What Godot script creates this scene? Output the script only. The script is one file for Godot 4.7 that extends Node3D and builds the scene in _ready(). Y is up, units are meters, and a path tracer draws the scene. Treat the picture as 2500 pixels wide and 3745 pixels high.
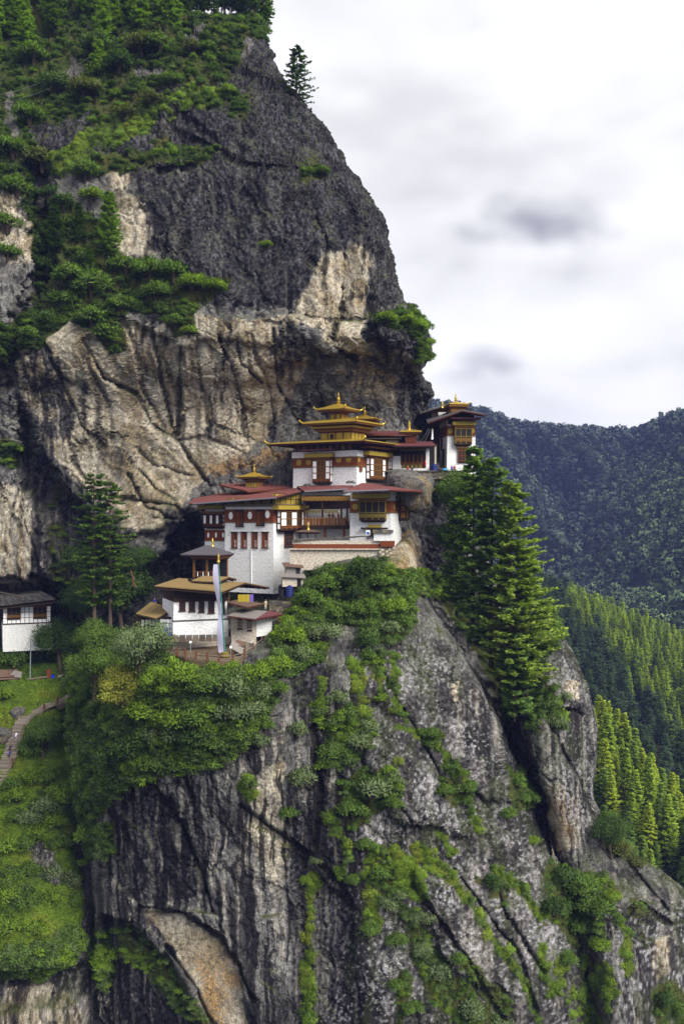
extends Node3D
# Units are metres, the eye stands at the origin and looks along -z. FOCAL and the picture's centre turn a place seen in the photograph plus its distance into a point.
const FOCAL := 3641.0
const CX := 1250.0
const CY := 1872.5
var STEP := 1.0          # coarseness of the rock meshes (1 = final)
var rng := RandomNumberGenerator.new()
var M := {}
var taken := {}
var box_cache := {}

func P(px: float, py: float, d: float) -> Vector3:
	return Vector3((px - CX) * d / FOCAL, (CY - py) * d / FOCAL, -d)

func lin(r: float, g: float, b: float) -> Color:
	return Color(r, g, b).linear_to_srgb()

func numbered(called: String) -> String:
	if not taken.has(called):
		taken[called] = 0
		return called
	taken[called] += 1
	return "%s_%03d" % [called, taken[called]]

func tag(o: Node3D, label: String, category: String, group := "", kind := "") -> Node3D:
	if label: o.set_meta("label", label)
	if category: o.set_meta("category", category)
	if group: o.set_meta("group", group)
	if kind: o.set_meta("kind", kind)
	return o

func thing(called: String, label: String, category: String, at: Vector3, turn := 0.0, group := "") -> Node3D:
	var o := Node3D.new()
	o.name = numbered(called)
	add_child(o)
	o.position = at
	o.rotation.y = deg_to_rad(turn)
	tag(o, label, category, group)
	return o

func solo(called: String, mesh: Mesh, mat: Material, label: String, category: String, at := Vector3.ZERO, group := "", kind := "") -> MeshInstance3D:
	var o := MeshInstance3D.new()
	o.name = numbered(called)
	o.mesh = mesh
	for s in mesh.get_surface_count():
		o.set_surface_override_material(s, mat)
	add_child(o)
	o.position = at
	tag(o, label, category, group, kind)
	return o

func part(parent: Node3D, called: String, mesh: Mesh, mat: Material, xf := Transform3D()) -> MeshInstance3D:
	var o := MeshInstance3D.new()
	o.name = called
	o.mesh = mesh
	for s in mesh.get_surface_count():
		o.set_surface_override_material(s, mat)
	o.transform = xf
	parent.add_child(o, true)
	var n := String(o.name)
	if n != called:   # Godot writes leg2: turn it into leg_001 style
		var k := 1
		while parent.has_node("%s_%03d" % [called, k]): k += 1
		o.name = "%s_%03d" % [called, k]
	return o

# ---------------------------------------------------------------- mesh builder
class MB:
	var v := PackedVector3Array()
	var n := PackedVector3Array()
	var c := PackedColorArray()
	var ix := PackedInt32Array()
	var col := Color(1, 1, 1)
	func tri(a: Vector3, b: Vector3, d: Vector3) -> void:   # counter-clockwise seen from outside
		var nn := (b - a).cross(d - a).normalized()
		var k := v.size()
		v.append(a); v.append(b); v.append(d)
		for i in 3:
			n.append(nn); c.append(col)
		ix.append(k); ix.append(k + 2); ix.append(k + 1)
	func quad(a: Vector3, b: Vector3, d: Vector3, e: Vector3) -> void:
		var nn := (d - a).cross(e - b).normalized()
		var k := v.size()
		v.append(a); v.append(b); v.append(d); v.append(e)
		for i in 4:
			n.append(nn); c.append(col)
		ix.append(k); ix.append(k + 2); ix.append(k + 1)
		ix.append(k); ix.append(k + 3); ix.append(k + 2)
	func quadn(a: Vector3, b: Vector3, d: Vector3, e: Vector3, nn: Vector3) -> void:
		var k := v.size()
		v.append(a); v.append(b); v.append(d); v.append(e)
		for i in 4:
			n.append(nn); c.append(col)
		ix.append(k); ix.append(k + 2); ix.append(k + 1)
		ix.append(k); ix.append(k + 3); ix.append(k + 2)
	func hexa(p: Array) -> void:   # p: bottom 4 (counter-clockwise from above) then top 4
		quad(p[3], p[2], p[1], p[0])
		quad(p[4], p[5], p[6], p[7])
		for i in 4:
			var j := (i + 1) % 4
			quad(p[i], p[j], p[4 + j], p[4 + i])
	func box(ce: Vector3, s: Vector3, b := Basis()) -> void:
		var h := s * 0.5
		var p := []
		for y in [-h.y, h.y]:
			for q in [[-1, 1], [1, 1], [1, -1], [-1, -1]]:
				p.append(ce + b * Vector3(q[0] * h.x, y, q[1] * h.z))
		hexa(p)
	func taper(ce: Vector3, s: Vector3, inset: float) -> void:   # base centre at ce, walls lean in by inset
		var p := []
		for t in [0.0, 1.0]:
			var hx: float = s.x * 0.5 - inset * t
			var hz: float = s.z * 0.5 - inset * t
			for q in [[-1, 1], [1, 1], [1, -1], [-1, -1]]:
				p.append(ce + Vector3(q[0] * hx, s.y * t, q[1] * hz))
		hexa(p)
	func tube(pts: Array, rad: Array, sides := 6, cap := true) -> void:
		var rings := []
		for i in pts.size():
			var d: Vector3 = (pts[mini(i + 1, pts.size() - 1)] - pts[maxi(i - 1, 0)]).normalized()
			var u := d.cross(Vector3.FORWARD if absf(d.z) < 0.9 else Vector3.RIGHT).normalized()
			var w := d.cross(u)
			var r := PackedVector3Array()
			for k in sides:
				var a := TAU * k / sides
				r.append(pts[i] + (u * cos(a) + w * sin(a)) * rad[i])
			rings.append(r)
		for i in pts.size() - 1:
			for k in sides:
				var j := (k + 1) % sides
				quad(rings[i][k], rings[i][j], rings[i + 1][j], rings[i + 1][k])
		if cap:
			var e: int = pts.size() - 1
			for k in sides - 2:
				tri(rings[e][0], rings[e][k + 1], rings[e][k + 2])
				tri(rings[0][0], rings[0][k + 2], rings[0][k + 1])
	func lathe(prof: Array, at := Vector3.ZERO, sides := 12) -> void:   # prof: [radius, height] from below
		var pts := []
		var rad := []
		for q in prof:
			pts.append(at + Vector3(0, q[1], 0)); rad.append(maxf(q[0], 0.004))
		for i in pts.size() - 1:
			for k in sides:
				var a := TAU * k / sides
				var b := TAU * (k + 1) / sides
				var p0 := Vector3(cos(a), 0, -sin(a))
				var p1 := Vector3(cos(b), 0, -sin(b))
				quad(pts[i] + p0 * rad[i], pts[i] + p1 * rad[i], pts[i + 1] + p1 * rad[i + 1], pts[i + 1] + p0 * rad[i + 1])
		for k in range(1, sides - 1):
			var f := func(q: int, r: float) -> Vector3: return Vector3(cos(TAU * q / sides), 0, -sin(TAU * q / sides)) * r
			tri(pts[-1] + f.call(0, rad[-1]), pts[-1] + f.call(k, rad[-1]), pts[-1] + f.call(k + 1, rad[-1]))
			tri(pts[0] + f.call(0, rad[0]), pts[0] + f.call(k + 1, rad[0]), pts[0] + f.call(k, rad[0]))
	func prism(poly: Array, z0: float, z1: float) -> void:   # poly in xy, counter-clockwise seen from +z
		var pp := PackedVector2Array(poly)
		var t := Geometry2D.triangulate_polygon(pp)
		for i in range(0, t.size(), 3):
			var a := pp[t[i]]; var b := pp[t[i + 1]]; var d := pp[t[i + 2]]
			if (b - a).cross(d - a) < 0:
				var e := b; b = d; d = e
			tri(Vector3(a.x, a.y, z1), Vector3(b.x, b.y, z1), Vector3(d.x, d.y, z1))
			tri(Vector3(a.x, a.y, z0), Vector3(d.x, d.y, z0), Vector3(b.x, b.y, z0))
		for i in pp.size():
			var a := pp[i]; var b := pp[(i + 1) % pp.size()]
			quad(Vector3(a.x, a.y, z0), Vector3(b.x, b.y, z0), Vector3(b.x, b.y, z1), Vector3(a.x, a.y, z1))
	func slab(a: Vector3, b: Vector3, d: Vector3, e: Vector3, th: float) -> void:   # top corners counter-clockwise from above
		var dn := (d - a).cross(e - b).normalized() * -th
		hexa([a + dn, b + dn, d + dn, e + dn, a, b, d, e])
	func done() -> ArrayMesh:
		var arr := []
		arr.resize(Mesh.ARRAY_MAX)
		arr[Mesh.ARRAY_VERTEX] = v
		arr[Mesh.ARRAY_NORMAL] = n
		arr[Mesh.ARRAY_COLOR] = c
		arr[Mesh.ARRAY_INDEX] = ix
		var m := ArrayMesh.new()
		m.add_surface_from_arrays(Mesh.PRIMITIVE_TRIANGLES, arr)
		return m

func boxm(s: Vector3) -> Mesh:
	var key := "%.2f,%.2f,%.2f" % [s.x, s.y, s.z]
	if not box_cache.has(key):
		var b := MB.new()
		b.box(Vector3.ZERO, s)
		box_cache[key] = b.done()
	return box_cache[key]

# ---------------------------------------------------------------- materials
func noise(freq: float, oct := 4, kind := FastNoiseLite.TYPE_SIMPLEX_SMOOTH, sd := 1) -> FastNoiseLite:
	var f := FastNoiseLite.new()
	f.seed = sd
	f.noise_type = kind
	f.frequency = freq
	f.fractal_octaves = oct
	f.fractal_type = FastNoiseLite.FRACTAL_FBM if oct > 1 else FastNoiseLite.FRACTAL_NONE
	return f

func ntex(freq: float, lo: Color, hi: Color, sd: int, size := 512, kind := FastNoiseLite.TYPE_SIMPLEX_SMOOTH, oct := 5) -> NoiseTexture2D:
	var t := NoiseTexture2D.new()
	t.width = size; t.height = size
	t.seamless = true
	t.noise = noise(freq, oct, kind, sd)
	var g := Gradient.new()
	g.set_color(0, lo); g.set_color(1, hi)
	t.color_ramp = g
	return t

func nnorm(freq: float, sd: int, strength: float, size := 512, kind := FastNoiseLite.TYPE_SIMPLEX_SMOOTH, oct := 5) -> NoiseTexture2D:
	var t := NoiseTexture2D.new()
	t.width = size; t.height = size
	t.seamless = true
	t.noise = noise(freq, oct, kind, sd)
	t.as_normal_map = true
	t.bump_strength = strength
	return t

func mat(c: Color, rough := 0.9, tex: Texture2D = null, nrm: Texture2D = null, scale := 0.5, vc := false, spec := 0.3) -> StandardMaterial3D:
	var m := StandardMaterial3D.new()
	m.albedo_color = c
	m.roughness = rough
	m.metallic_specular = spec
	m.vertex_color_use_as_albedo = vc
	if tex: m.albedo_texture = tex
	if nrm:
		m.normal_enabled = true
		m.normal_texture = nrm
	if tex or nrm:
		m.uv1_triplanar = true
		m.uv1_world_triplanar = true
		m.uv1_scale = Vector3.ONE * scale
	return m

func materials() -> void:
	var grain := ntex(0.02, Color(0.62, 0.62, 0.62), Color(1, 1, 1), 3)
	var fine := ntex(0.05, Color(0.5, 0.5, 0.5), Color(1, 1, 1), 5)
	var rockn := nnorm(0.02, 7, 10.0, 512)
	var stonen := nnorm(0.035, 9, 9.0, 512, FastNoiseLite.TYPE_CELLULAR, 3)
	var wash := ntex(0.016, Color(0.72, 0.72, 0.73), Color(1, 1, 1), 21)
	var rockt := ntex(0.035, Color(0.38, 0.38, 0.39), Color(1, 1, 1), 11, 1024)
	rockt.color_ramp.offsets = PackedFloat32Array([0.30, 0.66])
	M.rock = mat(Color.WHITE, 0.95, rockt, rockn, 0.16, true, 0.2)
	M.soil = mat(Color.WHITE, 0.95, fine, rockn, 0.2, true, 0.15)
	M.white = mat(lin(0.87, 0.87, 0.87), 0.95, wash, stonen, 0.3)
	M.white_dirty = mat(lin(0.70, 0.66, 0.60), 0.95, ntex(0.02, Color(0.6, 0.56, 0.5), Color(1, 1, 1), 33), stonen, 0.3)
	for k in ["white", "white_dirty"]: M[k].normal_scale = 0.45
	for k in ["white", "white_dirty"]: M[k].uv1_scale = Vector3(0.16, 0.42, 0.16)
	M.white_stone = mat(lin(0.84, 0.84, 0.84), 0.95, ntex(0.06, Color(0.35, 0.33, 0.31), Color(1, 1, 1), 35), stonen, 0.3)
	M.white_stone.uv1_scale = Vector3(0.2, 0.42, 0.2)
	M.white_stone.albedo_texture.color_ramp.offsets = PackedFloat32Array([0.25, 0.48])
	M.white_panel = mat(lin(0.80, 0.80, 0.82), 0.8)
	M.red_band = mat(lin(0.22, 0.055, 0.018), 0.9, grain, null, 0.6)
	M.ochre = mat(lin(0.46, 0.34, 0.045), 0.7, grain, null, 0.8)
	M.ochre_dull = mat(lin(0.30, 0.22, 0.05), 0.8, fine, null, 0.9)
	M.wood_gold = mat(lin(0.27, 0.13, 0.03), 0.8, fine, null, 1.0)
	M.wood_orange = mat(lin(0.25, 0.075, 0.02), 0.8, fine, null, 1.0)
	M.wood_dark = mat(lin(0.05, 0.027, 0.018), 0.85, fine, null, 1.0)
	M.wood_red = mat(lin(0.12, 0.03, 0.018), 0.8, fine, null, 1.0)
	M.gold = mat(lin(0.85, 0.62, 0.07), 0.38, ntex(0.03, Color(0.5, 0.44, 0.36), Color(1, 1, 1), 45), null, 0.7, false, 0.6)
	M.gold.metallic = 0.55
	M.roof_red = mat(lin(0.26, 0.088, 0.078), 0.75, ntex(0.014, Color(0.5, 0.5, 0.52), Color(1, 1, 1), 41), null, 0.25)
	M.roof_maroon = mat(lin(0.17, 0.055, 0.06), 0.6, grain, null, 0.3)
	M.roof_brown = mat(lin(0.27, 0.185, 0.075), 0.85, ntex(0.02, Color(0.7, 0.7, 0.7), Color(1, 1, 1), 43), null, 0.3)
	M.roof_seam = mat(lin(0.11, 0.07, 0.03), 0.85)
	M.shingle = [mat(lin(0.085, 0.08, 0.082), 0.9, fine, null, 0.8), mat(lin(0.12, 0.115, 0.115), 0.9, fine, null, 0.8), mat(lin(0.06, 0.055, 0.055), 0.9, fine, null, 0.8)]
	M.slate = [mat(lin(0.15, 0.14, 0.12), 0.95, fine, null, 0.7), mat(lin(0.10, 0.095, 0.085), 0.95, fine, null, 0.7), mat(lin(0.21, 0.19, 0.155), 0.95, fine, null, 0.7)]
	M.stone = [mat(lin(0.26, 0.22, 0.15), 0.95, fine, rockn, 0.7), mat(lin(0.18, 0.165, 0.14), 0.95, fine, rockn, 0.7), mat(lin(0.13, 0.12, 0.11), 0.95, fine, rockn, 0.7), mat(lin(0.34, 0.29, 0.2), 0.95, fine, rockn, 0.7)]
	M.tin = mat(lin(0.33, 0.33, 0.34), 0.5, ntex(0.02, Color(0.5, 0.42, 0.36), Color(1, 1, 1), 51), null, 0.5)
	M.tin_dark = mat(lin(0.12, 0.11, 0.125), 0.5, grain, null, 0.4)
	M.tin_rust = mat(lin(0.24, 0.16, 0.12), 0.7, ntex(0.02, Color(0.4, 0.35, 0.33), Color(1, 1, 1), 53), null, 0.5)
	M.gutter = mat(lin(0.13, 0.14, 0.17), 0.45)
	M.dark = mat(lin(0.012, 0.011, 0.012), 0.6)
	M.glass = mat(lin(0.02, 0.022, 0.028), 0.15, null, null, 1.0, false, 0.5)
	M.blue = mat(lin(0.012, 0.03, 0.55), 0.5)
	M.tank_blue = mat(lin(0.012, 0.018, 0.12), 0.45)
	M.tank_black = mat(lin(0.012, 0.014, 0.018), 0.45)
	M.yellow_cloth = mat(lin(0.55, 0.42, 0.04), 0.9, fine, null, 1.5)
	M.flag = mat(lin(0.62, 0.60, 0.70), 0.9, ntex(0.06, Color(0.45, 0.45, 0.55), Color(1, 1, 1), 61), null, 0.6)
	M.teal = mat(lin(0.03, 0.18, 0.17), 0.6)
	M.post = mat(lin(0.20, 0.085, 0.05), 0.85, fine, null, 1.0)
	M.rail = mat(lin(0.36, 0.29, 0.22), 0.85, fine, null, 1.0)
	M.step = [mat(lin(0.36, 0.30, 0.25), 0.9, fine, null, 1.0), mat(lin(0.43, 0.37, 0.31), 0.9, fine, null, 1.0), mat(lin(0.29, 0.24, 0.2), 0.9, fine, null, 1.0)]
	M.plank = [mat(lin(0.21, 0.16, 0.12), 0.9, fine, null, 1.0), mat(lin(0.27, 0.21, 0.16), 0.9, fine, null, 1.0), mat(lin(0.16, 0.12, 0.09), 0.9, fine, null, 1.0)]
	M.steel = mat(lin(0.18, 0.22, 0.21), 0.5)
	M.bark = mat(lin(0.075, 0.055, 0.042), 0.95, fine, null, 0.8)
	M.bark_pale = mat(lin(0.16, 0.12, 0.09), 0.95, fine, null, 0.8)
	M.wire = mat(lin(0.16, 0.165, 0.165), 0.6)
	M.cloth_white = mat(lin(0.75, 0.75, 0.78), 0.9)
	M.person = mat(Color.WHITE, 0.85, null, null, 1.0, true)
	M.red_pipe = mat(lin(0.35, 0.02, 0.015), 0.5)
	M.leaf = mat(Color.WHITE, 0.7, null, null, 1.0, true, 0.25)
	M.leaf.backlight_enabled = true
	M.leaf.backlight = Color(0.8, 0.85, 0.5)
	M.leaf.cull_mode = BaseMaterial3D.CULL_DISABLED
	M.flag.cull_mode = BaseMaterial3D.CULL_DISABLED
	M.far_leaf = mat(Color.WHITE, 0.8, null, null, 1.0, true, 0.15)
func setup() -> void:
	var cam := Camera3D.new()
	cam.name = "camera"
	cam.fov = rad_to_deg(2.0 * atan(CY / FOCAL))
	cam.near = 1.0
	cam.far = 9000.0
	add_child(cam)
	cam.current = true
	var we := WorldEnvironment.new()
	we.name = "environment"
	var e := Environment.new()
	e.background_mode = Environment.BG_SKY
	var sky := Sky.new()
	var pm := PanoramaSkyMaterial.new()
	pm.panorama = sky_picture()
	sky.sky_material = pm
	e.sky = sky
	e.background_energy_multiplier = 1.0
	e.tonemap_mode = Environment.TONE_MAPPER_LINEAR
	e.tonemap_exposure = 1.78
	e.sdfgi_enabled = true
	e.ssao_enabled = true
	e.ssil_enabled = true
	e.fog_enabled = true
	e.fog_density = 0.0001
	e.fog_light_color = Color(0.53, 0.59, 0.87)
	we.environment = e
	add_child(we)
	var sun := DirectionalLight3D.new()
	sun.name = "sun"
	sun.light_energy = 1.2
	sun.light_angular_distance = 35.0
	sun.light_color = Color(1.0, 0.98, 0.94)
	sun.shadow_enabled = true
	add_child(sun)
	sun.look_at_from_position(Vector3(0.58, 0.74, 0.62), Vector3.ZERO)

func sky_picture() -> ImageTexture:
	# an overcast sky: a bright cloud deck with soft grey billows and a few heavier clouds
	var w := 1024
	var h := 512
	var f := noise(2.2, 4, FastNoiseLite.TYPE_SIMPLEX_SMOOTH, 71)
	var g := noise(5.0, 4, FastNoiseLite.TYPE_SIMPLEX_SMOOTH, 72)
	var hf := noise(9.0, 4, FastNoiseLite.TYPE_SIMPLEX_SMOOTH, 73)
	var clouds := [[1960, 815, 0.056, 0.022, 0.6], [1890, 790, 0.03, 0.016, 0.2], [2030, 860, 0.03, 0.015, 0.26], [1760, 1320, 0.036, 0.013, 0.5], [1680, 1370, 0.03, 0.010, 0.3], [1850, 1340, 0.016, 0.008, 0.14], [1520, 900, 0.06, 0.05, 0.12], [2250, 1000, 0.08, 0.03, 0.10], [1560, 320, 0.08, 0.025, 0.06], [1300, 60, 0.12, 0.05, 0.10], [1750, 1080, 0.09, 0.03, 0.06]]
	var data := PackedFloat32Array()
	data.resize(w * h * 4)
	for y in h:
		var el := PI * (0.5 - (y + 0.5) / h)
		for x in w:
			var az := wrapf(TAU * (x + 0.5) / w, -PI, PI)
			var d := Vector3(sin(az) * cos(el), sin(el), -cos(az) * cos(el))
			var b := f.get_noise_3d(d.x, d.y * 2.2, d.z) * 0.6 + g.get_noise_3d(d.x, d.y * 2.6, d.z) * 0.45 + hf.get_noise_3d(d.x, d.y * 2.6, d.z) * 0.22
			var v := 0.90 + b * 0.26
			var grey := smoothstep(0.0, 0.4, -b) * 0.17
			if absf(az) < 0.6 and el > -0.05 and el < 0.6:
				var wob := g.get_noise_3d(d.x * 2.0, d.y * 4.0, d.z * 2.0) * 0.5 + hf.get_noise_3d(d.x * 2.0, d.y * 4.5, d.z * 2.0) * 0.5
				for c in clouds:
					var ca := atan((c[0] - CX) / FOCAL)
					var ce := atan((CY - c[1]) / FOCAL * cos(ca))
					var q := Vector2((az - ca) / c[2], (el - ce) / c[3]).length() + wob * 1.1
					grey += c[4] * smoothstep(1.5, 0.1, q)
			var up := clampf(el / 0.5, 0.0, 1.0)
			var col := Color(0.635, 0.64, 0.655) * v
			col = col.lerp(Color(0.19, 0.195, 0.24), clampf(grey, 0.0, 0.9))
			col = col.lerp(Color(0.66, 0.66, 0.665), smoothstep(0.16, 0.02, el) * 0.6)
			var k := (y * w + x) * 4
			data[k] = col.r; data[k + 1] = col.g; data[k + 2] = col.b; data[k + 3] = 1.0
	return ImageTexture.create_from_image(Image.create_from_data(w, h, false, Image.FORMAT_RGBAF, data.to_byte_array()))

# ---------------------------------------------------------------- painted maps of the rock: where it is bare tan, stained black, shaded dark, mossy, split, set back
const X0 := -300.0
const Y0 := -300.0
const CELL := 6.0
const MW := 540
const MH := 730
var maps := {}

func new_map(k: String, v := 0.0) -> void:
	var a := PackedFloat32Array()
	a.resize(MW * MH)
	a.fill(v)
	maps[k] = a

func poly(k: String, flat: Array, val: float, feather: float, add := false) -> void:
	var pts := PackedVector2Array()
	for i in range(0, flat.size(), 2):
		pts.append(Vector2(flat[i], flat[i + 1]))
	var lo := pts[0]
	var hi := pts[0]
	for p in pts:
		lo = lo.min(p); hi = hi.max(p)
	var a: PackedFloat32Array = maps[k]
	var n := pts.size()
	for y in range(maxi(0, int((lo.y - feather - Y0) / CELL)), mini(MH - 1, int((hi.y + feather - Y0) / CELL) + 1)):
		for x in range(maxi(0, int((lo.x - feather - X0) / CELL)), mini(MW - 1, int((hi.x + feather - X0) / CELL) + 1)):
			var p := Vector2(X0 + x * CELL, Y0 + y * CELL)
			var best := 1e9
			for i in n:
				best = minf(best, p.distance_squared_to(Geometry2D.get_closest_point_to_segment(p, pts[i], pts[(i + 1) % n])))
			best = sqrt(best)
			if not Geometry2D.is_point_in_polygon(p, pts): best = -best
			var w := smoothstep(-feather, feather, best)
			if w > 0.0:
				var j := y * MW + x
				a[j] = a[j] + val * w if add else lerpf(a[j], val, w)
	maps[k] = a

func line(k: String, flat: Array, width: float, val := 1.0) -> void:
	var a: PackedFloat32Array = maps[k]
	for i in range(0, flat.size() - 2, 2):
		var p := Vector2(flat[i], flat[i + 1])
		var q := Vector2(flat[i + 2], flat[i + 3])
		var lo := p.min(q) - Vector2.ONE * width
		var hi := p.max(q) + Vector2.ONE * width
		for y in range(maxi(0, int((lo.y - Y0) / CELL)), mini(MH - 1, int((hi.y - Y0) / CELL) + 1)):
			for x in range(maxi(0, int((lo.x - X0) / CELL)), mini(MW - 1, int((hi.x - X0) / CELL) + 1)):
				var c := Vector2(X0 + x * CELL, Y0 + y * CELL)
				var d := c.distance_to(Geometry2D.get_closest_point_to_segment(c, p, q))
				if d < width:
					var j := y * MW + x
					a[j] = maxf(a[j], val * (1.0 - d / width))
	maps[k] = a

func sample(a: PackedFloat32Array, px: float, py: float) -> float:
	var fx := clampf((px - X0) / CELL, 0.0, MW - 2.001)
	var fy := clampf((py - Y0) / CELL, 0.0, MH - 2.001)
	var x := int(fx)
	var y := int(fy)
	fx -= x; fy -= y
	var j := y * MW + x
	return lerpf(lerpf(a[j], a[j + 1], fx), lerpf(a[j + MW], a[j + MW + 1], fx), fy)

func paint_maps() -> void:
	for k in ["tan", "dark", "veg", "dep", "crack", "streak", "orange", "speck", "grass"]: new_map(k)
	# bare tan and cream rock
	poly("tan", [1180, 930, 1350, 880, 1365, 1000, 1330, 1130, 1350, 1300, 1280, 1320, 1180, 1220, 1060, 1170, 1080, 1110, 1120, 1040], 1.0, 26)
	poly("tan", [140, 1190, 330, 1170, 450, 1170, 600, 1190, 700, 1160, 830, 1170, 1040, 1170, 1120, 1330, 1050, 1480, 980, 1600, 900, 1660, 760, 1740, 700, 1810, 640, 1900, 520, 1960, 330, 1800, 200, 1690, 150, 1560, 90, 1450, 60, 1330], 1.0, 30)
	poly("tan", [420, 690, 510, 720, 540, 800, 560, 930, 440, 940, 415, 850], 0.9, 22)
	poly("tan", [380, 400, 470, 410, 540, 420, 530, 520, 400, 540], 0.6, 20)
	poly("tan", [380, 620, 480, 630, 470, 690, 400, 680], 0.9, 18)
	poly("tan", [620, 760, 690, 800, 660, 900, 610, 900], 0.7, 18)
	poly("tan", [-50, 640, 70, 720, 130, 960, 40, 980, -50, 900], 0.8, 20)
	poly("tan", [-50, 1740, 110, 1800, 125, 2000, 90, 2150, -50, 2160], 0.8, 18)
	poly("tan", [160, 1820, 230, 1850, 200, 2000, 160, 1950], 0.6, 15)
	poly("tan", [1180, 1330, 1360, 1300, 1500, 1400, 1540, 1560, 1420, 1520, 1300, 1430], 0.55, 40)
	poly("tan", [505, 3317, 660, 3350, 797, 3436, 877, 3556, 905, 3745, 880, 3950, 800, 3800, 700, 3600, 620, 3460], 1.0, 8)
	poly("tan", [1955, 2894, 2035, 2870, 2111, 2910, 2110, 3000, 2103, 3117, 2007, 3125, 1985, 3000], 1.0, 12)
	poly("tan", [2380, 3440, 2450, 3415, 2450, 3550, 2400, 3590, 2370, 3520], 1.0, 10)
	poly("tan", [1650, 2500, 1692, 2470, 1665, 2590], 1.0, 8)
	poly("tan", [2060, 2500, 2110, 2480, 2110, 2560, 2080, 2560], 0.9, 8)
	poly("tan", [930, 2780, 1000, 2640, 1060, 2600, 1050, 2850, 1070, 3150, 1000, 3320, 940, 3150, 880, 3050, 860, 2880], 0.55, 40)
	poly("tan", [0, 3600, 200, 3580, 320, 3700, 300, 3950, -50, 3950], 0.65, 25)
	poly("tan", [1140, 3000, 1180, 3000, 1170, 3300, 1110, 3320], 0.5, 25)
	poly("tan", [1400, 1985, 1505, 1930, 1545, 2060, 1530, 2110, 1450, 2120, 1400, 2060], 1.0, 14)
	poly("orange", [1400, 1985, 1505, 1930, 1545, 2060, 1530, 2110, 1450, 2120, 1400, 2060], 0.42, 14)
	poly("orange", [740, 1700, 960, 1640, 1070, 1660, 1060, 1700, 860, 1730, 760, 1760], 0.6, 25)
	poly("orange", [500, 3310, 600, 3340, 590, 3420, 530, 3400], 0.45, 15)
	poly("orange", [620, 3360, 797, 3440, 877, 3556, 905, 3745, 880, 3950, 780, 3800, 700, 3600], 0.40, 40)
	poly("orange", [1975, 2900, 2100, 2920, 2100, 3110, 2010, 3110], 0.42, 20)
	poly("orange", [1180, 950, 1340, 920, 1330, 1120, 1200, 1200], 0.33, 40)
	poly("orange", [2390, 3440, 2450, 3430, 2440, 3550, 2400, 3580], 0.42, 12)
	# dark rock: lichen and wet stains, plus shade painted into recesses
	poly("dark", [100, 420, 380, 400, 420, 560, 150, 600], 0.85, 20)
	poly("dark", [430, 300, 620, 290, 880, 230, 950, 130, 1090, 150, 1240, 400, 1390, 660, 1510, 790, 1560, 1000, 1560, 1120, 1350, 1130, 1360, 950, 1300, 880, 1180, 930, 1120, 1050, 1060, 1140, 800, 1120, 660, 1000, 570, 930, 545, 790, 510, 710, 480, 610, 380, 560, 200, 560, 300, 470], 1.0, 25)
	poly("dark", [1350, 1130, 1500, 1140, 1570, 1230, 1560, 1330, 1480, 1290, 1390, 1320, 1340, 1240], 0.9, 20)
	poly("dark", [1470, 1320, 1600, 1380, 1600, 1580, 1500, 1600, 1440, 1500], 0.7, 25)
	poly("dark", [1540, 1740, 1720, 1740, 1700, 2140, 1560, 2120], 1.0, 15)  # shadowed recess below the terrace, its shade painted on the rock
	poly("dark", [600, 1880, 760, 1830, 760, 2140, 590, 2110], 0.9, 20)
	poly("dark", [80, 1420, 210, 1660, 350, 1830, 470, 1980, 560, 2080, 500, 2330, 180, 2330, 160, 1900, 70, 1650], 0.62, 15)  # gully under the overhanging slab, shade painted in on top of its depth
	poly("dark", [40, 1300, 160, 1240, 260, 1330, 240, 1470, 330, 1400, 330, 1560, 200, 1640, 90, 1480], 0.6, 30)
	poly("dark", [1040, 2980, 1290, 2850, 1330, 3000, 1300, 3400, 1330, 3950, 1060, 3950, 1080, 3500], 0.95, 40)
	poly("dark", [400, 2920, 560, 2840, 690, 2980, 760, 3250, 640, 3320, 480, 3300, 390, 3200], 0.8, 30)
	poly("dark", [1070, 2420, 1230, 2430, 1220, 2650, 1130, 2680, 1060, 2560], 0.8, 20)
	poly("dark", [390, 3330, 520, 3420, 640, 3560, 740, 3800, 760, 3950, 380, 3950], 1.0, 20)
	poly("dark", [1830, 2620, 1990, 2900, 2010, 3130, 1900, 3050, 1850, 2800], 1.0, 10)
	poly("dark", [2320, 3300, 2450, 3350, 2390, 3420, 2390, 3700, 2330, 3800, 2270, 3500], 0.6, 25)
	poly("dark", [1690, 2630, 1810, 2660, 1830, 2900, 1780, 3000, 1700, 2850], 0.6, 30)
	poly("dark", [1640, 2760, 1850, 2780, 1850, 2900, 1680, 2880], 0.5, 20)
	poly("dark", [2090, 2640, 2150, 2620, 2140, 2760, 2090, 2740], 0.5, 12)
	poly("dark", [1430, 2980, 1560, 3000, 1700, 3150, 1640, 3200, 1480, 3130], 0.6, 30)
	poly("dark", [1180, 3330, 1330, 3300, 1400, 3600, 1420, 3950, 1180, 3950], 0.7, 40)
	poly("dark", [1280, 2600, 1500, 2700, 1480, 2760, 1330, 2700], 0.5, 25)
	poly("dark", [1620, 3600, 1740, 3650, 1900, 3950, 1650, 3950], 0.5, 40)
	poly("dark", [2000, 3480, 2200, 3460, 2260, 3950, 2060, 3950], 0.55, 40)
	poly("dark", [2380, 3230, 2520, 3260, 2600, 3500, 2470, 3420], 0.6, 20)
	poly("dark", [950, 1200, 1060, 1180, 1110, 1300, 1090, 1480, 1010, 1640, 960, 1560, 1000, 1400], 0.5, 35)
	poly("dark", [-50, 3480, 160, 3520, 330, 3500, 330, 3580, 100, 3620, -50, 3600], 0.7, 25)
	# where water draws streaks down the face
	poly("streak", [450, 1150, 860, 1150, 900, 1560, 700, 1650, 500, 1500], 1.0, 40)
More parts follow.
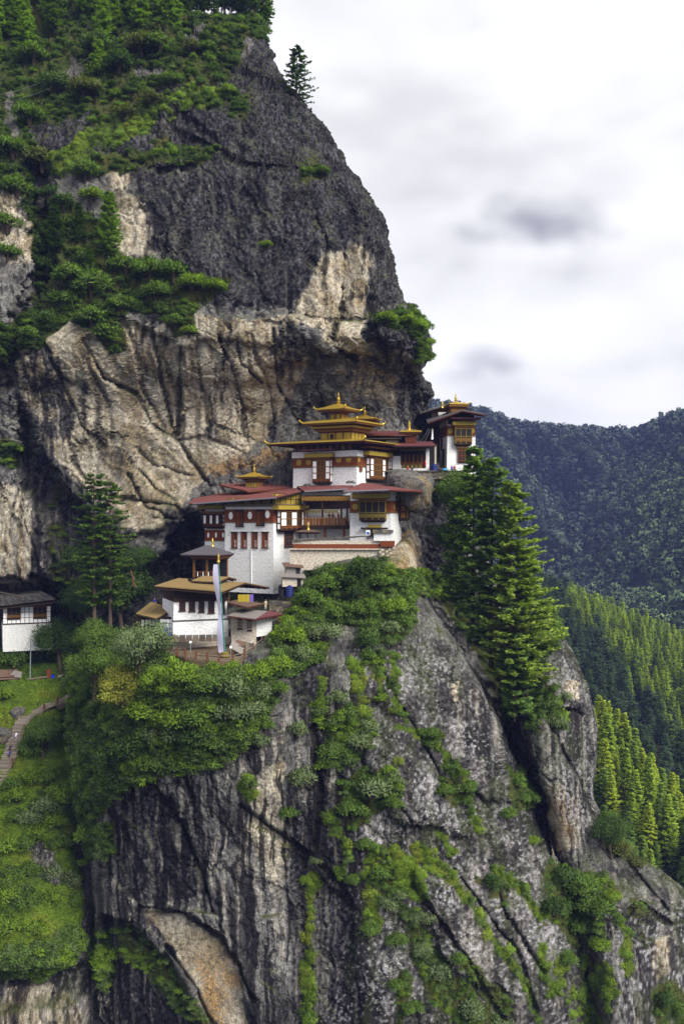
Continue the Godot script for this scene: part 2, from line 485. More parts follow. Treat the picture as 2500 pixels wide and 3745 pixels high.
	poly("streak", [100, 1400, 420, 1400, 470, 1700, 200, 1700], 0.8, 40)
	poly("streak", [400, 600, 900, 620, 900, 1000, 400, 1000], 0.8, 40)
	poly("streak", [1080, 880, 1400, 880, 1400, 1160, 1080, 1160], 0.6, 40)
	poly("streak", [380, 2820, 1340, 2500, 1340, 3950, 380, 3950], 1.0, 60)
	poly("streak", [1640, 2450, 1860, 2600, 1900, 3000, 1700, 2900], 0.9, 30)
	poly("streak", [1940, 2600, 2180, 2600, 2180, 3150, 1940, 3150], 0.8, 20)
	poly("streak", [-100, 3550, 420, 3550, 420, 3950, -100, 3950], 0.9, 20)
	poly("streak", [-100, 1750, 160, 1750, 160, 2200, -100, 2200], 0.9, 20)
	poly("streak", [505, 3317, 660, 3350, 797, 3436, 877, 3556, 905, 3745, 880, 3950, 700, 3950, 620, 3460], 0.06, 12)
	poly("streak", [1640, 2700, 1860, 2720, 1960, 3150, 2050, 3500, 2150, 3950, 1600, 3950, 1400, 3300, 1480, 2950], 0.55, 60)
	poly("streak", [2180, 3150, 2600, 3150, 2600, 3950, 2250, 3950, 2200, 3400], 0.6, 40)
	poly("streak", [430, 300, 1000, 220, 1460, 1000, 1460, 1130, 1060, 1150, 640, 1000], 0.45, 60)
	# pale lichen specks
	poly("speck", [1250, 2300, 1640, 2350, 1900, 2850, 2100, 3300, 2600, 3300, 2600, 3950, 1150, 3950, 1300, 3300, 1330, 2700], 1.0, 60)
	poly("speck", [1930, 2250, 2170, 2250, 2200, 3100, 1930, 2900], 0.8, 20)
	poly("speck", [150, 3400, 360, 3300, 420, 3950, 230, 3950], 0.7, 20)
	poly("speck", [80, 3080, 180, 3060, 250, 3250, 180, 3260, 100, 3170], 1.0, 12)
	poly("speck", [420, 2000, 620, 2000, 620, 2120, 520, 2150], 0.6, 20)
	# cracks and joints
	for c in [[1050, 1150, 1200, 1168, 1480, 1150], [306, 1245, 378, 1378, 500, 1439, 551, 1551, 653, 1612, 735, 1735, 770, 1780], [660, 1270, 650, 1590], [800, 1230, 870, 1400, 910, 1640], [450, 1650, 560, 1780, 640, 1830],
		[550, 2854, 677, 3030, 741, 3197, 780, 3330], [877, 2942, 1004, 3030, 1116, 3117, 1250, 3245, 1300, 3330], [505, 3312, 660, 3342, 800, 3430, 882, 3550, 925, 3660], [1990, 2600, 2080, 2790, 2120, 2860, 2170, 2980],
		[1660, 3180, 1900, 3500, 1960, 3700], [1780, 3150, 1850, 3350, 1990, 3560], [1500, 3230, 1700, 3500, 1850, 3760], [330, 960, 420, 1010], [420, 560, 560, 620, 700, 600], [1150, 1300, 1180, 1500, 1240, 1600], [1000, 1200, 1010, 1400, 1100, 1560],
		[1360, 1180, 1420, 1330, 1480, 1400], [1100, 1180, 1120, 1290, 1300, 1310], [560, 1200, 590, 1400, 640, 1590], [1330, 2350, 1420, 2500, 1560, 2740, 1640, 2900], [1280, 2620, 1330, 2800, 1500, 3000], [1860, 2700, 1990, 2950, 2010, 3150],
		[430, 1820, 640, 1850, 720, 1950], [470, 1730, 530, 1850, 640, 1900], [1120, 700, 1200, 900, 1180, 1000], [700, 500, 900, 600, 1100, 620], [610, 3460, 720, 3620, 800, 3800], [1230, 1180, 1215, 1260, 1300, 1320], [870, 1240, 880, 1330, 960, 1400],
		[2280, 3350, 2340, 3300, 2450, 3380], [2240, 3060, 2330, 3200, 2440, 3330], [640, 2730, 700, 2900, 720, 3050], [1150, 2660, 1170, 2900, 1150, 3100]]:
		line("crack", c, 9.0)
	for c in [[150, 1250, 230, 1400, 300, 1560, 380, 1640], [330, 1230, 320, 1330, 400, 1480, 410, 1620], [610, 1190, 600, 1330, 640, 1430], [730, 1180, 720, 1300, 760, 1560, 740, 1640], [460, 1180, 500, 1300, 520, 1420, 600, 1560], [920, 1180, 930, 1290, 985, 1420, 1000, 1560], [640, 1610, 760, 1600, 900, 1660], [500, 1640, 560, 1700, 700, 1740], [560, 1890, 640, 1900, 700, 1860], [260, 1680, 330, 1780, 380, 1900], [1060, 1180, 1100, 1260, 1180, 1300, 1330, 1300, 1420, 1360], [800, 1560, 900, 1600, 1000, 1640], [1120, 930, 1180, 1000, 1190, 1130], [1260, 930, 1250, 1130], [1330, 900, 1310, 1060]]:
		line("crack", c, 7.0, 0.7)
	# set back (plus) and standing out (minus), metres
	poly("dep", [900, 1520, 980, 1340, 1150, 1270, 1350, 1300, 1480, 1340, 1560, 1420, 1580, 1580, 1500, 1640, 1300, 1640, 1100, 1660, 950, 1710], 5.0, 70, true)
	poly("dep", [70, 1460, 140, 1650, 250, 1830, 420, 1990, 560, 2080, 620, 1990, 740, 1880, 760, 2180, 450, 2400, 170, 2400, 170, 1900, 60, 1700], 6.5, 22, true)
	line("dep", [150, 600, 150, 800, 170, 1000, 60, 1200, 20, 1400], 60.0, 7.0)
	poly("dep", [1340, 1150, 1500, 1140, 1580, 1230, 1580, 1330, 1400, 1320], -3.5, 28, true)
	poly("dep", [1060, 1160, 1340, 1160, 1340, 1300, 1150, 1290], -1.5, 14, true)
	poly("dep", [640, 1150, 960, 1150, 1060, 1160, 1000, 1270, 880, 1250, 800, 1230, 650, 1290], -1.2, 12, true)
	poly("dep", [310, 1250, 380, 1380, 500, 1440, 560, 1560, 660, 1610, 650, 1250, 460, 1170], 1.6, 10, true)
	poly("dep", [440, 1640, 640, 1830, 740, 1790, 690, 1900, 480, 1960, 400, 1840], -1.8, 14, true)
	poly("dep", [500, 3317, 660, 3350, 797, 3436, 877, 3556, 925, 3745, 930, 3950, 760, 3950, 640, 3560, 480, 3420], 2.2, 7, true)
	poly("dep", [380, 3350, 500, 3400, 640, 3550, 740, 3800, 760, 3950, 370, 3950], 5.0, 16, true)
	poly("dep", [550, 2860, 690, 3030, 760, 3220, 800, 3340, 500, 3310, 390, 3180, 400, 2900], 1.4, 9, true)
	poly("dep", [877, 2942, 1004, 3030, 1116, 3117, 1300, 3330, 1330, 3950, 1100, 3950, 1080, 3100, 900, 3000], 1.2, 9, true)
	poly("dep", [1830, 2600, 1870, 2640, 1990, 2900, 2010, 3130, 1960, 3120, 1900, 3000, 1830, 2760], 7.0, 10, true)
	poly("dep", [1990, 2600, 2080, 2790, 2170, 2980, 2230, 2980, 2200, 2600], 1.6, 9, true)
	poly("dep", [1640, 2760, 1860, 2780, 1880, 2930, 1680, 2900], -1.2, 12, true)
	poly("dep", [1330, 2700, 1480, 2740, 1640, 2900, 1700, 3060, 1420, 3000], -1.4, 16, true)
	poly("dep", [1500, 3160, 1650, 3170, 1800, 3400, 1860, 3640, 1640, 3560], -1.4, 14, true)
	poly("dep", [-60, 3520, 160, 3545, 340, 3520, 340, 3640, -60, 3700], 2.5, 30, true)
	poly("dep", [-300, 2120, 160, 2130, 260, 2150, 300, 2420, -300, 2420], 14.0, 20, true)
	# vegetation
	poly("veg", [-300, -300, 1000, -300, 985, 150, 900, 150, 830, 300, 600, 320, 480, 400, 330, 470, 200, 560, 230, 700, 330, 780, 400, 900, 330, 1000, 170, 1240, 60, 1300, -300, 1000, -300, 560], 1.0, 30)
	poly("veg", [-300, 340, 20, 360, 130, 620, 40, 640, -300, 640], 1.0, 30)
	poly("veg", [330, 580, 560, 500, 800, 530, 740, 600, 560, 590, 420, 640, 330, 640], 0.9, 14)
	poly("veg", [150, 930, 450, 920, 640, 970, 700, 1010, 840, 1020, 820, 1065, 700, 1110, 720, 1230, 640, 1230, 560, 1130, 440, 1150, 470, 1280, 400, 1300, 330, 1200, 260, 1170, 100, 1260, 20, 1330, -60, 1380, -60, 1200, 130, 1100], 1.0, 14)
	poly("veg", [1340, 1150, 1460, 1140, 1540, 1170, 1560, 1310, 1530, 1310, 1500, 1210, 1420, 1190], 0.9, 10)
	poly("veg", [-60, 1560, 70, 1640, 90, 1700, 40, 1720, -60, 1680], 1.0, 12)
	poly("veg", [190, 1640, 230, 1780, 260, 2050, 300, 2340, 170, 2340, 170, 1900], 0.45, 25)
	poly("veg", [1080, 600, 1150, 560, 1200, 640, 1130, 700, 1100, 760], 0.45, 20)
	poly("veg", [700, 330, 860, 320, 960, 420, 860, 440, 720, 400], 0.5, 20)
	poly("veg", [260, 2420, 420, 2320, 560, 2360, 600, 2430, 960, 2440, 1020, 2330, 1080, 2200, 1130, 2080, 1300, 2070, 1400, 2060, 1440, 2090, 1560, 2100, 1590, 2180, 1520, 2190, 1500, 2300, 1470, 2340, 1400, 2360, 1330, 2330, 1290, 2280, 1200, 2290, 1190, 2420, 1010, 2480, 990, 2580, 940, 2700, 850, 2780, 700, 2830, 560, 2840, 420, 2900, 330, 3050, 260, 3000], 1.0, 22)
	poly("veg", [1300, 2350, 1400, 2380, 1410, 2480, 1340, 2460], 0.7, 18)
	poly("veg", [1190, 2620, 1280, 2560, 1370, 2640, 1360, 2740, 1300, 2800, 1180, 2800, 1180, 2720], 0.9, 14)
	poly("veg", [1240, 2850, 1330, 2800, 1440, 2820, 1470, 2900, 1420, 2960, 1300, 3030, 1250, 2980], 0.9, 14)
	poly("veg", [1320, 3080, 1400, 3100, 1440, 3180, 1460, 3300, 1540, 3320, 1560, 3400, 1660, 3560, 1820, 3720, 1840, 3800, 1700, 3800, 1560, 3640, 1500, 3500, 1480, 3370, 1380, 3260], 0.85, 16)
	poly("veg", [1310, 3200, 1370, 3180, 1380, 3420, 1330, 3400], 0.55, 14)
	poly("veg", [1450, 3540, 1500, 3560, 1490, 3700, 1450, 3900, 1440, 3700], 0.7, 14)
	poly("veg", [2000, 3150, 2110, 3190, 2210, 3200, 2260, 3270, 2180, 3300, 2200, 3360, 2210, 3480, 2100, 3460, 2010, 3360, 1990, 3250], 1.0, 16)
	poly("veg", [1520, 2680, 1600, 2660, 1640, 2700, 1540, 2730], 0.9, 10)
	poly("veg", [1600, 2820, 1680, 2860, 1710, 2920, 1650, 2950, 1600, 2880], 0.85, 10)
	poly("veg", [1560, 2440, 1600, 2560, 1570, 2640, 1530, 2560], 0.4, 14)
	poly("veg", [1850, 2780, 1960, 2880, 1940, 2960, 1870, 2960], 1.0, 10)
	poly("veg", [1800, 3210, 1830, 3170, 1860, 3260, 1800, 3290], 0.8, 10)
	poly("veg", [1720, 3180, 1900, 3290, 1890, 3340, 1740, 3230], 0.4, 12)
	poly("veg", [1650, 3480, 1760, 3540, 1900, 3700, 1880, 3760, 1720, 3620], 0.6, 14)
	poly("veg", [1920, 2240, 2060, 2260, 2080, 2320, 2030, 2340, 1960, 2450, 1990, 2600, 1960, 2700, 1900, 2600, 1850, 2640, 1780, 2480, 1700, 2330, 1590, 2180, 1600, 2080, 1700, 2120, 1800, 2300], 1.0, 14)
	poly("veg", [1990, 2480, 2040, 2560, 2070, 2640, 2030, 2660, 1990, 2580], 0.8, 10)
	poly("veg", [2180, 2960, 2290, 3020, 2350, 3160, 2260, 3140, 2190, 3050], 0.7, 12)
	poly("veg", [2290, 3340, 2310, 3280, 2420, 3300, 2380, 3350], 0.4, 12)
	poly("veg", [2380, 3620, 2450, 3580, 2540, 3640, 2540, 3800, 2380, 3800], 0.8, 14)
	poly("veg", [420, 3380, 500, 3400, 600, 3480, 680, 3600, 760, 3720, 760, 3800, 640, 3700, 540, 3560, 440, 3480], 0.7, 14)
	poly("veg", [330, 3300, 400, 3360, 420, 3520, 380, 3650, 330, 3500], 0.6, 12)
	poly("veg", [290, 3060, 410, 3000, 420, 3110, 320, 3150], 0.9, 12)
	poly("veg", [110, 470, 340, 430, 370, 520, 240, 560, 120, 560], 0.25, 14)
	poly("veg", [150, 560, 330, 560, 350, 640, 200, 660], 0.25, 12)
	poly("veg", [660, 110, 760, 100, 720, 165, 670, 170], 0.2, 10)
	poly("veg", [250, 210, 330, 240, 300, 300, 240, 280], 0.3, 10)
	poly("veg", [20, 330, 60, 350, 70, 560, 20, 560], 0.25, 12)
	for c in [[1377, 2400, 1385, 2560], [1433, 2400, 1457, 2600], [1449, 2655, 1560, 2700, 1704, 2846, 1728, 3037], [1513, 3077, 1632, 3197, 1696, 3277, 1808, 3436], [1800, 3173, 1880, 3240, 1967, 3332], [1744, 3356, 1840, 3480, 1927, 3595, 1967, 3745], [1967, 3476, 2023, 3635], [1353, 3197, 1370, 3396], [1560, 3560, 1640, 3700, 1700, 3800], [1250, 3050, 1262, 3200], [1180, 2480, 1175, 2620], [900, 2820, 905, 2900], [1210, 2990, 1240, 3060], [2240, 3300, 2290, 3420, 2300, 3560], [1600, 3060, 1660, 3120], [1440, 2560, 1480, 2640]]:
		line("veg", c, 24.0, 0.9)
		line("grass", c, 30.0, 0.8)
	poly("veg", [-300, 700, 70, 700, 105, 860, 130, 1010, 120, 1120, 40, 1190, -300, 1200], 0.05, 14)
	poly("veg", [470, 400, 560, 410, 560, 540, 400, 560, 380, 480], 0.0, 16)
	poly("veg", [500, 250, 600, 260, 590, 290, 500, 285], 0.0, 8)
	poly("veg", [330, 640, 420, 660, 560, 940, 450, 950, 440, 900, 340, 720], 0.0, 10)
	poly("veg", [140, 640, 220, 660, 330, 720, 300, 760, 220, 720, 130, 760], 0.1, 12)
	poly("grass", [-300, 2380, 320, 2380, 300, 2560, 260, 2700, 330, 2800, 300, 3000, 240, 3060, 290, 3200, 300, 3330, 220, 3500, 100, 3540, -300, 3500], 1.0, 16)
	poly("veg", [-300, 3440, 100, 3450, 240, 3390, 310, 3430, 220, 3550, 150, 3610, 60, 3570, -60, 3620, -300, 3590], 0.72, 24)
	poly("veg", [-60, 3180, 60, 3160, 110, 3260, 40, 3330, -60, 3300], 0.7, 20)
	poly("veg", [180, 2860, 290, 2900, 280, 3000, 200, 3030, 120, 2960], 0.7, 20)
	poly("grass", [85, 3080, 175, 3060, 250, 3230, 185, 3265, 110, 3170], 0.0, 12)
	poly("grass", [1280, 2350, 1360, 2560, 1340, 2640, 1290, 2560], 0.5, 18)
	poly("grass", [1440, 3100, 1540, 3120, 1560, 3280, 1500, 3300, 1440, 3200], 0.8, 12)
	poly("grass", [1330, 3160, 1390, 3180, 1400, 3400, 1340, 3420], 0.6, 14)
	poly("grass", [1110, 3200, 1150, 3200, 1150, 3950, 1100, 3950], 0.5, 14)
	poly("grass", [1750, 2120, 1600, 2110, 1560, 2090, 1560, 2160, 1620, 2190], 0.7, 14)
	poly("grass", [1440, 2740, 1520, 2780, 1500, 2900, 1440, 2860], 0.4, 14)
	poly("grass", [2000, 3480, 2200, 3480, 2260, 3560, 2240, 3900, 2120, 3900, 2020, 3600], 0.45, 25)
	poly("grass", [60, 640, 250, 640, 380, 620, 330, 560, 200, 560], 0.6, 20)
	poly("grass", [330, 480, 620, 330, 820, 320, 860, 380, 640, 420, 420, 560, 200, 580], 0.6, 20)

# ---------------------------------------------------------------- rock sheets
var n_big: FastNoiseLite
var n_blk: FastNoiseLite
var n_blk2: FastNoiseLite
var n_crk: FastNoiseLite
var n_crk2: FastNoiseLite
var n_rdg: FastNoiseLite
var n_fine: FastNoiseLite
var n_warp: FastNoiseLite
var n_str: FastNoiseLite
var n_spk: FastNoiseLite
var n_col: FastNoiseLite
var zbuf := PackedFloat32Array()   # nearest rock seen in each cell, to stand plants on
var seats := []          # places where plants may grow: [position, normal, veg, grass, px, py]

func surf(px: float, py: float) -> Vector3:
	var best := 1e9
	var x := int((px - X0) / 12.0)
	var y := int((py - Y0) / 12.0)
	for r in 4:
		for dy in range(-r, r + 1):
			for dx in range(-r, r + 1):
				var a := clampi(x + dx, 0, 269)
				var b := clampi(y + dy, 0, 364)
				best = minf(best, zbuf[b * 270 + a])
		if best < 1e8: break
	return P(px, py, best if best < 1e8 else 200.0)

func rock_noises() -> void:
	zbuf.resize(270 * 365)
	zbuf.fill(1e9)
	n_big = noise(0.045, 4, FastNoiseLite.TYPE_SIMPLEX_SMOOTH, 4)
	n_blk = noise(0.11, 1, FastNoiseLite.TYPE_CELLULAR, 5)
	n_blk.cellular_return_type = FastNoiseLite.RETURN_CELL_VALUE
	n_blk.domain_warp_enabled = true
	n_blk.domain_warp_amplitude = 6.0
	n_blk.domain_warp_frequency = 0.08
	n_blk2 = noise(0.33, 1, FastNoiseLite.TYPE_CELLULAR, 6)
	n_blk2.cellular_return_type = FastNoiseLite.RETURN_CELL_VALUE
	n_blk2.domain_warp_enabled = true
	n_blk2.domain_warp_amplitude = 2.0
	n_blk2.domain_warp_frequency = 0.25
	n_crk = noise(0.13, 1, FastNoiseLite.TYPE_CELLULAR, 16)
	n_crk2 = noise(0.36, 1, FastNoiseLite.TYPE_CELLULAR, 17)
	for f in [n_crk, n_crk2]:
		f.cellular_return_type = FastNoiseLite.RETURN_DISTANCE2_SUB
		f.domain_warp_enabled = true
		f.domain_warp_amplitude = 0.35 / f.frequency
		f.domain_warp_frequency = f.frequency * 1.3
	n_rdg = noise(0.16, 4, FastNoiseLite.TYPE_SIMPLEX_SMOOTH, 8)
	n_rdg.fractal_type = FastNoiseLite.FRACTAL_RIDGED
	n_fine = noise(0.7, 3, FastNoiseLite.TYPE_SIMPLEX, 9)
	n_warp = noise(0.06, 2, FastNoiseLite.TYPE_SIMPLEX_SMOOTH, 12)
	n_str = noise(0.4, 3, FastNoiseLite.TYPE_SIMPLEX_SMOOTH, 13)
	n_spk = noise(1.1, 3, FastNoiseLite.TYPE_SIMPLEX, 14)
	n_col = noise(0.12, 4, FastNoiseLite.TYPE_SIMPLEX_SMOOTH, 15)

func sheet(called: String, rows: Array, nu: int, nv: int, rough: float, seat_share: float, label := "", category := "") -> MeshInstance3D:
	nu = int(nu / STEP); nv = int(nv / STEP)
	var nr := rows.size()
	var nc: int = rows[0].size()
	var grid := []
	for r in rows:
		var g := PackedVector3Array()
		for q in r: g.append(Vector3(q[0], q[1], q[2]))
		grid.append(g)
	var total := nu * nv
	var pos := PackedVector3Array(); pos.resize(total)
	var nor := PackedVector3Array(); nor.resize(total)
	var colr := PackedColorArray(); colr.resize(total)
	var pix := PackedVector2Array(); pix.resize(total)
	var rowc := PackedVector3Array(); rowc.resize(nc)
	var crk := PackedFloat32Array(); crk.resize(total)
	var m_dep: PackedFloat32Array = maps.dep
	var m_crk: PackedFloat32Array = maps.crack
	for j in nv:
		var tv := float(j) / (nv - 1) * (nr - 1)
		var r := mini(int(tv), nr - 2)
		var w := tv - r
		var ga: PackedVector3Array = grid[maxi(r - 1, 0)]
		var gb: PackedVector3Array = grid[r]
		var gc: PackedVector3Array = grid[r + 1]
		var gd: PackedVector3Array = grid[mini(r + 2, nr - 1)]
		for k in nc:
			rowc[k] = gb[k].cubic_interpolate(gc[k], ga[k], gd[k], w)
		for i in nu:
			var tu := float(i) / (nu - 1) * (nc - 1)
			var k := mini(int(tu), nc - 2)
			var q := rowc[k].cubic_interpolate(rowc[k + 1], rowc[maxi(k - 1, 0)], rowc[mini(k + 2, nc - 1)], tu - k)
			var p := P(q.x, q.y, q.z)
			var wx := n_warp.get_noise_2d(p.x * 3.0, p.y * 3.0) * 16.0 + n_str.get_noise_2d(p.x, p.y) * 7.0
			var wy := n_warp.get_noise_2d(p.y * 3.0 + 100.0, p.x * 3.0) * 16.0 + n_str.get_noise_2d(p.y + 50.0, p.x) * 7.0
			var px := q.x + wx
			var py := q.y + wy
			pix[j * nu + i] = Vector2(px, py)
			crk[j * nu + i] = sample(m_crk, q.x + wx * 0.3, q.y + wy * 0.3)
			var dd := sample(m_dep, px, py) + 1.5 * sample(m_crk, q.x + wx * 0.3, q.y + wy * 0.3)
			pos[j * nu + i] = P(q.x, q.y, q.z + dd)
	grid_normals(pos, nor, nu, nv)
	for j in total:
		var p := pos[j]
		var soft := maxf(sample(maps.tan, pix[j].x, pix[j].y), sample(maps.grass, pix[j].x, pix[j].y)) if rough < 0.9 else 0.85 * sample(maps.tan, pix[j].x, pix[j].y) * smoothstep(1130.0, 1180.0, pix[j].y)
		var sx := p.x + p.y * 0.32
		var sy := p.y * 0.55 - p.x * 0.12
		var h := n_big.get_noise_3dv(p) * 1.25 + n_blk.get_noise_3d(sx, sy, p.z) * 0.8 + n_blk2.get_noise_3d(sx, sy, p.z) * 0.26
		h += (n_rdg.get_noise_3d(p.x + p.y * 0.5, p.y * 0.45 - p.x * 0.2, p.z) - 0.2) * 0.38 + n_fine.get_noise_3dv(p) * 0.2 + n_str.get_noise_2d(p.x * 1.3, p.y * 0.12) * 0.3
		# slabs that overlap like shingles along two sets of joints
		var wq := n_warp.get_noise_3dv(p)
		var u1 := (p.x * 0.72 + p.y * 0.70) / 6.5 + wq * 1.1
		var f1 := floorf(u1)
		var u2 := (p.x * 0.97 - p.y * 0.20) / 4.2 + n_warp.get_noise_3d(p.y, p.x, p.z + 40.0) * 1.3
		var f2 := floorf(u2)
		h += (u1 - f1 - 0.5) * 1.5 * maxf(0.0, sin(f1 * 12.99 + f2 * 3.1) * 0.5 + 0.35)
		h += (u2 - f2 - 0.5) * 1.0 * maxf(0.0, sin(f2 * 7.77 + f1 * 5.3) * 0.5 + 0.3)
		var c1 := 1.0 - smoothstep(0.0, 0.13, n_crk.get_noise_3d(sx, sy, p.z * 0.6) + 1.0)
		var c2 := 1.0 - smoothstep(0.0, 0.20, n_crk2.get_noise_3d(sx, sy, p.z * 0.6) + 1.0)
		var gate := smoothstep(-0.25, 0.25, n_col.get_noise_3dv(p * 0.7))
		var cr := maxf(c1 * (0.35 + 0.65 * gate) * (1.0 - 0.45 * sample(maps.tan, pix[j].x, pix[j].y)), c2 * (1.0 - 0.75 * gate) * 0.7) * (1.0 - 0.6 * soft)
		crk[j] = maxf(cr * 0.9, crk[j] * 1.25)
		h -= cr * 0.6
		pos[j] = p + nor[j] * h * rough * (1.0 - 0.6 * soft)
	grid_normals(pos, nor, nu, nv)
	var base0 := Color(0.095, 0.090, 0.088)
	var base1 := Color(0.31, 0.30, 0.29)
	var m_tan: PackedFloat32Array = maps.tan
	var m_drk: PackedFloat32Array = maps.dark
	var m_veg: PackedFloat32Array = maps.veg
	var m_grs: PackedFloat32Array = maps.grass
	var m_stk: PackedFloat32Array = maps.streak
	var m_org: PackedFloat32Array = maps.orange
	var m_spk: PackedFloat32Array = maps.speck
	for j in total:
		var p := pos[j]
		var n := nor[j]
		var zx := int((CX + p.x / -p.z * FOCAL - X0) / 12.0)
		var zy := int((CY - p.y / -p.z * FOCAL - Y0) / 12.0)
		if zx >= 0 and zx < 270 and zy >= 0 and zy < 365: zbuf[zy * 270 + zx] = minf(zbuf[zy * 270 + zx], -p.z)
		var px := pix[j].x
		var py := pix[j].y
		var nc1 := n_col.get_noise_3dv(p)
		var nf := n_spk.get_noise_3dv(p)
		var ns := n_str.get_noise_2d(p.x * 1.6 + nc1 * 1.2, p.y * 0.07 + p.z * 0.4)
		var nb := n_blk2.get_noise_3d(p.x + p.y * 0.3, p.y * 0.6, p.z)
		var grain := 1.0 + nf * 0.75 + rng.randf_range(-0.16, 0.16)
		var c := (base0 if py > 2000.0 else Color(0.15, 0.142, 0.132)).lerp(base1, clampf(0.45 + nc1 * 1.3 + nb * 0.3 + ns * 0.35, 0.0, 1.0))
		var tan_soft := 0.12 if py > 1160.0 else 0.24
		var tan_w := smoothstep(0.5 - tan_soft, 0.5 + tan_soft, sample(m_tan, px, py) - smoothstep(1340.0, 1385.0, px) * float(py < 1140.0) + nc1 * 0.4 + nf * 0.12 + ns * 0.22)
		var cream := Color(0.37, 0.30, 0.195).lerp(Color(0.66, 0.59, 0.465), clampf(0.5 + nb * 0.55 + n_col.get_noise_3dv(p * 2.3) * 1.1, 0.0, 1.0))
		c = c.lerp(cream, tan_w)
		c = c.lerp(Color(0.42, 0.24, 0.08), smoothstep(0.3, 0.7, sample(m_org, px, py) + nc1 * 0.5 + nf * 0.3) * 0.7)
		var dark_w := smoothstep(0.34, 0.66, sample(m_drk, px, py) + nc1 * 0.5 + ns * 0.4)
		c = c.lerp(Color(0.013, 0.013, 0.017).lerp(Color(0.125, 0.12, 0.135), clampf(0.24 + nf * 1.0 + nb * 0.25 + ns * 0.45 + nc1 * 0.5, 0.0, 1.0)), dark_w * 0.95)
		var st := sample(m_stk, px, py)
		if st > 0.02:
			c = c.lerp(Color(0.020, 0.018, 0.022), smoothstep(0.10, 0.26, ns) * (0.9 - 0.35 * tan_w * float(py < 2000.0)) * st)
			var nw := n_str.get_noise_2d(p.x * 0.6 + nc1 * 1.5, p.y * 0.022 + 9.0)
			c = c.lerp(Color(0.022, 0.02, 0.025), smoothstep(0.16, 0.27, nw) * 0.85 * st)
			c = c.lerp(Color(0.60, 0.56, 0.48), smoothstep(0.14, 0.36, -ns) * 0.55 * st * (1.0 - 0.6 * dark_w))
		var sp := sample(m_spk, px, py)
		if sp > 0.02:
			c = c.lerp(Color(0.52, 0.50, 0.53), smoothstep(0.16, 0.42, nf + nc1 * 0.6 - 0.04) * 0.6 * sp)
			c = c.lerp(Color(0.045, 0.04, 0.045), smoothstep(0.10, 0.40, -nf - nc1 * 0.5 + ns * 0.3) * 0.75 * sp)
			c = c.lerp(Color(0.05, 0.065, 0.02), smoothstep(0.05, 0.3, n_col.get_noise_3d(p.x * 1.7, p.y * 0.4, p.z)) * 0.55 * sp)
		c = c.lerp(Color(0.02, 0.018, 0.018), clampf(crk[j] * 1.5 - 0.75, 0.0, 0.9))
		c = c.lerp(Color(0.03, 0.027, 0.026), smoothstep(0.35, 0.95, crk[j]) * 0.7)
		c = Color(c.r * grain, c.g * grain, c.b * grain)
		# moss where rock lies flat, and green ground under the plants
		var gv := sample(m_grs, px, py)
		var vg := sample(m_veg, px, py)
		var up := smoothstep(0.35, 0.75, n.y + nf * 0.2)
		var moss := clampf(up * (0.35 + nc1), 0.0, 1.0)
		c = c.lerp(Color(0.055, 0.075, 0.015), moss)
		c = c.lerp(Color(0.045, 0.075, 0.018).lerp(Color(0.10, 0.10, 0.03), clampf(nc1 + 0.4, 0.0, 1.0)), smoothstep(0.35, 0.65, vg + nc1 * 0.5 + up * 0.25))
		c = c.lerp(Color(0.075, 0.14, 0.016).lerp(Color(0.13, 0.17, 0.02), clampf(nc1 + 0.5, 0.0, 1.0)), smoothstep(0.35, 0.6, gv + nc1 * 0.4 + nf * 0.3))
		colr[j] = c
		if (vg > 0.12 or gv > 0.12) and rng.randf() < seat_share * STEP * STEP:
			seats.append([p, n, vg + nc1 * 0.45, gv + nc1 * 0.4, px, py])
	var ix := PackedInt32Array()
	ix.resize((nu - 1) * (nv - 1) * 6)
	var at := 0
	for j in nv - 1:
		for i in nu - 1:
			var a := j * nu + i
			ix[at] = a; ix[at + 1] = a + 1; ix[at + 2] = a + nu
			ix[at + 3] = a + 1; ix[at + 4] = a + nu + 1; ix[at + 5] = a + nu
			at += 6
	var arr := []
	arr.resize(Mesh.ARRAY_MAX)
	arr[Mesh.ARRAY_VERTEX] = pos
	arr[Mesh.ARRAY_NORMAL] = nor
	arr[Mesh.ARRAY_COLOR] = colr
	arr[Mesh.ARRAY_INDEX] = ix
	var mesh := ArrayMesh.new()
	mesh.add_surface_from_arrays(Mesh.PRIMITIVE_TRIANGLES, arr)
	return solo(called, mesh, M.rock, label, category, Vector3.ZERO, "", "structure")

func grid_normals(pos: PackedVector3Array, nor: PackedVector3Array, nu: int, nv: int) -> void:
	for j in nv:
		var ja := maxi(j - 1, 0) * nu
		var jb := mini(j + 1, nv - 1) * nu
		for i in nu:
			var du := pos[j * nu + mini(i + 1, nu - 1)] - pos[j * nu + maxi(i - 1, 0)]
			var dv := pos[jb + i] - pos[ja + i]
			nor[j * nu + i] = dv.cross(du).normalized()

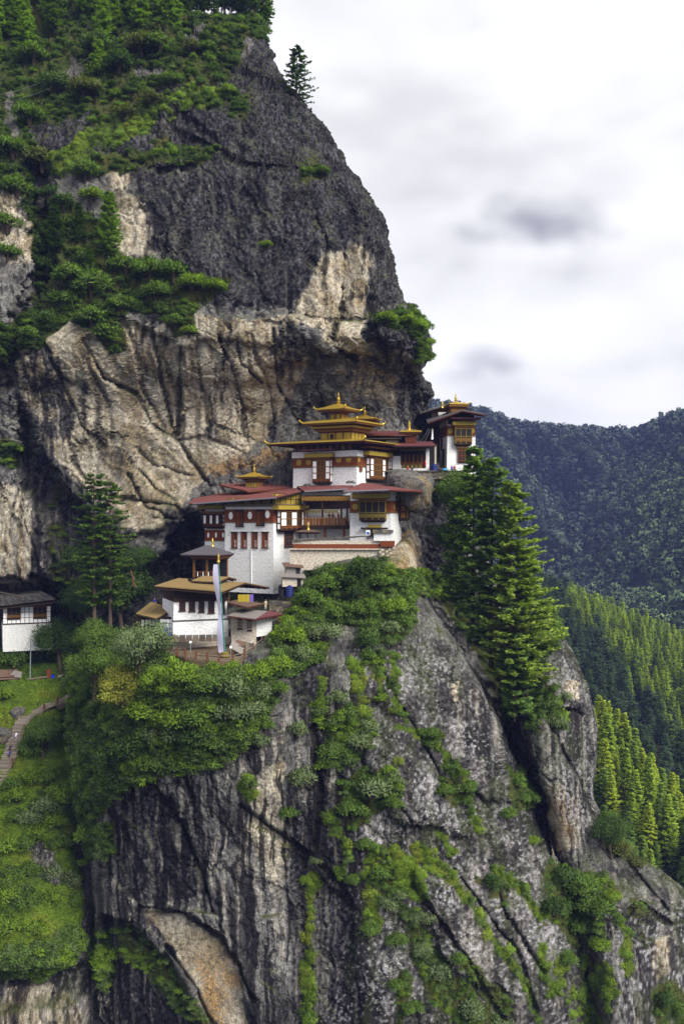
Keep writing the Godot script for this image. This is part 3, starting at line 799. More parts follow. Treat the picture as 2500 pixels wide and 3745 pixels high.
func cliffs() -> void:
	rock_noises()
	# the great cliff behind the monastery: rows from the top, each [height in picture, distance]; the right end turns round behind its own skyline
	var sil := [[-400, 880], [-100, 930], [80, 950], [207, 988], [343, 1052], [406, 1140], [526, 1227], [670, 1307], [797, 1400], [940, 1430], [1116, 1458], [1160, 1500], [1227, 1552], [1307, 1552], [1371, 1534], [1410, 1572], [1450, 1588], [1500, 1565], [1600, 1560], [1750, 1655], [1950, 1730], [2200, 1850], [2500, 2000], [2850, 2080]]
	var dd := [275, 245, 232, 226, 221, 218, 214, 209, 206, 203, 200, 199, 198, 199, 201, 203, 204, 205, 205, 206, 206, 207, 209, 207]
	var rows := []
	for r in sil.size():
		var y: float = sil[r][0]
		var s: float = sil[r][1]
		var d: float = dd[r]
		var back := clampf((500.0 - y) / 600.0, 0.0, 1.0)
		# the crest is wooded and drops towards the skyline, so its last rows turn back behind it
		var cr := func(x: float) -> float: return maxf(y, lerpf(-420.0, 62.0, smoothstep(430.0, 680.0, x)) + (0.0 if y > 0.0 else (12.0 if y > -200.0 else 34.0)))
		rows.append([[-330, y + 20, d - 6 + back * 10], [-100, y + 15, d - 4 + back * 12], [90, y + 10, d - 2 + back * 14], [300, y, d - 1 + back * 10], [lerpf(300, s, 0.28), cr.call(lerpf(300, s, 0.28)), d - 2.5 + back * 6], [lerpf(300, s, 0.5), cr.call(lerpf(300, s, 0.5)), d - 3.5], [lerpf(300, s, 0.72), cr.call(lerpf(300, s, 0.72)), d - 3.5], [s - 120, cr.call(s - 120), d - 1.5], [s - 35, cr.call(s - 35), d + 1.5], [s, cr.call(s), d + 7], [s - 10, cr.call(s - 10), d + 18], [s - 60, cr.call(s - 60), d + 40]])
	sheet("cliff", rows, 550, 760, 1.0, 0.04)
	# the pinnacle that carries the buildings
	rows = [
		[[240, 2360, 215], [420, 2330, 205], [600, 2270, 192], [830, 2190, 192], [1050, 2090, 196], [1250, 2030, 197], [1420, 1990, 199], [1500, 1950, 203], [1490, 1950, 220]],
		[[250, 2450, 188], [420, 2400, 172], [600, 2432, 152.5], [810, 2440, 150], [1000, 2350, 158], [1180, 2085, 174.5], [1400, 2025, 176.5], [1500, 1990, 182], [1520, 2030, 205]],
		[[255, 2650, 182], [420, 2500, 160], [600, 2530, 149], [800, 2540, 147], [1020, 2480, 152], [1220, 2260, 165], [1430, 2150, 170], [1560, 2190, 176], [1570, 2240, 205]],
		[[280, 2800, 175], [420, 2680, 156], [600, 2660, 148], [820, 2670, 146], [1040, 2620, 149], [1260, 2450, 155], [1470, 2380, 160], [1690, 2410, 168], [1700, 2460, 200]],
		[[300, 2950, 170], [430, 2850, 154], [600, 2820, 149], [830, 2830, 148], [1060, 2800, 149], [1280, 2680, 152], [1520, 2620, 156], [1815, 2640, 166], [1835, 2700, 198]],
		[[325, 3150, 168], [450, 3050, 155], [620, 3020, 151], [850, 3020, 150], [1080, 3000, 150], [1320, 2930, 151], [1580, 2880, 155], [1900, 2860, 165], [1930, 2910, 195]],
		[[345, 3350, 165], [460, 3280, 156], [640, 3250, 152], [860, 3250, 151], [1100, 3220, 151], [1360, 3180, 150], [1640, 3140, 153], [1990, 3110, 163], [2030, 3160, 190]],
		[[360, 3600, 163], [470, 3550, 156], [650, 3520, 152], [880, 3500, 151], [1120, 3480, 151], [1400, 3450, 149], [1700, 3420, 151], [2080, 3350, 160], [2130, 3400, 185]],
		[[370, 3800, 161], [480, 3780, 155], [660, 3760, 151], [900, 3750, 150], [1140, 3740, 150], [1430, 3720, 147], [1740, 3700, 149], [2140, 3650, 158], [2200, 3660, 182]],
		[[370, 4050, 160], [480, 4050, 155], [660, 4050, 151], [900, 4050, 150], [1140, 4050, 150], [1430, 4050, 147], [1760, 4050, 148], [2180, 4050, 157], [2250, 4050, 180]]]
	sheet("rock_pinnacle", rows, 540, 610, 0.46, 0.05)
	# the buttress right of the gully
	rows = [
		[[1880, 2330, 196], [1935, 2262, 187], [1985, 2240, 184], [2022, 2275, 187], [2030, 2300, 204]],
		[[1870, 2450, 190], [1945, 2400, 178], [2020, 2395, 176], [2098, 2430, 181], [2100, 2450, 200]],
		[[1850, 2620, 186], [1945, 2580, 174], [2050, 2580, 173], [2160, 2600, 180], [2160, 2620, 200]],
		[[1850, 2750, 184], [1945, 2760, 171], [2060, 2760, 170], [2168, 2740, 178], [2170, 2770, 200]],
		[[1900, 2900, 181], [1990, 2920, 170], [2080, 2920, 169], [2155, 2890, 176], [2160, 2920, 198]],
		[[1960, 3050, 180], [2040, 3080, 171], [2120, 3060, 170], [2200, 3000, 176], [2210, 3030, 195]],
		[[2000, 3200, 176], [2080, 3200, 168], [2180, 3180, 167], [2340, 3140, 174], [2350, 3170, 190]],
		[[2040, 3350, 170], [2150, 3320, 160], [2280, 3300, 160], [2470, 3240, 168], [2490, 3280, 185]],
		[[2080, 3550, 166], [2200, 3500, 156], [2350, 3480, 156], [2570, 3440, 164], [2590, 3480, 180]],
		[[2150, 4050, 160], [2260, 4050, 150], [2420, 4050, 150], [2700, 4050, 160], [2720, 4050, 175]]]
	sheet("rock_buttress", rows, 180, 460, 0.45, 0.06)
	# the green slope with the stairs and the hump below it
	rows = [
		[[-300, 2320, 222], [0, 2330, 220], [120, 2340, 219], [280, 2330, 220], [420, 2310, 221], [560, 2300, 222]],
		[[-300, 2372, 205], [0, 2376, 205], [120, 2378, 205], [280, 2380, 206], [420, 2365, 209], [560, 2350, 212]],
		[[-300, 2470, 202], [0, 2475, 201], [120, 2478, 201], [280, 2465, 202], [420, 2440, 204], [540, 2430, 206]],
		[[-300, 2510, 197], [0, 2512, 196], [120, 2510, 196], [280, 2505, 197], [410, 2500, 199], [510, 2480, 202]],
		[[-300, 2600, 191], [0, 2600, 190], [120, 2600, 190], [260, 2600, 191], [370, 2600, 194], [460, 2590, 199]],
		[[-300, 2800, 180], [0, 2800, 180], [100, 2800, 180], [230, 2800, 181], [340, 2790, 184], [420, 2780, 192]],
		[[-300, 3000, 171], [0, 3000, 170], [100, 3000, 170], [210, 3000, 172], [300, 2990, 177], [370, 2990, 187]],
		[[-300, 3250, 164], [0, 3250, 162], [120, 3250, 162], [230, 3250, 165], [310, 3250, 172], [360, 3250, 185]],
		[[-300, 3480, 159], [0, 3490, 157], [120, 3490, 157], [250, 3480, 160], [340, 3480, 168], [390, 3480, 183]],
		[[-300, 3580, 161], [0, 3580, 159.5], [130, 3580, 159.5], [270, 3580, 162], [360, 3580, 169], [405, 3580, 183]],
		[[-300, 4050, 159], [0, 4050, 158], [150, 4050, 158], [300, 4050, 162], [400, 4050, 168], [430, 4050, 183]]]
	sheet("hillside", rows, 200, 420, 0.5, 0.20)
# ---------------------------------------------------------------- building kit
func wface(b: Node3D, px: float, py: float, d: float, yaw: float) -> Transform3D:   # an upright plane: x to the viewer's right, y up, z outwards
	var w := Transform3D(Basis(Vector3.UP, deg_to_rad(yaw)), P(px, py, d))
	return b.transform.affine_inverse() * w

func right_of(t: Transform3D) -> Transform3D:   # the wall that turns back at the face's right-hand edge
	return Transform3D(Basis(-t.basis.z, t.basis.y, t.basis.x), t.origin)

func left_of(t: Transform3D) -> Transform3D:
	return Transform3D(Basis(t.basis.z, t.basis.y, -t.basis.x), t.origin)

func off(t: Transform3D, x: float, y: float, z: float) -> Transform3D:
	return t * Transform3D(Basis(), Vector3(x, y, z))

func fhit(b: Node3D, t: Transform3D, px: float, py: float) -> Vector2:
	var inv := (b.transform * t).affine_inverse()
	var o := inv.origin
	var d := inv.basis * P(px, py, 1.0)
	var p := o - d * (o.z / d.z)
	return Vector2(p.x, p.y)

func frect(b: Node3D, t: Transform3D, px0: float, py0: float, px1: float, py1: float) -> Rect2:
	var mx := (px0 + px1) * 0.5
	var my := (py0 + py1) * 0.5
	var x0 := fhit(b, t, px0, my).x
	var x1 := fhit(b, t, px1, my).x
	var y0 := fhit(b, t, mx, py1).y
	var y1 := fhit(b, t, mx, py0).y
	return Rect2(x0, y0, x1 - x0, y1 - y0)

func fbox(b: Node3D, called: String, t: Transform3D, r: Rect2, z0: float, z1: float, m: Material) -> MeshInstance3D:
	return part(b, called, boxm(Vector3(r.size.x, r.size.y, z1 - z0)), m, off(t, r.position.x + r.size.x * 0.5, r.position.y + r.size.y * 0.5, (z0 + z1) * 0.5))

func rc(x0: float, y0: float, x1: float, y1: float) -> Rect2:
	return Rect2(x0, y0, x1 - x0, y1 - y0)

func disc(b: Node3D, t: Transform3D, x: float, y: float, rx: float, ry: float, m: Material) -> void:
	var mb := MB.new()
	var pts := []
	for k in 18: pts.append(Vector2(cos(TAU * k / 18) * rx, sin(TAU * k / 18) * ry))
	mb.prism(pts, 0.0, 0.05)
	part(b, "disc", mb.done(), m, off(t, x, y, 0.075))

func dentils(b: Node3D, t: Transform3D, x0: float, x1: float, y: float, h: float, m: Material, z := 0.0) -> void:
	var mb := MB.new()
	mb.box(Vector3((x0 + x1) * 0.5, y + h * 0.75, z + 0.07), Vector3(x1 - x0, h * 0.5, 0.14))
	var n := int(maxf(2, (x1 - x0) / 0.32))
	for i in n:
		mb.box(Vector3(x0 + (i + 0.5) * (x1 - x0) / n, y + h * 0.25, z + 0.06), Vector3((x1 - x0) / n * 0.55, h * 0.5, 0.12))
	part(b, "dentil_course", mb.done(), m, t)

func frieze(b: Node3D, t: Transform3D, x0: float, x1: float, y0: float, y1: float) -> void:
	fbox(b, "frieze", t, rc(x0, y0, x1, y1), -0.1, 0.07, M.red_band)
	dentils(b, t, x0, x1, y1 - 0.02, 0.28, M.wood_gold, 0.03)
	dentils(b, t, x0, x1, y0 - 0.26, 0.28, M.wood_gold, 0.03)

func win(b: Node3D, t: Transform3D, r: Rect2, jamb := 0.0, frame_m: Material = null) -> void:
	var w := r.size.x
	var h := r.size.y
	var fm: Material = frame_m if frame_m else M.wood_red
	var mb := MB.new()
	var f := minf(0.12, w * 0.13)
	var jx := jamb * w
	mb.box(Vector3(-w / 2 + f / 2, 0, 0), Vector3(f, h, 0.24))
	mb.box(Vector3(w / 2 - f / 2, 0, 0), Vector3(f, h, 0.24))
	mb.box(Vector3(0, h / 2 - f / 2, 0), Vector3(w - 2 * f, f, 0.24))
	mb.box(Vector3(0, -h / 2 + f / 2, 0), Vector3(w - 2 * f, f, 0.24))
	var mx := (jx + 0.0) * 0.5
	mb.box(Vector3(mx, 0, -0.02), Vector3(0.07, h - 2 * f, 0.10))
	for k in [-0.17, 0.17]: mb.box(Vector3(mx, h * k, -0.025), Vector3(w - 2 * f - jx, 0.07, 0.09))
	var o := part(b, "window", mb.done(), fm, off(t, r.position.x + w / 2, r.position.y + h / 2, 0.0))
	var i := Transform3D()
	part(o, "pane", boxm(Vector3(w - 2 * f, h - 2 * f, 0.05)), M.glass, off(i, 0, 0, -0.08))
	if jamb > 0.0:
		part(o, "jamb", boxm(Vector3(jx, h - 2 * f, 0.16)), M.wood_orange, off(i, -w / 2 + f + jx / 2, 0, 0.0))
	part(o, "sill", boxm(Vector3(w + 0.24, 0.10, 0.34)), M.wood_dark, off(i, 0, -h / 2 - 0.05, 0.06))
	var l := MB.new()
	l.box(Vector3(0, 0.22, 0.10), Vector3(w + 0.5, 0.10, 0.42))
	var n := 5
	for k in n: l.box(Vector3(-w * 0.5 + w * (k + 0.5) / n, 0.085, 0.08), Vector3(w / n * 0.55, 0.17, 0.3))
	part(o, "lintel", l.done(), M.wood_dark, off(i, 0, h / 2, 0.0))

func arch_pane(w: float, h: float) -> Mesh:
	var mb := MB.new()
	var pts := [Vector2(-w / 2, -h / 2), Vector2(w / 2, -h / 2), Vector2(w / 2, h * 0.25)]
	for k in range(1, 6): pts.append(Vector2(cos(PI * k / 6) * w / 2, h * 0.25 + sin(PI * k / 6) * h * 0.25))
	pts.append(Vector2(-w / 2, h * 0.25))
	mb.prism(pts, 0.0, 0.03)
	return mb.done()

# A projecting timber bay. cols: one letter a column (w white panel, a arched opening, l slatted opening); rows of those above a balustrade band.
func bay(b: Node3D, t: Transform3D, r: Rect2, depth: float, cols: String, rows: int, band: float, mats := {}) -> void:
	var w := r.size.x
	var h := r.size.y
	var gold: Material = mats.get("post", M.wood_gold)
	var o := part(b, "bay_window", boxm(Vector3(w, h, depth)), mats.get("body", M.wood_dark), off(t, r.position.x + w / 2, r.position.y + h / 2, depth / 2))
	var z := depth / 2
	var i := Transform3D()
	var n := cols.length()
	var bh := h * band
	var ch := (h - bh - 0.2) / rows
	for k in n + 1:
		part(o, "post", boxm(Vector3(0.15, h, 0.12)), gold, off(i, -w / 2 + w * k / n, 0, z + 0.05))
	for k in rows + 1:
		part(o, "rail", boxm(Vector3(w + 0.16, 0.15, 0.14)), gold, off(i, 0, -h / 2 + bh + ch * k, z + 0.06))
	for k in n:
		var cx := -w / 2 + w * (k + 0.5) / n
		var cw := w / n - 0.16
		for q in rows:
			var cy := -h / 2 + bh + ch * (q + 0.5)
			match cols[k]:
				"w": part(o, "panel", boxm(Vector3(cw, ch - 0.14, 0.06)), M.white_panel, off(i, cx, cy, z + 0.03))
				"a": part(o, "pane", arch_pane(cw * 0.82, ch - 0.2), M.dark, off(i, cx, cy, z + 0.02))
				"l":
					var mb := MB.new()
					for s in 2: mb.box(Vector3(cx - cw / 2 + cw * (s + 1) / 3.0, cy, z + 0.04), Vector3(0.09, ch, 0.08))
					part(o, "slat", mb.done(), gold, i)
		if bh > 0.25:
			var pm := MB.new()
			pm.box(Vector3.ZERO, Vector3(cw * 0.9, bh * 0.5, 0.08))
			pm.box(Vector3(0, 0, 0.05), Vector3(cw * 0.35, bh * 0.3, 0.06))
			part(o, "balustrade_panel", pm.done(), mats.get("panel", M.wood_orange), off(i, cx, -h / 2 + bh * 0.55, z + 0.05))
	# side wall posts, corbels below, cornice above
	for s in [-1, 1]:
		var pm2 := MB.new()
		for k in 3: pm2.box(Vector3(0, -h / 2 + h * (k + 0.5) / 3.0, 0), Vector3(0.06, h / 3.0 - 0.25, depth * 0.55))
		part(o, "side_panel", pm2.done(), M.white_panel if cols.contains("w") else gold, off(i, s * (w / 2 + 0.03), 0, 0))
	var co := MB.new()
	co.box(Vector3(0, -0.08, 0), Vector3(w + 0.1, 0.16, depth + 0.1))
	co.box(Vector3(0, -0.24, -0.12), Vector3(w * 0.94, 0.16, depth - 0.16))
	co.box(Vector3(0, -0.40, -0.22), Vector3(w * 0.86, 0.16, depth - 0.4))
	for k in n * 2: co.box(Vector3(-w * 0.46 + w * 0.92 * k / (n * 2 - 1), -0.16, depth / 2 + 0.04), Vector3(0.12, 0.22, 0.14))
	part(o, "corbel", co.done(), M.wood_dark, off(i, 0, -h / 2, 0))
	var cr := MB.new()
	for k in 3: cr.box(Vector3(0, 0.09 + 0.18 * k, 0.06 * k), Vector3(w + 0.2 + 0.3 * k, 0.17, depth + 0.15 + 0.16 * k))
	for k in n * 3: cr.box(Vector3(-w * 0.52 + w * 1.04 * k / (n * 3 - 1), 0.27, depth / 2 + 0.22), Vector3(0.14, 0.14, 0.12))
	part(o, "cornice", cr.done(), mats.get("cornice", M.wood_gold), off(i, 0, h / 2, 0))

func lintel_board(b: Node3D, t: Transform3D, r: Rect2, depth: float) -> void:
	var o := fbox(b, "lintel_board", t, r, 0.0, depth, M.ochre)
	var mb := MB.new()
	var n := int(r.size.x / 0.42)
	for k in n: mb.box(Vector3(-r.size.x / 2 + r.size.x * (k + 0.5) / n, 0.06, 0), Vector3(r.size.x / n * 0.5, 0.12, depth + 0.1))
	part(o, "dentil_course", mb.done(), M.wood_gold, off(Transform3D(), 0, r.size.y / 2, 0))
	part(o, "moulding", boxm(Vector3(r.size.x + 0.1, 0.1, depth + 0.08)), M.wood_orange, off(Transform3D(), 0, -r.size.y / 2 - 0.05, 0))

func walls(b: Node3D, called: String, x0: float, x1: float, z0: float, z1: float, y0: float, y1: float, inset: float, m: Material, t := Transform3D()) -> MeshInstance3D:
	var mb := MB.new()
	mb.taper(Vector3((x0 + x1) / 2, y0, (z0 + z1) / 2), Vector3(x1 - x0, y1 - y0, z1 - z0), inset)
	return part(b, called, mb.done(), m, t)

# Low hipped roof on wide eaves: a gilded or tin skin, its timber underside and the rafters below.
func hip_roof(b: Node3D, t: Transform3D, x0: float, x1: float, z0: float, z1: float, y: float, rise: float, inset: float, skin: Material, under: Material, orn := 0.0, th := 0.22, flare := 0.0) -> MeshInstance3D:
	var mb := MB.new()
	var e := [Vector3(x0, y, z1), Vector3(x1, y, z1), Vector3(x1, y, z0), Vector3(x0, y, z0)]
	var ix := minf(inset, (x1 - x0) / 2 - 0.02)
	var iz := minf(inset, (z1 - z0) / 2 - 0.02)
	var k2 := 0.45
	var mid := []
	var top := []
	for q in [[x0 + ix, z1 - iz], [x1 - ix, z1 - iz], [x1 - ix, z0 + iz], [x0 + ix, z0 + iz]]: top.append(Vector3(q[0], y + rise, q[1]))
	for i in 4: mid.append(e[i].lerp(top[i], k2) - Vector3(0, rise * flare, 0))
	for i in 4:
		var j := (i + 1) % 4
		mb.quad(e[i], e[j], mid[j], mid[i])
		mb.quad(mid[i], mid[j], top[j], top[i])
		mb.quad(e[i] - Vector3(0, th, 0), e[j] - Vector3(0, th, 0), e[j], e[i])
	mb.quad(top[0], top[1], top[2], top[3])
	var o := part(b, "roof", mb.done(), skin, t)
	var u := MB.new()
	var g := 0.12
	u.hexa([Vector3(x0 + g, y - th - 0.12, z1 - g), Vector3(x1 - g, y - th - 0.12, z1 - g), Vector3(x1 - g, y - th - 0.12, z0 + g), Vector3(x0 + g, y - th - 0.12, z0 + g), Vector3(x0 + g, y - th + 0.05, z1 - g), Vector3(x1 - g, y - th + 0.05, z1 - g), Vector3(x1 - g, y - th + 0.05, z0 + g), Vector3(x0 + g, y - th + 0.05, z0 + g)])
	var nx := int((x1 - x0) / 0.9)
	for i in nx: u.box(Vector3(x0 + 0.3 + (x1 - x0 - 0.6) * i / maxf(1, nx - 1), y - th - 0.2, (z0 + z1) / 2), Vector3(0.16, 0.2, z1 - z0 - 0.5))
	var nz := int((z1 - z0) / 0.9)
	for i in nz: u.box(Vector3((x0 + x1) / 2, y - th - 0.21, z0 + 0.3 + (z1 - z0 - 0.6) * i / maxf(1, nz - 1)), Vector3(x1 - x0 - 0.5, 0.17, 0.16))
	part(o, "underside", u.done(), under)
	if orn > 0.0:
		for i in 4:
			var dirv := Vector3(-1 if i in [0, 3] else 1, 0, 1 if i < 2 else -1).normalized()
			var om := MB.new()
			om.tube([Vector3.ZERO, dirv * orn * 0.5 + Vector3(0, orn * 0.05, 0), dirv * orn * 0.9 + Vector3(0, orn * 0.4, 0), dirv * orn * 0.8 + Vector3(0, orn * 0.85, 0)], [orn * 0.22, orn * 0.2, orn * 0.14, orn * 0.04], 6)
			part(o, "corner_ornament", om.done(), M.gold, Transform3D(Basis(), e[i] - dirv * 0.15))
	return o

func finial(o: Node3D, at: Vector3, h: float, m: Material) -> void:
	var mb := MB.new()
	var r := h * 0.17
	mb.lathe([[r * 1.5, 0], [r * 1.2, h * 0.06], [r * 0.4, h * 0.14], [r * 1.1, h * 0.22], [r * 1.15, h * 0.26], [r * 0.35, h * 0.33], [r * 0.8, h * 0.42], [r * 0.75, h * 0.5], [r * 0.5, h * 0.58], [r * 0.22, h * 0.62], [r * 0.5, h * 0.68], [r * 0.2, h * 0.74], [r * 0.3, h * 0.8], [0.02, h]], at, 10)
	part(o, "finial", mb.done(), m)

func bell_finial(o: Node3D, at: Vector3, h: float) -> void:
	var mb := MB.new()
	mb.lathe([[h * 0.2, 0], [h * 0.16, h * 0.1], [h * 0.12, h * 0.2], [h * 0.12, h * 0.7], [h * 0.09, h * 0.76], [h * 0.05, h * 0.84], [h * 0.07, h * 0.9], [0.02, h]], at, 10)
	part(o, "finial", mb.done(), M.gold)

# A roof of sheets laid side by side between an eave and a ridge (world points), each sheet a piece of its own.
func sheet_roof(b: Node3D, called: String, e0: Vector3, e1: Vector3, r0: Vector3, r1: Vector3, n: int, th: float, skin: Material, under: Material, piece := "roof_sheet") -> MeshInstance3D:
	var inv := b.transform.affine_inverse()
	var down := Vector3(0, -th - 0.02, 0)
	var mb := MB.new()
	mb.slab(inv * (e0 + down), inv * (e1 + down), inv * (r1 + down), inv * (r0 + down), 0.18)
	var nn := int(e0.distance_to(e1) / 1.1)
	for i in nn:
		var t := (i + 0.5) / nn
		var a: Vector3 = inv * (e0.lerp(e1, t) + down + Vector3(0, -0.26, 0))
		var z: Vector3 = inv * (r0.lerp(r1, t) + down + Vector3(0, -0.26, 0))
		a = a.lerp(z, 0.03)
		mb.tube([a, a.lerp(z, 0.6)], [0.09, 0.09], 4)
	var o := part(b, called, mb.done(), under)
	for i in n:
		var s := MB.new()
		var j := rng.randf_range(0.0, 0.035)
		var g := 0.012
		var t0 := float(i) / n + g / n
		var t1 := float(i + 1) / n - g / n
		var lift := Vector3(0, j, 0)
		s.slab(inv * (e0.lerp(e1, t0) + lift), inv * (e0.lerp(e1, t1) + lift), inv * (r0.lerp(r1, t1) + lift), inv * (r0.lerp(r1, t0) + lift), th)
		var c0: Vector3 = inv * (e0.lerp(e1, t1) + lift)
		var c1: Vector3 = inv * (r0.lerp(r1, t1) + lift)
		s.tube([c0, c1], [0.045, 0.045], 4)
		part(o, piece, s.done(), skin)
	return o

# A wall or coping of single stones between two points.
func course(o: Node3D, piece: String, a: Vector3, z: Vector3, n: int, h: float, depth: float, ms: Array, jitter: float) -> void:
	var dv := z - a
	var yaw := atan2(-dv.z, dv.x)
	var l := dv.length()
	var at := 0.0
	var ws := []
	var sum := 0.0
	for i in n:
		var q := rng.randf_range(0.6, 1.5)
		ws.append(q); sum += q
	for i in n:
		var w: float = ws[i] / sum * l
		var hh := h * rng.randf_range(0.85, 1.05)
		var sz := Vector3(snappedf(w * 0.97, 0.1), snappedf(hh, 0.04), snappedf(depth * rng.randf_range(0.92, 1.08), 0.1))
		var bs := Basis(Vector3.UP, yaw + rng.randf_range(-0.05, 0.05) * jitter * 6.0) * Basis(Vector3.FORWARD, rng.randf_range(-1, 1) * jitter)
		part(o, piece, boxm(sz), ms[rng.randi() % ms.size()], Transform3D(bs, a + dv * ((at + w / 2) / l) + Vector3(0, rng.randf_range(-0.03, 0.03), 0)))
		at += w
# ---------------------------------------------------------------- the buildings
func lower_temple() -> void:
	var b := thing("lower_temple", "white lower temple under wide red roofs, with open timber gallery", "temple", P(1000, 2132, 180), -30)
	var f := Transform3D()
	var w := -fhit(b, f, 819, 1990).x
	var rt := right_of(f)
	var dep := fhit(b, rt, 1114, 1960).x
	var top := fhit(b, f, 1000, 1853).y
	walls(b, "tower_wall", -w, 0, -dep, 0, -2.0, top, 0.22, M.white)
	# cornice strip and beam ends under the eave
	for s in [[f, -w, 0.0], [rt, 0.0, dep]]:
		fbox(b, "cornice_band", s[0], rc(s[1] + 0.1, top, s[2] - 0.1, top + 0.55), -0.6, 0.12, M.stone[0])
	var n := 5
	for k in n:
		fbox(b, "beam_panel", f, rc(-w + 0.4 + (w - 0.8) * k / n, top + 0.6, -w + 0.4 + (w - 0.8) * (k + 0.72) / n, top + 1.65), -0.7, -0.05, M.ochre_dull)
	walls(b, "attic", -w + 0.3, -0.3, -dep + 0.3, -0.8, top, top + 1.7, 0.0, M.wood_dark)
	var y0 := fhit(b, f, 900, 1907).y
	var y1 := fhit(b, f, 900, 1868).y
	var fz := off(f, 0, 0, -0.17)
	frieze(b, fz, -w + 0.1, -0.05, y0, y1)
	frieze(b, off(rt, 0, 0, -0.17), 0.05, dep * 0.14, y0, y1)
	for c in [[845, 1886], [915, 1885], [979, 1881]]:
		var p := fhit(b, fz, c[0], c[1])
		disc(b, fz, p.x, p.y, 0.47, 0.70, M.white_panel)
	for c in [[864, 1869, 891, 1925], [939, 1868, 968, 1922]]: win(b, off(fz, 0, 0, 0.12), frect(b, fz, c[0], c[1], c[2], c[3]), 0.36, M.wood_dark)
	var lw := off(f, 0, 0, -0.08)
	for c in [[847, 868], [882, 903], [921, 942], [958, 980]]: win(b, lw, frect(b, lw, c[0], 1950, c[1], 2003), 0.4, M.wood_orange)
	part(b, "drainpipe", boxm(Vector3(0.14, fhit(b, f, 920, 2006).y + 1.5, 0.14)), M.white_panel, off(f, fhit(b, f, 920, 2060).x, fhit(b, f, 920, 2006).y / 2 - 0.75, 0.05))
	# right-hand face: bay, painted gable panel, window
	var br := frect(b, rt, 1012, 1868, 1106, 1936)
	bay(b, rt, br, 0.9, "wlwlw", 2, 0.2)
	lintel_board(b, rt, frect(b, rt, 996, 1849, 1118, 1863), 1.35)
	var gp := frect(b, rt, 1004, 1806, 1100, 1845)
	fbox(b, "gable_panel", rt, gp, -0.4, 0.02, M.ochre)
	for k in 6: fbox(b, "gable_bar", rt, rc(gp.position.x + gp.size.x * k / 5.0 - 0.06, gp.position.y, gp.position.x + gp.size.x * k / 5.0 + 0.06, gp.end.y), 0.0, 0.08, M.wood_dark)
	for k in 3: fbox(b, "gable_bar", rt, rc(gp.position.x, gp.position.y + gp.size.y * k / 2.0 - 0.05, gp.end.x, gp.position.y + gp.size.y * k / 2.0 + 0.05), 0.0, 0.07, M.wood_dark)
	win(b, rt, frect(b, rt, 1040, 1947, 1072, 1997), 0.0, M.wood_orange)
	# set-back wing on the left
	var lf := off(f, 0, 0, -2.6)
	var lx := fhit(b, lf, 748, 1950).x
	walls(b, "wing_wall", lx, -w + 1.0, -2.6 - 7.0, -2.6, fhit(b, lf, 790, 2110).y, top + 0.2, 0.08, M.white)
	bay(b, lf, frect(b, lf, 752, 1880, 821, 1925), 0.7, "wlwlwl", 1, 0.2, {"post": M.wood_red})
	lintel_board(b, lf, frect(b, lf, 735, 1848, 824, 1861), 1.1)
	var rb := frect(b, lf, 750, 1942, 821, 1974)
	frieze(b, lf, rb.position.x, rb.end.x, rb.position.y, rb.end.y)
	for c in [763, 791, 817]:
		var p := fhit(b, lf, c, 1957)
		disc(b, lf, p.x, p.y, 0.22, 0.5, M.white_panel)
	# gallery between the tower and the right-hand block
	var gb := wface(b, 1100, 1990, 188.5, -12)
	var gr := frect(b, gb, 1085, 1800, 1300, 1990)
	fbox(b, "gallery_wall", gb, gr, -0.8, 0.0, M.white)
	fbox(b, "gallery_shade_panel", gb, frect(b, gb, 1108, 1812, 1290, 1860), 0.0, 0.1, M.wood_dark)
	var gf := wface(b, 1108, 1925, 184.5, -12)
	var fl := frect(b, gf, 1104, 1921, 1272, 1930)
	fbox(b, "gallery_floor", gf, fl, -4.6, 0.25, M.wood_dark)
	var beam := frect(b, gf, 1103, 1815, 1296, 1832)
	var bo := fbox(b, "beam", gf, beam, -0.3, 0.25, M.wood_gold)
	for k in 22: part(bo, "rosette", boxm(Vector3(0.2, 0.2, 0.1)), M.ochre, off(Transform3D(), -beam.size.x / 2 + beam.size.x * (k + 0.5) / 22.0, 0.12 if k % 2 else -0.1, 0.3))
	for px in [1112, 1178, 1247, 1268]: fbox(b, "post", gf, frect(b, gf, px - 3, 1832, px + 3, 1925), -0.35, -0.05, M.wood_dark)
	for px in [1186, 1256]: fbox(b, "post", gf, frect(b, gf, px - 4, 1930, px + 4, 1968), -0.5, -0.1, M.wood_orange)
	for k in 14: fbox(b, "railing_panel", gf, frect(b, gf, 1111 + k * 11.2, 1899, 1119.5 + k * 11.2, 1921), -0.12, 0.08, M.wood_orange if k % 3 else M.wood_gold)
	fbox(b, "handrail", gf, frect(b, gf, 1109, 1895, 1270, 1899), -0.16, 0.14, M.wood_gold)
	for k in 14: fbox(b, "railing_knob", gf, frect(b, gf, 1113 + k * 11.2, 1889, 1116 + k * 11.2, 1895), -0.08, 0.08, M.wood_orange)
	fbox(b, "joist", gf, frect(b, gf, 1104, 1930, 1272, 1935), -0.4, 0.35, M.wood_dark)
	for k in 20:
		var pw := frect(b, gb, 1118 + k * 6.3, 1864, 1121.5 + k * 6.3, 1878)
		var lm := MB.new()
		lm.lathe([[0.03, 0], [0.11, 0.15], [0.13, 0.45], [0.12, 0.62], [0.05, 0.7]], Vector3.ZERO, 6)
		part(b, "prayer_wheel", lm.done(), M.ochre, off(gb, pw.position.x, pw.position.y, 1.2))
	fbox(b, "prayer_wheel_rail", gb, frect(b, gb, 1113, 1859, 1243, 1863), 1.05, 1.35, M.wood_dark)
	# steps down to the court
	var s0 := fhit(b, gf, 1276, 1899)
	var s1 := fhit(b, gf, 1318, 1964)
	var st := MB.new()
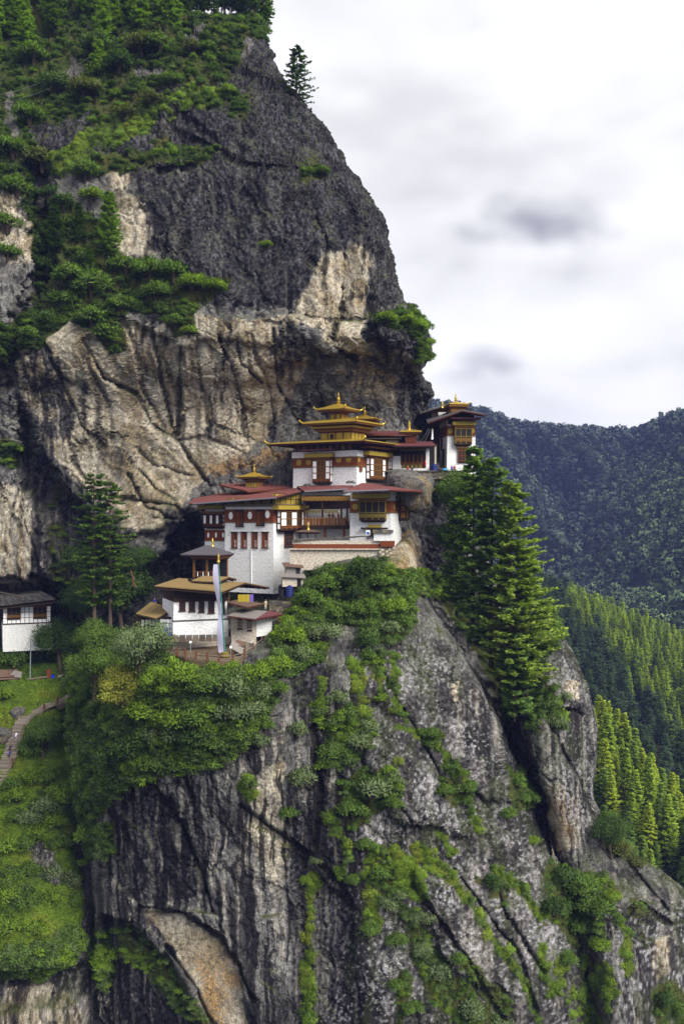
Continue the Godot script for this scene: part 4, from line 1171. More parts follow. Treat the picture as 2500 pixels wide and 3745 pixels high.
	for s in [-0.5, 0.5]: st.tube([Vector3(s0.x + s, s0.y, 0), Vector3(s1.x + s, s1.y, 0.6)], [0.13, 0.13], 4)
	part(b, "stair_stringer", st.done(), M.wood_red, gf)
	for k in 11:
		var tt := (k + 0.5) / 11.0
		part(b, "stair_tread", boxm(Vector3(1.0, 0.08, 0.34)), M.plank[k % 3], off(gf, lerpf(s0.x, s1.x, tt), lerpf(s0.y, s1.y, tt), 0.6 * tt))
	# right-hand block
	var rf := wface(b, 1431, 1985, 178, -14)
	var x0 := fhit(b, rf, 1276, 1930).x
	var rtop := fhit(b, rf, 1400, 1822).y
	var o2 := walls(b, "hall_wall", x0, 0, -10.0, 0, -6.0, rtop + 1.2, 0.2, M.white, rf)
	o2.set_meta("label", "white hall with arched bay window right of the gallery")
	var yy0 := fhit(b, rf, 1400, 1871).y
	var yy1 := fhit(b, rf, 1400, 1836).y
	var rfz := off(rf, 0, 0, -0.12)
	var rr := right_of(rf)
	var rrz := off(rr, 0, 0, -0.12)
	frieze(b, rfz, x0 + 0.1, -0.05, yy0, yy1)
	frieze(b, rrz, 0.05, 4.4, yy0, yy1)
	frieze(b, rrz, 6.0, 9.9, yy0, yy1)
	disc(b, rfz, fhit(b, rfz, 1298, 1853).x, fhit(b, rfz, 1298, 1853).y, 0.55, 0.55, M.ochre)
	disc(b, rrz, 2.6, (yy0 + yy1) / 2, 0.55, 0.6, M.ochre)
	disc(b, rrz, 8.0, (yy0 + yy1) / 2, 0.5, 0.6, M.ochre)
	fbox(b, "slot_window", rrz, rc(4.6, yy0 - 0.3, 5.8, rtop + 0.4), 0.0, 0.08, M.wood_red)
	bay(b, rf, frect(b, rf, 1318, 1830, 1412, 1900), 1.0, "aaaa", 1, 0.36, {"post": M.ochre_dull, "panel": M.ochre_dull})
	lintel_board(b, rf, frect(b, rf, 1293, 1806, 1427, 1822), 1.5)
	var eb := off(rr, 10.0, 0, 0)
	bay(b, rr, rc(7.2, fhit(b, rr, 1481, 1895).y, 9.6, fhit(b, rr, 1481, 1826).y), 1.5, "la", 1, 0.3)
	lintel_board(b, rr, rc(6.6, fhit(b, rr, 1480, 1822).y, 10.2, fhit(b, rr, 1480, 1806).y), 1.9)
	# door of the hall
	var dr := frect(b, rf, 1346, 1919, 1394, 1962)
	var dd := fbox(b, "door", rf, dr, 0.0, 0.35, M.ochre)
	part(dd, "door_leaf", boxm(Vector3(dr.size.x * 0.55, dr.size.y * 0.72, 0.06)), M.dark, off(Transform3D(), 0, -dr.size.y * 0.13, 0.18))
	fbox(b, "door_board", rf, frect(b, rf, 1322, 1929, 1418, 1935), 0.1, 0.8, M.wood_dark)
	# roofs
	var r1 := sheet_roof(b, "roof", P(692, 1842, 187), P(1009, 1819, 176), P(706, 1824, 197), P(1120, 1791.5, 190), 14, 0.1, M.roof_red, M.wood_dark)
	r1.set_meta("label", "long sloping red roof over the white tower")
	sheet_roof(b, "roof", P(706, 1824.5, 197.2), P(1118, 1791, 190.6), P(800, 1806, 203), P(1075, 1777, 203), 12, 0.1, M.roof_red, M.wood_dark)
	sheet_roof(b, "roof", P(1113, 1796.5, 184), P(1270, 1788, 184), P(1085, 1778, 196), P(1304, 1766, 195), 8, 0.1, M.roof_red, M.wood_dark)
	sheet_roof(b, "roof", P(1254, 1796, 173), P(1421, 1790, 172.5), P(1322, 1766, 187), P(1440, 1774, 189), 8, 0.1, M.roof_red, M.wood_red)
	sheet_roof(b, "roof", P(1421, 1790, 172.6), P(1548, 1796, 181), P(1441, 1774, 189.2), P(1486, 1780, 190), 5, 0.1, M.roof_red, M.wood_red)
	sheet_roof(b, "roof", P(799, 1771, 199), P(906, 1796, 192), P(1000, 1762, 206), P(1074, 1782, 199), 8, 0.1, M.roof_red, M.wood_orange)
	var inv := b.transform.affine_inverse()
	for g in [[P(706, 1843.5, 185.5), P(1009, 1821.5, 175.6)], [P(1114, 1798, 183.6), P(1271, 1789.5, 183.6)], [P(1254, 1798, 172.6), P(1421, 1792, 172.1)]]:
		var gm := MB.new()
		gm.tube([inv * g[0], inv * g[1]], [0.13, 0.13], 6)
		part(b, "gutter", gm.done(), M.gutter)
	# roof lantern with its gilded cap
	var lt := wface(b, 930, 1784, 198, -25)
	walls(b, "lantern_wall", -1.25, 1.25, -1.25, 1.25, -0.8, 1.6, 0.0, M.wood_gold, lt)
	for k in 4: fbox(b, "lantern_panel", lt, rc(-1.15 + 0.6 * k, 0.1, -0.7 + 0.6 * k, 0.95), 1.22, 1.3, M.ochre)
	for k in 3: part(b, "lantern_cornice", boxm(Vector3(2.7 + 0.5 * k, 0.18, 2.7 + 0.5 * k)), M.wood_gold if k % 2 else M.wood_red, off(lt, 0, 1.25 + 0.2 * k, 0))
	var hr := hip_roof(b, lt, -2.5, 2.5, -2.5, 2.5, 2.25, 0.75, 2.1, M.gold, M.wood_gold, 0.5, 0.16, 0.1)
	finial(hr, Vector3(0, 2.9, 0), 1.9, M.gold)

func courtyard() -> void:
	var b := thing("courtyard_wall", "white and red courtyard wall topped with grey slates above the bushes", "wall", P(1230, 2005, 175), -2)
	var inv := b.transform.affine_inverse()
	var f := wface(b, 1064, 2010, 175.5, -2)
	fbox(b, "wall_band", f, frect(b, f, 1068, 1977, 1392, 1990), -0.9, 0.0, M.white_dirty)
	fbox(b, "red_band", f, frect(b, f, 1072, 1990, 1397, 2006), -0.9, 0.06, M.red_band)
	fbox(b, "ledge", f, frect(b, f, 1058, 2006, 1390, 2010), -1.0, 0.5, M.white_dirty)
	fbox(b, "lower_wall", f, frect(b, f, 1060, 2010, 1392, 2085), -1.2, 0.0, M.white_dirty)
	for layer in 2:
		course(b, "slate", inv * P(1070, 1976 - layer * 3.0, 175.7), inv * P(1376, 1961 - layer * 2.6, 176.4), 24, 0.14, 1.5 - layer * 0.3, M.slate, 0.07)
	var g := wface(b, 1365, 2000, 174.6, -8)
	fbox(b, "gate_pier", g, frect(b, g, 1366, 1949, 1436, 1978), -2.0, 0.0, M.white)
	fbox(b, "red_band", g, frect(b, g, 1391, 1978, 1439, 1999), -2.0, 0.05, M.red_band)
	for k in 6:
		fbox(b, "stone_slab", g, rc(fhit(b, g, 1362 + 12 * k, 1943).x, fhit(b, g, 1400, 1949).y, fhit(b, g, 1374 + 12 * k, 1943).x - 0.03, fhit(b, g, 1400, 1938 + (k % 2)).y), -2.3, 0.35, M.stone[k % 4])
	# stones showing where the whitewash has gone
	for row in 5:
		course(b, "stone", inv * P(1385, 2003 + row * 8, 175.0 - row * 0.2), inv * P(1442 - row * 4, 2002 + row * 7, 175.2 - row * 0.2), 6, 0.36, 0.8, [M.stone[0], M.stone[3], M.white_dirty], 0.05)
	var c := thing("court_kiosk", "low brown table roof on posts with a golden bell finial in the courtyard", "kiosk", P(1127, 1966, 180), -15)
	hip_roof(c, Transform3D(), -2.1, 2.1, -1.2, 1.2, 1.1, 0.3, 1.0, M.tin_rust, M.wood_dark, 0.0, 0.12)
	for s in [-1.5, 0, 1.5]: part(c, "post", boxm(Vector3(0.16, 1.8, 0.16)), M.wood_dark, off(Transform3D(), s, 0, 0.4))
	bell_finial(c, Vector3(0, 1.35, 0), 1.5)
	var s := thing("notice_board", "white framed notice with blue picture beside the golden hall door", "sign", P(1345, 1961, 176.6), -10)
	part(s, "board", boxm(Vector3(0.75, 0.95, 0.08)), M.cloth_white, off(Transform3D(), 0, 0.6, 0))
	part(s, "picture", boxm(Vector3(0.48, 0.5, 0.04)), mat(lin(0.05, 0.14, 0.4), 0.6), off(Transform3D(), 0, 0.55, 0.06))
	part(s, "post", boxm(Vector3(0.1, 0.8, 0.08)), M.wood_dark, off(Transform3D(), 0, -0.3, 0))

func upper_temple() -> void:
	var b := thing("main_temple", "white main temple with red frieze and three tiered golden roofs", "temple", P(1305, 1788, 190), -30)
	var f := Transform3D()
	var rt := right_of(f)
	var w := -fhit(b, f, 1070, 1730).x
	var dep := fhit(b, rt, 1412, 1730).x
	var top := fhit(b, f, 1305, 1646).y
	walls(b, "wall", -w, 0, -dep, 0, -4.0, top, 0.12, M.white)
	walls(b, "parapet", -w - 0.12, 0.12, -dep - 0.12, 0.12, top - 1.15, top - 0.02, 0.0, M.white)
	walls(b, "attic", -w + 0.5, -0.5, -dep + 0.5, -0.5, top, top + 1.9, 0.0, M.wood_dark)
	var fz := off(f, 0, 0, 0.02)
	var rz := off(rt, 0, 0, 0.02)
	var y0 := fhit(b, f, 1200, 1704).y
	var y1 := fhit(b, f, 1200, 1678).y
	frieze(b, fz, -w, 0, y0, y1)
	frieze(b, rz, 0, dep, y0, y1)
	for c in [[1094, 1692], [1129, 1690], [1239, 1682], [1275, 1680]]:
		var p := fhit(b, fz, c[0], c[1])
		disc(b, fz, p.x, p.y, 0.62, 0.58, M.ochre)
	disc(b, rz, 0.55, fhit(b, rz, 1308, 1680).y, 0.45, 0.58, M.ochre)
	var s := frect(b, rz, 1314, 1680, 1323, 1725)
	fbox(b, "slot_window", rz, s, 0.05, 0.12, M.wood_orange)
	bay(b, f, frect(b, f, 1151, 1682, 1214, 1764), 0.8, "wllw", 3, 0.14)
	lintel_board(b, f, frect(b, f, 1124, 1660, 1226, 1673), 1.3)
	fbox(b, "awning", f, frect(b, f, 1107, 1644, 1232, 1650), 0.0, 1.9, M.roof_maroon)
	bay(b, rt, frect(b, rt, 1337, 1676, 1392, 1754), 1.0, "wlllw", 3, 0.14)
	lintel_board(b, rt, frect(b, rt, 1326, 1655, 1412, 1669), 1.5)
	fbox(b, "awning", rt, frect(b, rt, 1318, 1638, 1422, 1644), 0.0, 2.2, M.wood_orange)
	bay(b, rt, rc(dep - 2.0, fhit(b, rt, 1402, 1735).y, dep - 0.3, fhit(b, rt, 1402, 1685).y), 0.5, "ll", 2, 0.15)
	for k in 9: fbox(b, "beam_panel", f, rc(-w + 0.8 + (w - 1.6) * k / 9.0, top + 0.15, -w + 0.8 + (w - 1.6) * (k + 0.55) / 9.0, top + 1.2), -0.5, -0.35, M.ochre_dull if k % 2 else M.wood_orange)
	# first golden roof
	var ov := 3.5
	var ry := fhit(b, off(f, 0, 0, ov), 1325, 1607).y
	hip_roof(b, f, -w - ov, ov, -dep - ov, ov, ry, 1.0, 8.0, M.gold, M.wood_red, 0.9, 0.2)
	# second tier
	var cx := -w / 2 + 0.9
	var cz := -dep / 2
	var c2 := wface(b, 1283, 1604, 192.2, -30)
	var w2 := -fhit(b, c2, 1172, 1590).x
	var d2 := fhit(b, right_of(c2), 1333, 1590).x
	var h2 := fhit(b, c2, 1283, 1580).y
	walls(b, "tier_wall", -w2, 0, -d2, 0, -1.6, h2 + 1.4, 0.0, M.wood_gold, c2)
	for k in 4:
		fbox(b, "tier_panel", c2, rc(-w2 + w2 * (k + 0.12) / 4.0, 0.0, -w2 + w2 * (k + 0.88) / 4.0, h2), 0.02, 0.1, M.ochre)
		fbox(b, "tier_panel", right_of(c2), rc(d2 * (k + 0.12) / 4.0, 0.0, d2 * (k + 0.88) / 4.0, h2), 0.02, 0.1, M.ochre)
	part(b, "tier_window", arch_pane(0.8, h2 * 0.8), M.dark, off(c2, -w2 * 0.62, h2 * 0.45, 0.11))
	var yc := h2 + 0.1
	for k in 4:
		var e := 0.25 + 0.36 * k
		part(b, "tier_cornice", boxm(Vector3(w2 + 2 * e, 0.3, d2 + 2 * e)), [M.wood_red, M.wood_gold, M.wood_red, M.ochre][k], off(c2, -w2 / 2, yc + 0.31 * k, -d2 / 2))
	dentils(b, off(c2, 0, 0, 1.05), -w2 - 1.0, 1.0, yc + 0.6, 0.3, M.wood_gold)
	dentils(b, off(right_of(c2), 0, 0, 1.05), -1.0, d2 + 1.0, yc + 0.6, 0.3, M.wood_gold)
	walls(b, "tier_attic", -w2 + 0.1, -0.1, -d2 + 0.1, -0.1, h2 + 1.2, h2 + 2.5, 0.0, M.wood_dark, c2)
	var o2 := 2.7
	var y2 := fhit(b, off(c2, 0, 0, o2), 1281, 1535).y
	hip_roof(b, c2, -w2 - o2, o2, -d2 - o2, o2, y2, 0.9, 5.0, M.gold, M.wood_gold, 0.7, 0.3)
	for k in 12: part(b, "eave_bracket", boxm(Vector3(0.2, 0.35, 0.5)), M.wood_gold, off(c2, -w2 - 1.6 + (w2 + 3.2) * k / 11.0, y2 - 0.55, 1.9))
	# lantern on top
	var c3 := wface(b, 1247, 1531, 195.2, -30)
	var w3 := -fhit(b, c3, 1205, 1515).x
	var d3 := w3 * 0.95
	var h3 := fhit(b, c3, 1247, 1512).y
	walls(b, "lantern_wall", -w3, 0, -d3, 0, -0.8, h3 + 0.6, 0.0, M.wood_gold, c3)
	for k in 2:
		part(b, "lantern_panel", arch_pane(0.7, h3 * 0.8), M.ochre, off(c3, -w3 + w3 * (k + 0.5) / 2.0, h3 * 0.45, 0.03))
		part(b, "lantern_panel", arch_pane(0.7, h3 * 0.8), M.ochre, off(right_of(c3), d3 * (k + 0.5) / 2.0, h3 * 0.45, 0.03))
	for k in 4:
		var e := 0.2 + 0.3 * k
		part(b, "lantern_cornice", boxm(Vector3(w3 + 2 * e, 0.28, d3 + 2 * e)), [M.wood_red, M.wood_gold, M.wood_orange, M.wood_gold][k], off(c3, -w3 / 2, h3 + 0.15 + 0.29 * k, -d3 / 2))
	var o3 := 2.0
	var y3 := fhit(b, off(c3, 0, 0, o3), 1252, 1489).y
	var r3 := hip_roof(b, c3, -w3 - o3, o3, -d3 - o3, o3, y3, 1.0, 2.6, M.gold, M.wood_gold, 0.65, 0.2, 0.12)
	finial(r3, Vector3(-w3 / 2, y3 + 0.9, -d3 / 2), 2.5, M.gold)
	var o := 0
	# small second lantern behind
	var c4 := wface(b, 1350, 1572, 203, -14)
	walls(b, "lantern_wall", -2.2, 0, -2.2, 0, -2.5, 1.8, 0.0, M.wood_gold, c4)
	for k in 4: fbox(b, "lantern_panel", c4, rc(-2.1 + 0.53 * k, -0.3, -1.72 + 0.53 * k, 0.9), 0.01, 0.08, M.ochre)
	for k in 3: part(b, "lantern_cornice", boxm(Vector3(2.5 + 0.6 * k, 0.25, 2.5 + 0.6 * k)), M.wood_gold if k != 1 else M.wood_red, off(c4, -1.1, 1.5 + 0.26 * k, -1.1))
	var y4 := fhit(b, off(c4, 0, 0, 1.5), 1345, 1527).y
	var r4 := hip_roof(b, c4, -4.0, 1.6, -3.7, 1.5, y4, 0.75, 2.4, M.gold, M.wood_gold, 0.5, 0.2, 0.1)
	finial(r4, Vector3(-1.2, y4 + 0.7, -1.1), 1.9, M.gold)

func back_hall() -> void:
	var b := thing("shrine_hall", "dark shrine hall with maroon tin roofs between the golden temple and the tower", "temple", P(1460, 1716, 200), -4)
	var f := Transform3D()
	var r := frect(b, f, 1404, 1668, 1467, 1722)
	fbox(b, "wall", f, r, -3.0, 0.0, M.white)
	win(b, f, frect(b, f, 1417, 1672, 1435, 1716), 0.0, M.wood_orange)
	var bk := frect(b, f, 1440, 1620, 1600, 1722)
	fbox(b, "back_wall", f, bk, -5.5, -3.2, M.dark)
	var pl := frect(b, f, 1464, 1713, 1560, 1726)
	fbox(b, "plinth", f, pl, -3.2, 0.3, M.white)
	# row of timber openings
	var rw := frect(b, f, 1465, 1662, 1541, 1713)
	fbox(b, "timber_front", f, rw, -1.4, -0.2, M.dark)
	for k in 6: fbox(b, "post", f, frect(b, f, 1463.5 + 15.2 * k, 1662, 1468 + 15.2 * k, 1700), -0.3, 0.02, M.wood_gold if k % 2 else M.wood_orange)
	for k in 5:
		fbox(b, "panel", f, frect(b, f, 1469.5 + 15.2 * k, 1699, 1481 + 15.2 * k, 1713), -0.25, -0.05, M.ochre_dull)
		fbox(b, "panel", f, frect(b, f, 1469 + 15.2 * k, 1690, 1482 + 15.2 * k, 1698), -0.3, -0.12, M.wood_orange)
	fbox(b, "door", f, frect(b, f, 1541, 1666, 1556, 1713), -0.6, -0.3, M.wood_red)
	fbox(b, "pillar", f, frect(b, f, 1556, 1640, 1569, 1722), -1.2, 0.1, M.white)
	fbox(b, "pillar", f, frect(b, f, 1588, 1630, 1594, 1722), -1.0, 0.3, M.white_dirty)
	# inscribed beam
	var sg := frect(b, f, 1458, 1640, 1556, 1650)
	var so := fbox(b, "beam", f, sg, -0.3, 0.3, M.wood_dark)
	part(so, "beam_board", boxm(Vector3(sg.size.x * 0.92, sg.size.y * 0.7, 0.05)), M.ochre_dull, off(Transform3D(), 0, 0, 0.33))
	glyphs(so, sg.size.x * 0.8, sg.size.y * 0.42, 16, Vector3(0, 0, 0.36), M.wood_dark)
	# roofs
	sheet_roof(b, "roof", P(1440, 1630, 196), P(1593, 1629, 196), P(1458, 1614, 203), P(1578, 1614, 203), 8, 0.12, M.roof_maroon, M.wood_dark)
	sheet_roof(b, "roof", P(1290, 1586, 199), P(1508, 1587, 199), P(1300, 1574, 206), P(1500, 1577, 206), 10, 0.14, M.roof_maroon, M.wood_orange)
	fbox(b, "upper_wall", f, frect(b, f, 1300, 1590, 1480, 1640), -6.0, -3.4, M.wood_dark)
	fbox(b, "eave_board", f, frect(b, f, 1300, 1601, 1468, 1605), -3.0, -0.2, M.tin)
	fbox(b, "parapet", f, frect(b, f, 1410, 1609, 1457, 1619), -2.6, -1.6, M.white_dirty)
	# little gold-capped lantern
	var lt := wface(b, 1501, 1618, 200.5, -4)
	walls(b, "lantern_wall", -1.1, 1.1, -1.1, 1.1, -0.5, 1.8, 0.0, M.wood_red, lt)
	for k in 4: fbox(b, "post", lt, rc(-1.0 + 0.55 * k, 0.0, -0.8 + 0.55 * k, 1.2), 1.1, 1.18, M.wood_orange)
	dentils(b, off(lt, 0, 0, 1.15), -1.7, 1.7, 1.35, 0.35, M.wood_gold)
	var h := hip_roof(b, lt, -2.2, 2.2, -2.0, 2.0, 2.2, 0.4, 1.9, M.gold, M.wood_gold, 0.0, 0.2)
	bell_finial(h, Vector3(-0.3, 2.5, 0), 1.9)

func glyphs(o: Node3D, w: float, h: float, n: int, at: Vector3, m: Material) -> void:   # strokes of a carved line of script
	var mb := MB.new()
	var g := RandomNumberGenerator.new()
	g.seed = 5
	for k in n:
		var x := -w / 2 + w * (k + 0.5) / n
		var cw := w / n * 0.7
		mb.box(Vector3(x, h * 0.4, 0), Vector3(cw, h * 0.16, 0.03))
		mb.box(Vector3(x - cw * 0.3, 0, 0), Vector3(cw * 0.2, h * 0.8, 0.03))
		if g.randf() > 0.4: mb.box(Vector3(x + cw * 0.3, h * 0.1, 0), Vector3(cw * 0.2, h * 0.5, 0.03))
		if g.randf() > 0.5: mb.box(Vector3(x, -h * 0.35, 0), Vector3(cw * 0.7, h * 0.14, 0.03))
	part(o, "inscription", mb.done(), m, Transform3D(Basis(), at))

func right_tower() -> void:
	var b := thing("cliff_tower", "white tower with carved bay and small golden roof at the cliff edge", "temple", P(1632, 1722, 203), 7)
	var f := Transform3D()
	var w := fhit(b, f, 1741, 1630).x
	var lf := left_of(f)
	var dep := 8.0
	var top := fhit(b, f, 1650, 1552).y
	walls(b, "wall", 0, w, -dep, 0, -2.0, top, 0.25, M.white)
	walls(b, "attic", 0.4, w - 0.4, -dep + 0.4, -0.4, top, top + 2.6, 0.0, M.wood_dark)
	var fz := off(f, 0, 0, -0.2)
	var lz := off(lf, 0, 0, -0.2)
	var y0 := fhit(b, f, 1690, 1591).y
	var y1 := fhit(b, f, 1690, 1561).y
	frieze(b, fz, 0.2, w - 0.2, y0, y1)
	frieze(b, lz, -dep, -0.2, y0, y1)
	fbox(b, "cornice_band", lz, rc(-dep, y1 + 0.2, -0.2, y1 + 1.3), -0.1, 0.12, M.white_dirty)
	fbox(b, "slot_window", lz, rc(-dep + 2.0, y0 - 2.8, -dep + 3.6, y1), 0.0, 0.12, M.wood_red)
	fbox(b, "slot_window", lz, rc(-3.4, 1.2, -2.0, 4.6), 0.25, 0.34, M.wood_red)
	for k in 4: fbox(b, "beam_panel", lz, rc(-dep + 0.5 + 1.9 * k, y1 + 1.4, -dep + 1.5 + 1.9 * k, y1 + 2.4), -0.2, 0.05, M.ochre_dull)
	for c in [[1645, 1576], [1725, 1575]]:
		var p := fhit(b, fz, c[0], c[1])
		disc(b, fz, p.x, p.y, 0.52, 0.52, M.ochre)
	bay(b, off(f, 0, 0, -0.12), frect(b, f, 1660, 1566, 1719, 1624), 1.1, "aaa", 1, 0.46, {"post": M.ochre_dull, "panel": M.wood_gold})
	var sg := frect(b, f, 1649, 1545, 1734, 1556)
	var so := fbox(b, "name_board", f, sg, 0.0, 1.5, M.ochre)
	glyphs(so, sg.size.x * 0.75, sg.size.y * 0.55, 14, Vector3(0, 0, 0.77), M.wood_dark)
	dentils(b, off(f, 0, 0, 1.35), sg.position.x, sg.end.x, sg.end.y, 0.25, M.wood_gold)
	var awn := frect(b, f, 1637, 1530, 1748, 1536)
	fbox(b, "awning", f, awn, -0.2, 2.4, M.roof_maroon)
	bay(b, off(f, 0, 0, -0.1), frect(b, f, 1674, 1645, 1709, 1688), 0.35, "aaa", 2, 0.05, {"post": M.wood_orange})
	# front roof: low gable
	var ridge0 := P(1690, 1503, 199.5)
	var ridge1 := P(1678, 1497, 216)
	sheet_roof(b, "roof", P(1562, 1547, 200), P(1556, 1532, 216), ridge0, ridge1, 6, 0.16, M.tin_dark, M.wood_red)
	sheet_roof(b, "roof", P(1762, 1513, 216), P(1777, 1517, 200), ridge1, ridge0, 6, 0.16, M.tin_dark, M.wood_red)
	fbox(b, "gable_board", f, frect(b, f, 1640, 1515, 1735, 1530), -0.8, -0.6, M.ochre_dull)
	fbox(b, "gable_opening", f, frect(b, f, 1666, 1518, 1679, 1530), -0.6, -0.5, M.dark)
	# rear roof, a little higher
	var k0 := P(1632, 1484, 209)
	var k1 := P(1632, 1482, 224)
	walls(b, "rear_wall", -1.6, w - 0.8, -16, -dep + 1.0, 2.0, fhit(b, off(f, 0, 0, -8), 1640, 1500).y, 0.0, M.wood_dark)
	fbox(b, "parapet", f, frect(b, off(f, 0, 0, -6.5), 1602, 1508, 1650, 1519), -6.9, -6.4, M.white)
	sheet_roof(b, "roof", P(1533, 1512, 209), P(1540, 1504, 224), k0, k1, 5, 0.16, M.tin_dark, M.wood_dark)
	sheet_roof(b, "roof", P(1712, 1492, 224), P(1726, 1494, 209), k1, k0, 5, 0.16, M.tin_dark, M.wood_dark)
	fbox(b, "gable_board", f, frect(b, off(f, 0, 0, -7.0), 1596, 1492, 1650, 1508), -7.2, -7.0, M.wood_orange)
	# gilded cap
	var lt := wface(b, 1664, 1505, 206, 7)
	walls(b, "lantern_wall", -1.3, 1.7, -1.5, 1.5, -0.5, 0.9, 0.0, M.wood_gold, lt)
	for k in 3: part(b, "lantern_cornice", boxm(Vector3(3.1 + 0.5 * k, 0.22, 3.1 + 0.5 * k)), M.wood_red if k % 2 else M.wood_gold, off(lt, 0.2, 0.45 + 0.25 * k, 0))
	var cap := hip_roof(b, lt, -1.7, 2.4, -2.1, 2.1, 1.5, 0.5, 1.9, M.gold, M.wood_gold, 0.45, 0.2, 0.1)
	finial(cap, Vector3(0.1, 1.9, 0), 2.0, M.gold)
	bell_finial(cap, Vector3(-2.4, 0.9, -1.5), 1.4)
	# stone steps up the side
	for k in 9: part(b, "stone_step", boxm(Vector3(1.5, 0.3, 0.5)), M.stone[k % 4], off(f, -1.7, 0.2 + 0.32 * k, -1.0 - 0.5 * k))

func terrace() -> void:
	# the walled walk below the shrine hall
	var b := thing("terrace_wall", "rough stone retaining wall under the shrine hall, topped with slates", "wall", P(1545, 1735, 197), 0)
	var inv := b.transform.affine_inverse()
	var f := wface(b, 1420, 1745, 197, 0)
	fbox(b, "wall_core", f, frect(b, f, 1424, 1727, 1680, 1775), -3.0, -0.35, M.stone[2])
	for row in 4:
		course(b, "stone", inv * P(1426, 1731 + row * 6.5, 197), inv * P(1680, 1728 + row * 6.5, 197), 22, 0.33, 0.8, M.stone, 0.03)
	course(b, "slate", inv * P(1424, 1726, 196.8), inv * P(1684, 1722, 196.8), 24, 0.1, 1.0, M.slate, 0.04)
	var g := P(1545, 1722.5, 199)
	var fl := MB.new()
	fl.box(Vector3.ZERO, Vector3(17, 0.3, 9.0))
	solo("terrace_floor", fl.done(), M.stone[1], "", "", P(1560, 1727, 201.5), "", "structure")
	# the big boulder that leans out below it
	var rows := []
	var bc := P(1495, 1805, 186)
	var mb := boulder_mesh(3)
	solo("boulder", mb, M.rock, "huge grey overhanging boulder wedged behind the red roof", "boulder", bc)

func boulder_mesh(sd: int) -> Mesh:
	# a leaning block: outline stretched out of a ball, faceted and stained
	var nu := 72
	var nv := 48
	var pos := PackedVector3Array()
	var nor := PackedVector3Array()
	var col := PackedColorArray()
	pos.resize(nu * nv); nor.resize(nu * nv); col.resize(nu * nv)
	var f := noise(0.35, 3, FastNoiseLite.TYPE_SIMPLEX_SMOOTH, sd)
	var c := noise(0.28, 1, FastNoiseLite.TYPE_CELLULAR, sd + 1)
	c.cellular_return_type = FastNoiseLite.RETURN_CELL_VALUE
	for j in nv:
		var v := PI * j / (nv - 1)
		for i in nu:
			var u := -TAU * i / (nu - 1)
			var d := Vector3(sin(v) * cos(u), cos(v), sin(v) * sin(u))
			var e := Vector3(signf(d.x) * pow(absf(d.x), 0.5), signf(d.y) * pow(absf(d.y), 0.5), d.z)
			# wide above, drawn in to the lower right
			var yy := e.y
			var wdt := lerpf(2.2, 4.4, smoothstep(-1.0, 0.35, yy))
			var p := Vector3(e.x * wdt + (1.0 - smoothstep(-1.0, 0.4, yy)) * 1.2 + 0.2, yy * 3.9 - e.x * 0.55, e.z * 4.0)
			p += d * (f.get_noise_3dv(p) * 0.6 + c.get_noise_3dv(p) * 0.35)
			pos[j * nu + i] = p
	grid_normals(pos, nor, nu, nv)
	for k in nu * nv:
		var p := pos[k] * 1.7
		var a := f.get_noise_3dv(p * 2.0)
		var cc := Color(0.11, 0.105, 0.10).lerp(Color(0.25, 0.235, 0.21), clampf(0.5 + a, 0, 1))
		cc = cc.lerp(Color(0.34, 0.27, 0.16), smoothstep(0.1, 0.35, f.get_noise_3dv(pos[k] * 0.8 + Vector3(9, 0, 0)) - pos[k].y * 0.06))
		cc = cc.lerp(Color(0.05, 0.048, 0.05), smoothstep(0.12, 0.35, f.get_noise_3d(pos[k].x * 3.0, pos[k].y * 0.5, 4.0)) * 0.7)
		col[k] = cc
	var ix := PackedInt32Array()
	for j in nv - 1:
		for i in nu - 1:
			var a := j * nu + i
			ix.append_array(PackedInt32Array([a, a + 1, a + nu, a + 1, a + nu + 1, a + nu]))
	var arr := []
	arr.resize(Mesh.ARRAY_MAX)
	arr[Mesh.ARRAY_VERTEX] = pos
	arr[Mesh.ARRAY_NORMAL] = nor
	arr[Mesh.ARRAY_COLOR] = col
	arr[Mesh.ARRAY_INDEX] = ix
	var m := ArrayMesh.new()
	m.add_surface_from_arrays(Mesh.PRIMITIVE_TRIANGLES, arr)
	return m

